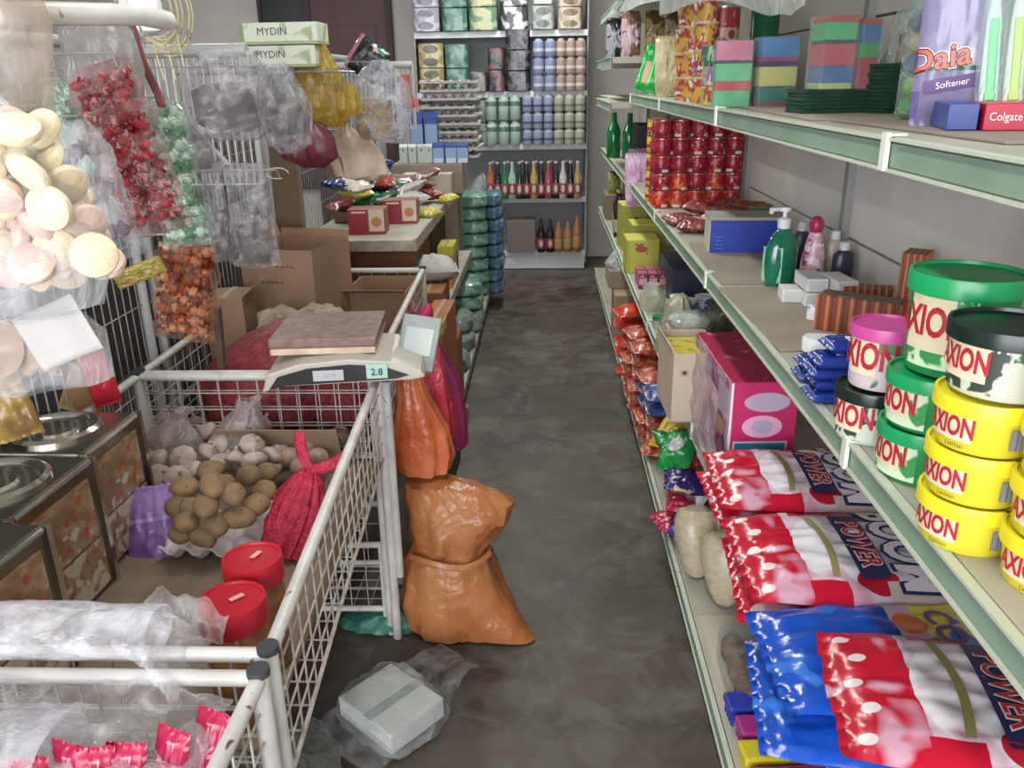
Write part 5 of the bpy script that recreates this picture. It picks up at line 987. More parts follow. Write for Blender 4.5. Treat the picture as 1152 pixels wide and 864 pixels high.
# candy strips
def strip(name, label, px0, py0, px1, py1, Y, w, m, rows, film_m, th=.03, seed=1, cols=2, cell=None, group=None):
    """hanging film strip filled with wrapped sweets between two points"""
    a, c = P(px0, py0, Y=Y), P(px1, py1, Y=Y-.02); L = (a-c).length; t = thing(name, label, 'sweets', a, group=group)
    d = (c-a).normalized(); zax = -d; yax = Vector((0, 1, 0)); xax = yax.cross(zax).normalized(); yax = zax.cross(xax)
    t.rotation_euler = Matrix((xax, yax, zax)).transposed().to_euler()
    b = MB(); b.loft([(0, 0, -L, w*.48, th*.12), (0, 0, -L*.97, w*.5, th*.4)]+[(0.004*math.sin(i*2+seed), 0, -L*(.95-.85*i/12), w*.5*(1+.04*math.sin(i*5)), th*(.52+.06*math.sin(i*3))) for i in range(12)]+[(0, 0, -.02, w*.42, th*.3), (0, 0, 0, w*.3, th*.1)], 36, seed, .006, 4, .002, 9, pw=3); b.build('strip_film', film_m, t)
    rr = random.Random(seed)
    for i in range(rows):
        for j in range(cols):
            x = (j-(cols-1)/2)*w*.8/cols+rr.uniform(-.003, .003); z = -L*.06-(i+.5)*L*.88/rows
            b = MB(); s_ = min(w*.8/cols, L*.88/rows)*1.45
            b.lathe([(.0005, -s_*.62), (s_*.24, -s_*.58), (s_*.10, -s_*.34), (s_*.32, -s_*.2), (s_*.34, s_*.2), (s_*.10, s_*.34), (s_*.24, s_*.58), (.0005, s_*.62)], n=10)
            o = b.build('sweet', m[(i+j+rr.randint(0, 1)) % len(m)], t); o.location = (x, rr.uniform(-th*.25, th*.1), z); o.rotation_euler = (rr.uniform(-.5, .5), R(90)+rr.uniform(-.7, .7), rr.uniform(-.3, .3)); o.scale = (1.1, .8, .95)
    return t
reds = [mat('red foil sweet', 'b0202e', .2, bump=.5, bs=90), mat('red white sweet', 'c8a8a4', .25, zones=(('noise', 'xy', (160, .48, .52), '9c1c2c'),)), mat('dark red sweet', '8a1828', .25)]
strip('red_candy_bag', 'long clear bag of red and white wrapped sweets', 108, 72, 178, 262, 1.22, .105, reds, 15, film('pinkish clear film', 'f4e2e2', .0, .07, 34, 1.0, .22), .045, 3, 5)
whs = [mat('mint white sweet', 'c4d0c4', .3), mat('green white sweet', '8fae94', .3, zones=(('noise', 'xy', (120, .5, .54), 'dde2d8'),)), mat('leaf green sweet', '2f7a48', .3)]
strip('green_candy_bag', 'clear bag of white and green wrapped sweets', 176, 110, 214, 278, 1.42, .080, whs, 12, film('greenish clear film', 'e2eee6', .06, .1, 28, .9, .25), .04, 5, 4)
sil = [mat('silver snack stick', '8d8688', .35, var='a8a0a2', vs=20), mat('mauve snack stick', '7e6a74', .4)]
strip('silver_stick_bag', 'clear bag of silvery sticks hanging beside the biscuit bag', 78, 138, 138, 292, 1.12, .070, sil, 3, clear, .035, 7, 3)
oran = [mat('orange foil sachet', '94482a', .25, bump=.4), mat('pink orange sachet', 'b0806c', .3), mat('brown red sachet', '6a2418', .3)]
strip('orange_sachet_strip', 'hanging strip of orange and red sachets on the wire grid', 212, 268, 206, 382, 1.65, .125, oran, 9, film('amber clear film', 'f0d8c0', .0, .08, 34, .9, .12), .03, 9, 5)
strip('green_sachet_strip', 'pale green carton coloured strip far left behind the silver sticks', 70, 90, 90, 200, 1.30, .085, whs, 5, film('greenish clear film', 'e2eee6'), .03, 11, 2)
t = thing('red_ribbon_strip', 'narrow dull red strip hanging behind the red sweets', 'strip', P(140, 12, Y=1.35)); b = MB(); b.grid(3, 16, lambda u, v: Vector(((u-.5)*.014+v*.035, .004*math.sin(v*9), -v*.14))); b.build('strip', mat('dull red strip', '8a4a48', .4), t, solid=.001)
# big hazy bag at top left with brown contents
t = thing('puffed_snack_bag', 'large hazy clear bag with tan snacks in the top left corner', 'bag', (-.60, .86, 1.46)); b = MB(); b.loft([(0, 0, 0, .05, .02), (0, 0, .02, .10, .04), (0, 0, .10, .11, .05), (0, 0, .17, .10, .04), (0, 0, .20, .08, .01)], 44, 12, .012, 3, .003, 9); b.build('bag_film', film('hazy bag film', 'e8e0d6', .22, .2, 14, .5, .2), t)
b = MB(); b.loft([(-.02, 0, .03, .05, .02), (-.02, 0, .08, .07, .03), (-.02, 0, .14, .06, .02)], 24, 3, .01); b.build('snacks', mat('tan snack pieces', 'b08a60', .8, var='8e6a40', vs=30, bump=.6), t)
t = thing('tan_snack_bag', 'tan snack bag hanging above the hazy bag, top left', 'bag', (-.565, .86, 1.655)); b = MB(); b.loft([(0, 0, -.05, .04, .015), (0, 0, -.04, .11, .03), (0, 0, 0, .115, .04), (0, 0, .05, .10, .03), (0, 0, .10, .05, .01)], 44, 13, .01); b.build('bag_film', film('tan hazy film', 'd4b898', .55, .25, 14, .5, .3), t)
t = thing('grey_snack_bag', 'grey frosted bag hanging left of the red sweets', 'bag', P(112, 62, Y=1.25)+Vector((0, 0, -.02))); b = MB(); b.loft([(0, 0, -.05, .05, .015), (0, 0, 0, .055, .02), (0, 0, .05, .05, .015), (0, 0, .08, .03, .006)], 32, 14, .008, 3, .003); b.build('bag_film', film('grey hazy film', 'b8b4b0', .6, .2, 22, .8, .3), t)
# rope coil
t = thing('cord_coil', 'coil of pale yellow cord hanging beside the wire panel', 'cord', P(180, 8, Y=2.1)); 
for i in range(7):
    b = MB(); rr = .052+.006*i; b.tube([(rr*.75*math.cos(a*.2)+.006*math.sin(i*2), -.03+.01*i, -.01+rr*1.1*math.sin(a*.2)) for a in range(32)], .0022, 6, closed=True); b.build('cord_loop', mat('pale yellow cord', 'd8d09a', .5), t)
for i in range(3): b = MB(); b.tube([(.03-.03*i, 0, -.06), (.035-.03*i, 0, -.11), (.04-.028*i, 0, -.16)], .0022, 6); b.build('cord_end', _mc['pale yellow cord'], t)
t = thing('white_bag', 'crumpled white bag with small blue and red mark by cord coil', 'bag', P(158, 22, Y=1.9)); b = MB(); b.loft([(0, 0, -.03, .02, .01), (0, 0, -.02, .045, .02), (0, 0, .03, .05, .02), (0, 0, .07, .03, .01)], 30, 3, .01, 3, .002); b.build('bag_body', mat('white bag film', 'd6d6d4', .4, bump=.4), t); box1('mark_blue', (.012, .001, .012), navy, t, c=(-.02, -.0265, .0), bevel=0); box1('mark_red', (.012, .001, .006), redtxt, t, c=(-.02, -.0265, .012), bevel=0)
# green-white boxes on the rack
gbx = mat('pale green floral box', 'd4dcc4', .5, zones=(('noise', 'xz', (16, .6, .68), 'a0b07c'), ('box', 'xz', (.0, .05, 0, 1), '8a9a5c')))
for i, (z, lab) in enumerate(((1.55, 'pale green floral box, lower one of two on the wire rack'), (1.615, 'pale green floral box, upper one of two on the wire rack'))):
    t = thing('tissue_box', lab, 'box', (-.815+.012*i, 2.75, z), R(-2), 'pale green boxes on the wire rack'); box1('box', (.24, .12, .062), gbx, t, c=(0, 0, .031)); lettering('MYDIN', .030, mat('dark violet ink', '3a3450', .5), t, (-.02, -.0613, .036), (1, 0, 0), (0, 0, 1))
    box1('green_base', (.241, .121, .008), mat('leaf green band', '9fae7c', .5), t, c=(0, 0, .005), bevel=0)
t = thing('rack_shelf', 'thin wire shelf carrying the pale green boxes', 'wire shelf', (-.82, 2.76, 1.535)); b = MB(); wires((-.30, -.12, 0), (.5, 0, 0), (0, .22, 0), 12, 4, .003, b); b.build('wires', gridm, t); b = MB(); b.tube([(-.30, -.12, 0), (-.30, .12, 0)], .006, 6); b.build('bracket', gridm, t)
# frosty bag bunch etc.
def hang(name, label, px, py, Y, prof, m, seed, amp=.012, fold=.004, nf=12, n=44, cat='bag', content=None, pw=2.2, rz=0):
    t = thing(name, label, cat, P(px, py, Y=Y), rz); b = MB(); b.loft(prof, n, seed, amp, 3, fold, nf, cap=False, pw=pw); b.build('bag_film', m, t)
    if content: b = MB(); b.loft(content[0], 30, seed+1, .008, 3, .002); b.build('contents', content[1], t)
    return t
greyc = mat('grey noodle contents', '6e6460', .7, var='4e4642', vs=24, bump=.5)
hang('frosty_bag', 'wide frosty clear bag with grey contents hanging in centre left', 258, 112, 1.95, [(0, 0, -.09, .05, .02), (.0, 0, -.07, .09, .035), (0, 0, 0, .105, .045), (0, 0, .06, .095, .04), (.01, 0, .085, .06, .02), (.01, 0, .10, .07, .02)], frost, 21, content=([(0, 0, -.07, .04, .015), (0, 0, -.05, .08, .028), (0, 0, .02, .085, .03), (0, 0, .035, .05, .01)], greyc))
hang('frosty_bag', 'frosty clear bag right of the wide one with grey contents', 320, 120, 1.92, [(.0, 0, -.10, .015, .01), (.0, 0, -.08, .05, .03), (0, 0, 0, .058, .035), (-.01, 0, .06, .04, .025), (-.015, 0, .09, .015, .01)], frost, 22, content=([(0, 0, -.07, .02, .01), (0, 0, -.05, .04, .02), (0, 0, .01, .045, .02), (0, 0, .03, .02, .01)], greyc))
hang('clear_pouch', 'clear pouch with grey beige contents beside the green sweets', 208, 160, 1.60, [(.02, 0, -.06, .03, .01), (.02, 0, -.045, .055, .02), (0, 0, .0, .045, .022), (-.02, 0, .05, .03, .015), (-.03, 0, .075, .012, .006)], frost, 23, content=([(.01, 0, -.05, .03, .008), (.01, 0, -.01, .035, .014), (0, 0, .03, .02, .006)], greyc))
hang('clear_tube_bag', 'long clear bag with dark contents hanging under the frosty bags', 280, 240, 2.0, [(.01, 0, -.13, .055, .012), (.005, 0, -.11, .056, .022), (0, 0, .0, .048, .022), (0, 0, .10, .045, .018), (0, 0, .12, .04, .012)], frost, 24, content=([(.005, 0, -.12, .035, .010), (.005, 0, -.04, .035, .014), (0, 0, -.02, .02, .008)], mat('dark stick contents', '4c4442', .5, var='6a605c', vs=30)), nf=9)
hang('clear_tube_bag', 'narrow clear bag with dark sticks, left of the long one', 244, 238, 2.0, [(.0, 0, -.12, .025, .012), (0, 0, 0, .026, .016), (0, 0, .12, .022, .012)], frost, 25, content=([(0, 0, -.12, .018, .008), (0, 0, 0, .018, .010)], _mc['dark stick contents']), nf=9)
yel = film('golden yellow film', 'd9b948', .42, .15, 24, 1.0, .35)
hang('yellow_bag', 'golden yellow film bag with peaked top', 362, 98, 2.75, [(.03, 0, -.12, .03, .02), (.01, 0, -.10, .065, .035), (0, 0, -.03, .085, .045), (-.01, 0, .05, .065, .035), (-.01, 0, .12, .03, .015), (-.02, 0, .165, .006, .005)], yel, 26, content=([(0, 0, -.10, .04, .02), (0, 0, -.04, .06, .03), (0, 0, .03, .05, .02)], mat('dull gold contents', 'a8842c', .5, var='8a6a24', vs=20)))
hang('yellow_bag', 'small yellow bag tucked right of golden bag', 392, 112, 2.7, [(0, 0, -.05, .02, .015), (0, 0, -.03, .035, .02), (0, 0, .02, .03, .02), (0, 0, .05, .01, .01)], yel, 27)
hang('noodle_bag', 'crinkled clear bag with pasta right of yellow bag', 425, 118, 2.85, [(.02, 0, -.12, .03, .02), (.01, 0, -.10, .07, .035), (0, 0, -.02, .11, .05), (.01, 0, .06, .095, .04), (.01, 0, .11, .05, .02), (.02, 0, .14, .02, .01)], film('crinkled clear film', 'eef0f6', .14, .08, 34, 1.0, .45), 28, content=([(-.02, 0, -.11, .04, .015), (-.02, 0, -.05, .06, .02), (0, 0, .02, .04, .01)], mat('dry pasta', 'b8955a', .7, var='7c5c34', vs=40)))
hang('maroon_bag', 'dark maroon bag under the yellow bag', 352, 158, 2.6, [(0, 0, -.08, .03, .02), (-.01, 0, -.05, .08, .04), (-.02, 0, .01, .09, .04), (-.02, 0, .05, .05, .02)], mat('maroon film', '5a1c28', .3, var='7a3440', vs=12, bump=.5), 29)
for i, (px, py, Y) in enumerate(((402, 172, 2.9),)):
    hang('cream_paper_bag', 'crumpled cream paper bag below the pasta bag', px, py, Y, [(.02, 0, -.085, .06, .02), (.015, 0, -.075, .09, .035), (0, 0, -.01, .085, .04), (-.02, 0, .05, .065, .03), (-.03, 0, .085, .03, .01)], mat('cream paper', 'b9ab98', .8, var='c6baa8', vs=8, bump=.5, bs=14), 31, amp=.02)
hang('salmon_bag', 'thin salmon red film strip on right of pasta bag', 458, 105, 3.0, [(.02, 0, -.05, .03, .01), (0, 0, 0, .015, .01), (-.01, 0, .06, .02, .008)], mat('salmon film', 'cc5a50', .4), 33)
t = thing('black_packet', 'black packet with green and red print peeking over wire panel', 'packet', P(412, 72, Y=3.9), 0, rot=(R(85), R(35), 0)); o = pillow('film_bag', .16, .16, .04, mat('black film with print', '22262a', .25, zones=(('box', 'xy', (.0, .12, 0, 1), 'b06a74'), ('noise', 'xy', (14, .6, .63), '2a8a5a'), ('noise', 'xy', (22, .64, .67), 'c8a0b0'))), t, 3, .005); o.location = (0, .02, 0)
t = thing('wire_ring', 'loose white wire ring hanging near the frosty bags', 'wire', P(312, 195, Y=1.9)); b = MB(); b.tube([(.025*math.cos(a*.3), 0, .012*math.sin(a*.3)) for a in range(18)], .0012, 5); b.build('ring', mat('pale wire', 'b8b0a0', .4), t)
# ------------------------------------------------ carton basket contents
carton('large_open_carton', 'large open brown carton with folded flaps in the second basket', 'carton', (-.868, 2.84, .585), (.27, .28, .40), R(-13), mat('brown carton card', 'a07e62', .85, var='94735a', vs=4), open_=True, flaps=(('l', R(70), .05), ('b', R(75), .025)), txt=(('--- ------\n-----', .055, brownink, 'f', (-.02, .32)), ('------ ---\n--- ----\n-- ---', .05, brownink, 'f', (.02, .13)), ('HM', .05, mat('dull red ink', '8c4a3c'), 'r', (.02, .15))))
carton('small_brown_carton', 'small brown carton left of the large open one', 'carton', (-1.0, 2.52, .585), (.12, .15, .30), R(5), mat('brown carton card', 'a07e62'), flaps=(('r', R(40), .05),), tape=True)
carton('tall_brown_board', 'tall brown board carton standing behind the large open one', 'carton', (-.975, 3.17, .585), (.10, .04, .70), R(-3), mat('dim brown card', '7d6754', .85), tape=True)
t = carton('shallow_open_carton', 'shallow open brown carton filling far end of second basket', 'carton', (-.615, 3.05, .585), (.23, .28, .20), R(-2), mat('brown carton card', 'a07e62'), open_=True, flaps=(('f', R(20), .06),))
t = thing('crumpled_paper_bags', 'crumpled cream paper bags heaped before the large carton', 'paper', (-.78, 2.50, .70)); 
for i, (x, y) in enumerate(((-.06, .0), (.05, .03), (.10, -.03))):
    b = MB(); b.loft([(0, 0, 0, .03, .03), (0, 0, .02, .06, .055), (0, 0, .09, .065, .055), (0, 0, .15, .05, .04), (0, 0, .17, .02, .02)], 36, 40+i, .035, 3.4, .004, 7); o = b.build('paper_bag', mat('cream brown paper', 'a8957c', .85, var='c2b49c', vs=10, bump=.5, bs=14), t); o.location = (x, y, -.03)
t = thing('red_net_sack', 'dark red net sack lying in second basket behind the garlic', 'sack', (-.80, 2.22, .59)); b = MB(); b.loft([(0, 0, 0, .14, .12), (0, 0, .02, .19, .16), (0, 0, .12, .19, .16), (.02, .01, .19, .15, .13), (.05, .02, .24, .08, .07), (.08, .03, .29, .02, .02)], 60, 44, .02, 2.5, .005, 11); b.build('net_body', mat('dark red net weave', '86202c', .4, var='a03a44', vs=60, bump=.9, bs=150), t)
t = thing('red_net_sack', 'dark red net sack, right one behind the scale', 'sack', (-.585, 2.25, .59)); b = MB(); b.loft([(0, 0, 0, .07, .12), (0, 0, .02, .10, .15), (0, 0, .09, .10, .15), (0, .0, .14, .06, .10), (0, 0, .16, .02, .03)], 50, 46, .015, 2.5, .004, 11); b.build('net_body', _mc['dark red net weave'], t)
b = MB(); b.box((0, 0, 0), (.018, .018, .16)); o = b.build('wood_stake', mat('dark old wood', '3a2a22', .8, var='54402f', vs=10), smooth=False, loc=P(253, 385, Y=1.99)+Vector((0, -.03, .02)), bevel=.002, rot=(0, R(3), 0)); tag(o, 'short dark wooden stake on the rear rim of garlic basket', 'stake')
t = thing('pink_string', 'tangle of pink plastic string tied on far basket rim', 'string', P(462, 345, Y=2.75)+Vector((0, 0, .0)))
for i in range(6): b = MB(); b.tube([(.012*math.cos(a*.5+i), .012*math.sin(a*.4+i*2), -.10*a/20+.02*math.sin(a*.6+i)) for a in range(18)], .0028, 6); b.build('string', mat('pink string', 'c87880', .5), t)

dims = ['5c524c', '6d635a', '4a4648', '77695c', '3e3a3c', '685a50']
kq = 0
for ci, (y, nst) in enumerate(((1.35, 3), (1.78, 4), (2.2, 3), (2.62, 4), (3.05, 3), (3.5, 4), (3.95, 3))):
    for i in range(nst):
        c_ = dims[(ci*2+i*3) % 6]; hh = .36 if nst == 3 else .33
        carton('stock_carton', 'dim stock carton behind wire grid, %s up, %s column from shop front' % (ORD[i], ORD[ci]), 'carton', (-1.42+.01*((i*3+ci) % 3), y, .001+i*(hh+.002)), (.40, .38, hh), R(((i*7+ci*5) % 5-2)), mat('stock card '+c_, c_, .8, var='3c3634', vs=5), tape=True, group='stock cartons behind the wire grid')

# peg hooks from the wire grid carry the hanging goods
bpy.context.view_layer.update()
def topof(t):
    pts = [c.matrix_world @ Vector(q) for c in t.children_recursive if c.type == 'MESH' for q in c.bound_box] or [t.matrix_world @ Vector(q) for q in t.bound_box]
    z = max(p.z for p in pts); xs = [p.x for p in pts]; ys = [p.y for p in pts]
    return Vector(((min(xs)+max(xs))/2, (min(ys)+max(ys))/2, z))
for o in list(bpy.data.objects):
    if o.parent is None and o.name.split('.')[0] in ('red_candy_bag', 'green_candy_bag', 'silver_stick_bag', 'orange_sachet_strip', 'green_sachet_strip', 'red_ribbon_strip', 'frosty_bag', 'clear_pouch', 'clear_tube_bag', 'yellow_bag', 'noodle_bag', 'maroon_bag', 'cream_paper_bag', 'salmon_bag', 'wire_ring', 'cord_coil', 'white_bag', 'grey_snack_bag', 'black_packet'):
        p = topof(o); g = min(G, key=lambda q: abs(q.location.y-p.y)); zt = min(p.z-.004, 1.60)
        b = MB(); b.tube([Vector((-1.09, p.y, zt))-g.location, Vector((p.x-.0, p.y, zt-.002))-g.location, Vector((p.x+.004, p.y, zt-.02))-g.location], .0018, 6); b.build('peg_hook', gridm, g)
# ================================================================== LEFT SNACK SHELF
DESAT[0] = .18
rwm = mat('red cream food box', 'a8202c', .4, zones=(('box', 'xz', (.56, .98, .12, 1), 'd8c2a8'), ('disc', 'xz', (.77, .5, .14, .2), 'c87838'), ('box', 'xz', (.1, .48, .86, .93), 'e0c8b8')))
for i, (px, py, lab) in enumerate(((418, 262, 'red and cream food box at left on snack shelf corner'), (455, 250, 'red and cream food box, right one on the snack shelf'))):
    p = P(px, py+2, Z=.9); t = thing('red_food_box', lab, 'box', (p.x-.02, p.y+.06, .90), R(3), 'red and cream food boxes'); box1('box', (.155, .12, .105), mat('dull red card', '8e5a4a', .6), t, c=(0, 0, .0525)); b = MB(); b.box((0, -.061, .0525), (.153, .001, .103)); b.build('front_print', rwm, t, smooth=False)
for i, (px, py, z, w, h, rz, rt, c1, c2, lab) in enumerate((
    (372, 228, .965, .11, .22, -.9, .1, 'a8362e', 'c87860', 'long red snack packet drooping over the large carton'),
    (340, 215, .98, .12, .16, -.3, .2, '6a3a28', 'b84a38', 'brown red packet next to the board carton'),
    (412, 222, .985, .10, .18, -1.1, .15, '137a44', '2a9a5a', 'green packet sprawled over the snack shelf'),
    (448, 218, .955, .09, .16, -1.2, .1, 'a83a3a', 'c8a8a0', 'red foil packet beside the green one'),
    (480, 218, .945, .09, .18, -1.3, .05, 'a03830', 'd0b4a0', 'red packet lying before the cream box'),
    (505, 222, .93, .07, .10, -.6, .1, 'c8bc40', 'e0d878', 'yellow packet at the snack shelf edge'),
    (484, 238, .925, .07, .10, -.5, .0, 'c4b83c', 'e0d878', 'yellow packet nearer on the snack shelf'),
    (372, 208, .99, .11, .14, .3, .2, 'b8b4b0', '8a8a86', 'silvery crumpled packet on the snack heap'),
    (395, 200, .99, .10, .13, .9, .2, '2a3a78', '9aa4c0', 'dark blue packet at back of snack heap'),
    (350, 195, 1.0, .12, .13, .1, .2, '22367c', 'c8ccd8', 'blue and white packet beside the maroon bag'),
    (430, 205, .97, .09, .13, .4, .2, 'b0aaa0', 'b06a5a', 'pale packet behind the green one'))):
    p = P(px, py, Z=z); zz = z-.03; p.x = max(p.x, -.93)
    t = thing('snack_packet', lab, 'packet', (p.x, p.y, zz), 0, 'loose packets heaped on the left snack shelf', rot=(rt, .1*math.sin(i), rz)); pillow('film_bag', w*1.2, h, .045, mat('snack film '+c1, c1, .25, bump=.5, bs=22, zones=(('noise', 'xy', (26, .56, .61), c2),)), t, i+3, .008)
more = [('a8362e', 'dull red'), ('b8b4b0', 'silvery'), ('6a3a28', 'brown'), ('1d3a7c', 'blue'), ('c4b83c', 'yellow'), ('2a6a44', 'green'), ('8a5a60', 'mauve'), ('d0c4b0', 'cream')]
rq = random.Random(11)
for i in range(24):
    c_, nm = more[i % 8]; x = -.93+.30*rq.random(); y = 3.62+.9*rq.random(); z = .955+.07*rq.random()+(.05 if x < -.8 else 0)
    t = thing('snack_packet', nm+' packet in the back of heap, '+['left', 'middle', 'right'][i % 3]+' part of the snack shelf', 'packet', (x, y, z), 0, 'loose packets heaped on the left snack shelf', rot=(rq.uniform(-.3, .5), rq.uniform(-.4, .4), rq.uniform(-1.5, 1.5))); pillow('film_bag', .12, .16, .045, mat('snack film '+c_, c_, .25, bump=.5, bs=22, zones=(('noise', 'xy', (26, .58, .62), 'c8b8a8'),)), t, i, .008, nx=14, ny=16)
carton('snack_tray', 'low brown tray carton under the heap of packets', 'carton', (-.83, 4.05, .90), (.26, .55, .05), 0, mat('dim brown card', '7d6754'), open_=True)
t = carton('cream_carton', 'cream carton with red print behind the snack packets', 'carton', (-.65, 4.70, .90), (.27, .12, .125), R(0), mat('cream print board', 'bfae9c', .7), txt=(('o o  ------\n     --- ---', .025, mat('dull red ink', '8c4a3c'), 'f', (.0, .085)),))
carton('grey_carton', 'wide greyed carton carrying the milk cartons', 'carton', (-.665, 4.93, .90), (.40, .26, .165), R(0), cardd, tape=False)
# milk and juice cartons
def mcarton(label, loc, w, h, m, top, nm='milk_carton', group=None):
    t = thing(nm, label, 'carton', loc, 0, group); box1('carton_body', (w, w, h*.86), m, t, c=(0, 0, h*.43), bevel=.002); b = MB(); q = w/2; b.add([(-q, -q, h*.86), (q, -q, h*.86), (q, q, h*.86), (-q, q, h*.86), (-q, 0, h), (q, 0, h)], [(0, 1, 5, 4), (2, 3, 4, 5), (1, 2, 5), (3, 0, 4)]); b.build('gable_top', top, t, smooth=False); return t
mbl = mat('light blue milk carton', '7ea2cc', .4, zones=(('box', 'xz', (.1, .9, 0, .28), 'c8d0dc'), ('box', 'xz', (0, 1, .88, 1), '2a4aa0'), ('stripe', 'xx', (1, .07, .0), '2a4aa0'))); mtop = mat('dark blue gable', '24428e', .4); mwt = mat('pale mint carton', 'b4c2ba', .45, zones=(('disc', 'xz', (.5, .8, .12, .08), '3a6a60'),)); mwtt = mat('pale gable', 'c4ccc6', .45)
zc = 1.066
for i, (px, lab) in enumerate(((455, 'pale mint small carton, leftmost of the four'), (465, 'pale mint small carton, second from the left'), (475, 'pale mint small carton, third from the left'), (484, 'pale mint small carton next to the small blue ones'))):
    p = P(px, 181, Y=4.86); mcarton(lab, (p.x, 4.86, zc), .046, .105, mwt, mwtt, 'juice_carton', 'small cartons in a row') if i == 0 else dup(bpy.data.objects['juice_carton'], (p.x, 4.86, zc), lab)
for i, (px, lab) in enumerate(((494, 'small light blue carton beside the mint ones'), (508, 'small light blue carton, middle of three'), (521, 'small light blue carton at the right end of row'))):
    p = P(px, 181, Y=4.86); q_ = mcarton(lab, (p.x, 4.86, zc), .066, .11, mbl, mtop, 'small_milk_carton', 'small blue cartons in a row') if i == 0 else dup(bpy.data.objects['small_milk_carton'], (p.x, 4.86, zc), lab)
for i, (px, lab) in enumerate(((470, 'tall light blue milk carton, left of two'), (486, 'tall light blue milk carton, right of two'))):
    p = P(px, 160, Y=4.97); q_ = mcarton(lab, (p.x, 4.97, zc), .075, .275, mbl, mtop, 'milk_carton', 'tall milk cartons') if i == 0 else dup(bpy.data.objects['milk_carton'], (p.x, 4.97, zc), lab)
# egg tray stack beyond the milk
base = thing('egg_stand_carton', 'brown carton column under the stacked egg trays', 'carton', (-.66, 5.36, .101)); box1('box', (.24, .30, .949), cardd, base, c=(0, 0, .4745)); box1('tape', (.05, .361, .001), mat('parcel tape', 'c0a070'), base, c=(0, 0, .9496), bevel=0)
e0 = None
for i in range(10):
    lab = 'grey pulp egg tray, %s from the bottom of the tall stack' % ORD[i]
    if e0 is None: e0 = eggtray('egg_tray', .34, traym, 6, 6, .026, rim=.018); tag(e0, lab, 'egg tray', 'egg trays stacked beside the milk cartons'); e0.location = (-.575, 5.36, 1.052)
    else: o = e0.copy(); COL.objects.link(o); o['label'] = lab; o.location = (-.575+.006*((i*5) % 3-1), 5.36+.005*((i*7) % 3-1), 1.052+i*.0475); o.rotation_euler = (0, 0, .03*((i*11) % 5-2))
eggm = mat('brown egg shell', '8c6654', .5)
ecount = 0
egg0 = None
for i in (1, 2, 4, 5, 7, 8):
    for j in range(6):
        x = -.575-.17+.34*(j+.5)/6
        if egg0 is None: egg0 = blob('egg', .021, .021, .026, eggm, 1, .0, 2); o = egg0
        else: o = egg0.copy(); COL.objects.link(o)
        o.location = (x, 5.36-.17+.34*.5/6-.005, 1.052+i*.0475+.026); o.scale = (.75, .75, .75); tag(o, 'brown egg in the front row of the tall egg tray stack', 'egg', 'brown eggs in the stacked trays')
carton('brown_carton', 'brown carton filling the middle shelf under the snack shelf', 'carton', (-.74, 3.76, .501), (.36, .50, .34), 0, mat('red brown card', '8a5434', .75), tape=True)
carton('dark_carton', 'dark carton deeper under the snack shelf', 'carton', (-.76, 4.45, .501), (.38, .6, .34), 0, mat('dark brown card', '4c3a2e', .8))
# low left goods seen below the snack shelf
carton('tan_carton', 'orange brown carton standing on left middle shelf end', 'carton', (-.50, 3.50, .50), (.14, .26, .17), 0, mat('orange brown card', '9a5c34', .7), tape=True)
carton('orange_carton', 'tall orange carton beside rim of the second basket', 'carton', (-.405, 3.02, .20), (.085, .36, .485), R(-2), mat('orange print card', 'b0602a', .55, var='9c5222', vs=5, zones=(('box', 'yz', (0, .3, .92, 1), 'c8a840'),)), tape=True)
for o in list(bpy.data.objects): pass
carton('brown_upright_carton', 'brown carton between orange carton and white sack', 'carton', (-.44, 3.45, .10), (.13, .26, .365), 0, mat('red brown card', '8a5434', .75), tape=True)
carton('stand_block', 'dark carton under the tall orange carton', 'carton', (-.405, 3.02, .0), (.085, .30, .20), R(-2), mat('dark brown card', '4c3a2e', .8), tape=True)
t = thing('white_sack', 'small white sack lying on the brown carton', 'sack', (-.50, 3.62, .672), 0, rot=(0, 0, R(-80))); pillow('sack_body', .20, .22, .10, mat('white woven sack', 'b8b4ac', .6, var='a8a49c', vs=12, bump=.4), t, 4, .012)
for i, (px, py, Y, z, c1, c2, d, lab) in enumerate(((512, 268, 4.2, .517, 'c88a30', 'b8203c', (.07, .10, .06), 'orange and red small packet box on left middle shelf'), (508, 262, 4.45, .517, 'b8285a', 'c85a7a', (.08, .10, .14), 'pink small box behind the orange one'), (527, 262, 4.35, .517, 'a89a48', 'c8c238', (.085, .20, .20), 'yellow clear carton at the left middle shelf edge'))):
    p = P(px, py, Y=Y); carton('small_food_box', lab, 'box', (min(p.x, -.475-d[0]/2), Y, .50), d, 0, mat('food box '+c1, c1, .4, zones=(('box', 'zz', (.75, 1, .75, 1), c2),)), tape=True)
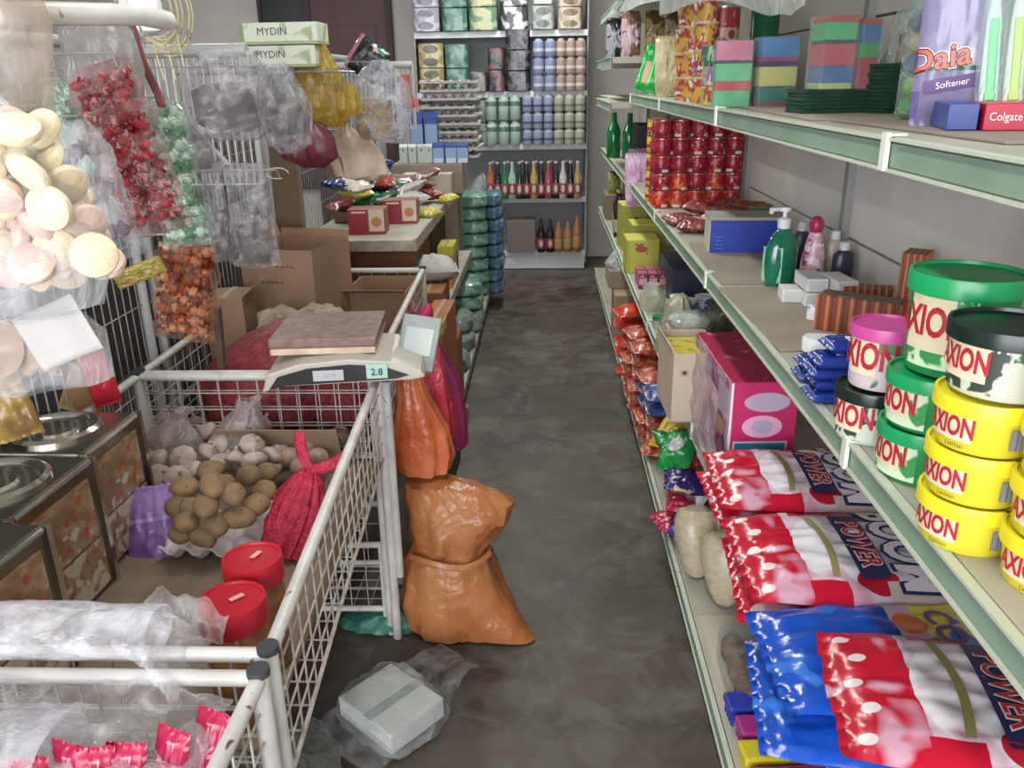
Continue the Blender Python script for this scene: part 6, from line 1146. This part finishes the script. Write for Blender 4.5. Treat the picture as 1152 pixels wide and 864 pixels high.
# shrink-wrapped bottle packs beyond
gpk = mat('green water pack film', '5f9478', .2, bump=.5, bs=18, zones=(('noise', 'xy', (14, .5, .58), '8fb8a4'), ('noise', 'xy', (30, .62, .66), '2f5f4a')))
bpk = mat('blue water pack film', '4a6c86', .2, bump=.5, bs=18, zones=(('noise', 'xy', (14, .5, .58), '6f9aa4'), ('noise', 'xy', (30, .62, .66), '2a4478')))
for col_, (x, y, m_, nm, cc) in enumerate(((-.50, 5.72, gpk, 'green', 0), (-.345, 5.78, bpk, 'blue', 1), (-.50, 5.0, gpk, 'green', 0))):
    n = 8 if col_ < 2 else 3
    k0 = None
    for i in range(n):
        lab = '%s film wrapped water pack, %s from the floor in %s column' % (nm, ORD[i], ('the far green', 'the blue', 'the nearer green')[col_])
        z = .102 + i*.086
        if k0 is None: 
            k0 = thing('water_pack', lab, 'water pack', (x, y, z), 0, nm+' water packs stacked by left aisle edge'); w_ = .22 if not cc else .11
            b = MB(); b.loft([(0, 0, 0, w_*.40, .13), (0, 0, .012, w_*.5, .15), (0, 0, .042, w_*.53, .155), (0, 0, .072, w_*.5, .15), (0, 0, .085, w_*.42, .13)], 40, col_, .006, 3, .002, 8, pw=3.5); b.build('film_pack', m_, k0)
            b = MB(); b.lathe([(.012, 0), (.014, .004), (.014, .012), (.0005, .013)], n=14); o = b.build('bottle_cap', mat('pack cap '+nm, '7ab09a' if not cc else '3a66c0', .35), k0); o.location = (w_*.3, -.155, .045); o.rotation_euler = (R(90), 0, 0)
        else: dup(k0, (x+.006*((i*5+col_) % 3-1), y+.008*((i*3) % 3-1), z), lab, rz=.03*((i*7) % 3-1))
for i, (x, y, z, lab) in enumerate(((-.46, 4.42, .102, 'clear film pack lying on left base shelf, lower'), (-.47, 4.50, .19, 'clear film pack on left base shelf, upper'), (-.46, 4.05, .102, 'clear film pack nearest on left base shelf'), (-.44, 4.80, .102, 'clear film pack under the green packs'))):
    t = thing('clear_pack', lab, 'packet', (x, y, z), 0, 'clear packs on left base shelf'); b = MB(); b.loft([(0, 0, 0, .05, .12), (0, 0, .02, .065, .14), (0, 0, .065, .062, .13), (0, 0, .085, .04, .10)], 36, i+50, .015, 3, .003, 8); b.build('film_pack', mat('pale grey green pack', '8c9c94', .2, var='6d7f78', vs=14, bump=.7, bs=24, zones=(('noise', 'xy', (26, .64, .67), '4a5a90'),)), t)
for i, (px, py, Y, lab) in enumerate(((503, 378, 3.62, 'grey sack standing at aisle edge beyond orange bag'), (493, 395, 3.45, 'grey sack squeezed behind the first grey one'))):
    t = thing('grey_sack', lab, 'sack', (-.46+.0*i-.05*i, 3.72-.22*i, .102), 0, 'small grey sacks on left base shelf'); b = MB(); b.loft([(0, 0, 0, .035, .05), (0, 0, .01, .055, .075), (0, 0, .10, .058, .078), (0, 0, .19, .045, .06), (.0, 0, .235, .015, .02), (.0, 0, .26, .02, .02)], 40, i+60, .010, 3, .003, 9); b.build('sack_body', mat('grey woven sack', '93918b', .6, var='84827c', vs=10, bump=.3), t)
t = thing('newspaper_stack', 'stack of old newspapers on floor by left base shelf', 'newspapers', (-.45, 3.42, .0), R(-6))
for i in range(6): box1('newspaper', (.15-.005*(i % 2), .34, .012), mat('newsprint', 'b0a292', .9, var='8e8070', vs=40, zones=(('noise', 'xy', (50, .58, .62), '5c5048'),)), t, c=(.003*(i % 3), .004*(i % 2), .0075+i*.0135), rz=.02*(i % 3-1), bevel=.001)
for i, (y, z, lab) in enumerate(((3.98, .19, 'folded grey cloth piece at aisle edge, upper'), (3.92, .102, 'folded brown cloth piece at the aisle edge, lower'))):
    t = thing('folded_sacking', lab, 'cloth', (-.47, y-.02, z-.0), 0, rot=(0, 0, R(-84))); pillow('cloth', .16, .12, .03, mat('sacking %d' % i, '8d877c' if i == 0 else '6d5f50', .9, bump=.4), t, i, .004, p=5)
# broom
t = thing('straw_broom', 'straw broom tip sticking out behind the red plastic bags', 'broom', (-.325, 2.60, .012), 0, rot=(R(-8), R(-16), 0))
for i in range(16): a = i/15-.5; b = MB(); b.tube([(.0, 0, .42), (.01*a, .01*math.sin(i), .26), (.05*a+.02, .02*math.sin(i*2), .0)], .0028, 5); b.build('bristle', mat('straw', '8f7d5c', .8), t)
b = MB(); b.tube([(0, 0, .38), (-.01, 0, .52)], .011, 10); b.build('handle', mat('green broom handle', '2a6a4c', .5), t)
# ------------------------------------------------ big orange sack and red bags
orm1 = mat('translucent orange plastic', 'd2501e', .25, var='e27a48', vs=9, bump=.9, bs=11, bd=.02); orm2 = mat('tan orange plastic sack', 'cc8248', .28, var='b8642c', vs=7, bump=.9, bs=9, bd=.025)
s = thing('orange_sack', 'big tan orange plastic sack slumped on the floor beside the basket leg', 'sack', (-.262, 2.065, .004))
b = MB(); b.loft([(0, 0, 0, .11, .10), (.005, 0, .004, .150, .125), (0, 0, .03, .158, .135), (-.008, 0, .10, .146, .130), (-.015, 0, .17, .128, .118), (-.018, 0, .225, .118, .108), (-.012, 0, .255, .108, .098), (0, 0, .29, .120, .105), (.004, 0, .34, .128, .110), (.002, 0, .385, .125, .10), (-.02, 0, .42, .10, .08), (-.05, 0, .45, .07, .05)], 84, 71, .018, 2, .004, 9, pw=2.2)
out = []
for x, y, z in b.v:
    a = math.atan2(y+.05, x)
    if z < .16 and x > .04: f = (1-z/.16)**1.6*max(0, math.cos(a+.25))**6; x += .085*f; y -= .04*f
    if .30 < z < .44 and x > .03: f = (1-abs(z-.40)/.1)*max(0, math.cos(a))**4; x += .055*max(0, f); z += .02*max(0, f)
    out.append((x, y, z))
b.v = out; b.build('sack_body', orm2, s)
b = MB(); b.grid(14, 5, lambda u, v: Vector((-.015+(.134+.006*v)*math.sin((u-.45)*2.2), -(.124+.004*v)*math.cos((u-.45)*2.2), .262-.018*v+.010*math.sin(u*7)))); b.build('fold_flap', orm2, s, solid=.002)
t = thing('orange_plastic_bag', 'bright orange red plastic bag hanging above the orange sack', 'bag', (-.345, 2.10, .462)); b = MB(); b.loft([(0, 0, 0, .02, .02), (0, 0, .01, .075, .05), (0, 0, .06, .086, .06), (-.005, 0, .14, .074, .052), (-.015, 0, .22, .045, .035), (-.02, 0, .28, .034, .028), (-.015, 0, .33, .018, .015), (-.01, 0, .36, .008, .008)], 56, 72, .010, 3, .005, 9); b.build('bag_body', orm1, t)
b = MB(); b.tube([(-.01, 0, .35), (-.025, -.03, .345), (-.035, -.055, .335)], .004, 8); b.build('handle', orm1, t)
t = thing('red_plastic_bag', 'red plastic bag knotted on the basket corner', 'bag', (-.345, 2.205, .50)); b = MB(); b.loft([(.02, 0, 0, .02, .02), (.02, 0, .02, .06, .045), (.01, 0, .12, .068, .05), (-.005, 0, .22, .066, .045), (-.012, 0, .30, .058, .035), (-.02, 0, .345, .018, .015), (-.008, 0, .36, .022, .018), (0, 0, .385, .010, .01)], 56, 73, .010, 3, .006, 8); b.build('bag_body', mat('translucent red plastic', 'c01c34', .25, var='d83a4c', vs=9, bump=.9, bs=13, bd=.02), t)
b = MB(); b.loft([(.0, 0, .36, .012, .01), (.01, 0, .39, .022, .018), (.02, 0, .41, .014, .01), (.025, 0, .425, .006, .005)], 24, 5, .006, 5, .002, 6); b.build('knot', mat('hot pink plastic', 'd02060', .3), t)
t = thing('magenta_plastic_bag', 'dark magenta plastic bag on the aisle side of red bag', 'bag', (-.275, 2.30, .44)); b = MB(); b.loft([(0, 0, 0, .015, .015), (0, 0, .02, .035, .035), (-.005, 0, .12, .042, .04), (-.02, 0, .24, .036, .035), (-.05, 0, .34, .018, .02), (-.065, 0, .40, .008, .01)], 44, 74, .008, 3, .005, 8); b.build('bag_body', mat('magenta plastic', '982048', .3, var='7a1c58', vs=8, bump=.5, bs=12), t)
patch('white_tag', .030, .042, mat('pale pink tag', 'dc9a98', .5), t, (-.020, -.052, .185), (.9, 0, -.42), (.42, 0, .9))
# ------------------------------------------------ floor bag with white box
t = thing('white_box_bag', 'clear bag holding white box with green strip on the floor', 'bag', (-.385, 1.645, .004), R(-40))
box1('white_box', (.20, .17, .058), mat('white box card', 'dcdcd8', .5), t, c=(0, 0, .036), bevel=.003); box1('green_strip', (.028, .171, .001), mat('grey green strip', '9fb4a8', .5), t, c=(.012, 0, .0660), bevel=0)
lettering('A ---- ---\n-- -----', .011, ink, t, (.012, .0, .0668), (0, -1, 0), (1, 0, 0))
b = MB(); b.loft([(0, 0, .001, .10, .08), (0, 0, .003, .125, .105), (0, 0, .03, .128, .108), (0, 0, .068, .118, .100), (0, .01, .085, .08, .06), (-.02, .05, .10, .03, .03)], 56, 81, .012, 3, .003, 9, pw=3.4, cap=True); b.build('bag_film', film('clear floor bag film', 'eef0f0', .03, .08, 22, .8, .25), t)
b = MB(); b.grid(22, 12, lambda u, v: Vector(((u-.5)*.20*(1-.4*v)+.012*mnoise.noise(Vector((u*5, v*4, 3))), .09+v*.16, .012+.05*math.sin(v*2.6)+.015*mnoise.noise(Vector((u*8, v*6, 0)))))); b.build('loose_film', film('clear floor bag film'), t)
b = MB(); b.grid(22, 8, lambda u, v: Vector(((u-.5)*.24, -.085-v*.08, .008+.014*(1-v)+.012*abs(mnoise.noise(Vector((u*8, v*5, 4))))))); b.build('loose_film', film('clear floor bag film'), t)
t = thing('teal_bag', 'crumpled teal plastic bag on the floor behind basket leg', 'bag', (-.46, 2.02, .003)); b = MB(); b.loft([(0, 0, 0, .06, .03), (0, 0, .005, .14, .045), (0, 0, .03, .13, .04), (.02, 0, .05, .06, .025), (.03, 0, .055, .01, .01)], 50, 83, .02, 3, .004, 9); b.build('bag_body', mat('teal film', '1c6a58', .3, var='2f8a74', vs=12, bump=.5), t)
t = thing('clear_floor_film', 'crumpled dusty clear film on floor under the garlic basket', 'plastic film', (-.62, 1.42, .003)); b = MB(); b.loft([(0, 0, 0, .10, .12), (0, 0, .005, .16, .2), (0, 0, .02, .13, .17), (0, 0, .035, .05, .06)], 60, 84, .03, 2.5, .004, 11); b.build('film', film('dusty film', 'c9cac4', .25, .15, 22, .8, .2), t)
# ------------------------------------------------ nearest basket: clear rolls, red packs
rollm = film('bright clear roll film', 'f6f6fa', .16, .10, 22, .9, .45, thick=.008)
for i, (y, z, r, x0, x1, lab) in enumerate(((.885, .833, .034, -1.0, -.505, 'thick clear plastic roll lying across the rim of nearest basket'), (.705, .800, .045, -1.0, -.545, 'clear plastic roll nearest the camera, bottom left'))):
    t = thing('plastic_roll', lab, 'plastic roll', (0, y, z), 0, 'rolls of clear plastic bags'); b = MB()
    b.grid(50, 32, lambda u, v: Vector((x0+(x1-x0)*u, (r+.006*mnoise.noise(Vector((u*9, v*6, i)))+.004*abs(mnoise.noise(Vector((u*26, v*9, i)))))*math.cos(v*2*math.pi)*1.25, (r+.006*mnoise.noise(Vector((u*9, v*6, i)))+.004*abs(mnoise.noise(Vector((u*24, v*9, i+3)))))*math.sin(v*2*math.pi)*.85)))
    b.build('film_roll', rollm, t)
    b = MB(); b.grid(26, 16, lambda u, v: Vector((x1-.03+.085*v, (u-.5)*.12*(1+.5*v)+.01*mnoise.noise(Vector((u*6, v*5, 1))), .02*(1-v)-.05*v*v+.016*mnoise.noise(Vector((u*7, v*5, i)))+.01*math.sin(u*14)*v))); b.build('loose_end', film('loose clear film', 'f4f4f8', .10, .10, 26, 1.0, .35), t)
t = thing('clear_bag_heap', 'crumpled clear bag spilling over the front basket rail', 'bag', (-.60, .70, .785)); b = MB(); b.grid(44, 36, lambda u, v: Vector(((u-.5)*.42, (v-.5)*.24, .02+.030*mnoise.noise(Vector((u*3, v*3, 2)))+.014*abs(mnoise.noise(Vector((u*9, v*7, 2))))+.004*mnoise.noise(Vector((u*20, v*15, 0)))-.10*max(0, u-.75)))); b.build('bag_film', film('loose clear film', 'f4f4f8'), t)
pkm = mat('hot pink wrapper', 'c8184c', .25, zones=(('noise', 'xy', (60, .58, .62), 'e890a0'),), bump=.3)
k0 = None
for i, (x, y, z, rz, rx) in enumerate(((-.47, .70, .755, .1, .2), (-.50, .69, .76, .25, .25), (-.535, .70, .755, -.2, .2), (-.565, .67, .76, .25, .2), (-.60, .66, .755, .4, .3), (-.43, .73, .75, -.3, .2), (-.64, .68, .75, .1, .2), (-.40, .76, .745, -.3, .1))):
    lab = 'hot pink wrapped snack bar seen through the clear bags, %s from the right' % ORD[[1, 2, 3, 4, 5, 0, 6, 7][i]]
    rot = (R(65)+rx, .1, rz)
    if k0 is None: k0 = thing('pink_snack_bar', lab, 'snack bar', (x, y, z), 0, 'hot pink snack bars in nearest basket', rot=rot); pillow('wrapper', .045, .13, .022, pkm, k0, 3, .003)
    else: dup(k0, (x, y, z), lab, rot=rot)
b = MB(); b.box((-.71, .49, .643), (.62, .60, .12)); o = b.build('stock_carton', mat('grey lilac carton', '8d8490', .6, var='77707c', vs=8), smooth=False, bevel=.004); tag(o, 'grey lilac carton filling bottom of the nearest basket', 'carton')
# ================================================================== BACK SHELF STOCK
DESAT[0] = .42  # back stock colours greyed further, haze put into the colour
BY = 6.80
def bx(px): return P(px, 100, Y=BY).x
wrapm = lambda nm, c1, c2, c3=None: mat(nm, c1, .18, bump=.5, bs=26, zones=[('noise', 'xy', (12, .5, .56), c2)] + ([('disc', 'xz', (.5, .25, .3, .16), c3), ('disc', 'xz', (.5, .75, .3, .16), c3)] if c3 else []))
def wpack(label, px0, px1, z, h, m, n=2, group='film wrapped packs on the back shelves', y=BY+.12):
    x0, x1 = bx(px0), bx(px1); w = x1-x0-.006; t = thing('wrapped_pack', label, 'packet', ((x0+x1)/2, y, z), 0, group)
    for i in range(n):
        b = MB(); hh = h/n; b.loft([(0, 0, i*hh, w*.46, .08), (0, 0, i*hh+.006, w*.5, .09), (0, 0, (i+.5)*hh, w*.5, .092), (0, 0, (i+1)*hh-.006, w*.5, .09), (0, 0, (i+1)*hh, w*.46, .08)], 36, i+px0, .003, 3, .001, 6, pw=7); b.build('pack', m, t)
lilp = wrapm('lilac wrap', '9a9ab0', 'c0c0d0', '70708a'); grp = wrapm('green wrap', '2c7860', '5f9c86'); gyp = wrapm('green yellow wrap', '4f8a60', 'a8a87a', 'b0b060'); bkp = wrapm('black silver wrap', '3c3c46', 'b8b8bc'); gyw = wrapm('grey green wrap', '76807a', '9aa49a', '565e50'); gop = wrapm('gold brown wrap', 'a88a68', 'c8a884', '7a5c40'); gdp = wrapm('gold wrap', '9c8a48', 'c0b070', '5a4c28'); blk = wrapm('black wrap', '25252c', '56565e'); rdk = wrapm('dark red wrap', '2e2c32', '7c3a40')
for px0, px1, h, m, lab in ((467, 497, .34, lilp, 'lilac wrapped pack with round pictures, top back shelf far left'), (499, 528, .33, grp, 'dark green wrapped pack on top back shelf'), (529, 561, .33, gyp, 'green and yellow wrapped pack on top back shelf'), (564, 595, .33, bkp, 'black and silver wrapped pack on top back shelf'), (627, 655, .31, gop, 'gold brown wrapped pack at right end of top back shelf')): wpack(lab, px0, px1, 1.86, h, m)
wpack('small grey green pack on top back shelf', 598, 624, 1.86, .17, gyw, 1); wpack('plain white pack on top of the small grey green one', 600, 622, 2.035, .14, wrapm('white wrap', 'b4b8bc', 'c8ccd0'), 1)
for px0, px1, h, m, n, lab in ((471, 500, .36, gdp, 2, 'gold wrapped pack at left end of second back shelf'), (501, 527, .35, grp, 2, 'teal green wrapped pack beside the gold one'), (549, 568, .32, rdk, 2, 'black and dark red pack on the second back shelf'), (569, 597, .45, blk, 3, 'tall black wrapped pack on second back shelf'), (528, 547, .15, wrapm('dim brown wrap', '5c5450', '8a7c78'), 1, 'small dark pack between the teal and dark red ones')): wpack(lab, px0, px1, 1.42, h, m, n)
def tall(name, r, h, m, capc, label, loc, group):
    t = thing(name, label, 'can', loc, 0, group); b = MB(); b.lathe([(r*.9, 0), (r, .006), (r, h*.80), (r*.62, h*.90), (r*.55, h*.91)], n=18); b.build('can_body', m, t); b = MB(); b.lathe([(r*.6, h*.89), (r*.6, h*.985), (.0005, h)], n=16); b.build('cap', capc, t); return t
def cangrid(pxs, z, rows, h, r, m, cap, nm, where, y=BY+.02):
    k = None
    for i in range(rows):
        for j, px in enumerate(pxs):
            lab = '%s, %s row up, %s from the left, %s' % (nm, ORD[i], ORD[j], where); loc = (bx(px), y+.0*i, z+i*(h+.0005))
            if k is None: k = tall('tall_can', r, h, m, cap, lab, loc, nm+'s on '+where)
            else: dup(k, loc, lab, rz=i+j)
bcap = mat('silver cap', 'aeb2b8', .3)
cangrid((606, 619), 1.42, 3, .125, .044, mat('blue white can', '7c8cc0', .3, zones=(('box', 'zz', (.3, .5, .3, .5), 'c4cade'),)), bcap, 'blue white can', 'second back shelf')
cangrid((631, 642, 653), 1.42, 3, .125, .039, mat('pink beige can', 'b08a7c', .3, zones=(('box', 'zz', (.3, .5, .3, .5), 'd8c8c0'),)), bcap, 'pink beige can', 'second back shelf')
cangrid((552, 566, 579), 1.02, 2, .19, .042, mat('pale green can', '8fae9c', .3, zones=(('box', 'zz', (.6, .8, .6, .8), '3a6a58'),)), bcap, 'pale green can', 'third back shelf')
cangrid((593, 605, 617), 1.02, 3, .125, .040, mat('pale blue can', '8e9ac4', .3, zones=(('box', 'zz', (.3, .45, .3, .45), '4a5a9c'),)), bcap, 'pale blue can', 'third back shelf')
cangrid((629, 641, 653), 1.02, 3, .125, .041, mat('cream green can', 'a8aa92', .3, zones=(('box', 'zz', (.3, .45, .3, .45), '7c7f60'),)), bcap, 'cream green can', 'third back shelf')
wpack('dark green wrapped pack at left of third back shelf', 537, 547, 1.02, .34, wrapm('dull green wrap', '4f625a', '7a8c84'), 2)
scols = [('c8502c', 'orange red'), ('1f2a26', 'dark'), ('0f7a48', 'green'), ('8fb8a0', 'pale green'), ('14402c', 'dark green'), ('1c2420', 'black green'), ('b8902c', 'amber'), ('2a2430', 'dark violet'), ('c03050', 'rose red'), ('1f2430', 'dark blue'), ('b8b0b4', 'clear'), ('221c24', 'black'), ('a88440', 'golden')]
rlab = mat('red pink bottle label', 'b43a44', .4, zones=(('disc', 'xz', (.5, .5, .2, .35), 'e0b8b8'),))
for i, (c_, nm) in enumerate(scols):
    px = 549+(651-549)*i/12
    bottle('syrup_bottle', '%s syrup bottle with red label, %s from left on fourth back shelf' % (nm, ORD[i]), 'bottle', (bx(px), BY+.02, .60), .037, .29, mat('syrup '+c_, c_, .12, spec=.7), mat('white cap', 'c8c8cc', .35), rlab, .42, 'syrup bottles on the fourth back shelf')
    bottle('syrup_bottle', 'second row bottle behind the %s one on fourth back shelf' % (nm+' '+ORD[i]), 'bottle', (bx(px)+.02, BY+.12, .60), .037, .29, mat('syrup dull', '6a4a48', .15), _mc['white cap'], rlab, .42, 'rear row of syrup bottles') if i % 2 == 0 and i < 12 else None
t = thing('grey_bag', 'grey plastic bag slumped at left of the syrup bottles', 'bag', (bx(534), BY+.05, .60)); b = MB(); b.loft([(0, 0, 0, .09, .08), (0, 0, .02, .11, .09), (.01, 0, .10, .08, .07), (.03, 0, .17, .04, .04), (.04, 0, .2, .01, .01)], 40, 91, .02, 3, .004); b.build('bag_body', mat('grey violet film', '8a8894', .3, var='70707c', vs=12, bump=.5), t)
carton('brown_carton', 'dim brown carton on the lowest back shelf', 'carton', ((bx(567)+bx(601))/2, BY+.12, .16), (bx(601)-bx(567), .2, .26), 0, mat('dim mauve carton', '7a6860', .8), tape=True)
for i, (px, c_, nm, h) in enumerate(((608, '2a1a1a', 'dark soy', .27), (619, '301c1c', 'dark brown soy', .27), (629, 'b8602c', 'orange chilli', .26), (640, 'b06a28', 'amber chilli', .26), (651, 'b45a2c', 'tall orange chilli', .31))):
    bottle('sauce_bottle', nm+' sauce bottle on lowest back shelf, %s from left' % ORD[i], 'bottle', (bx(px), BY+.04, .16), .036, h, mat('sauce '+c_, c_, .15), mat('red cap', 'b8402c', .35) if i > 1 else mat('black cap', '222222', .35), mat('amber label', 'c08a3c', .4) if i > 1 else rlab, .36, 'sauce bottles on the lowest back shelf')
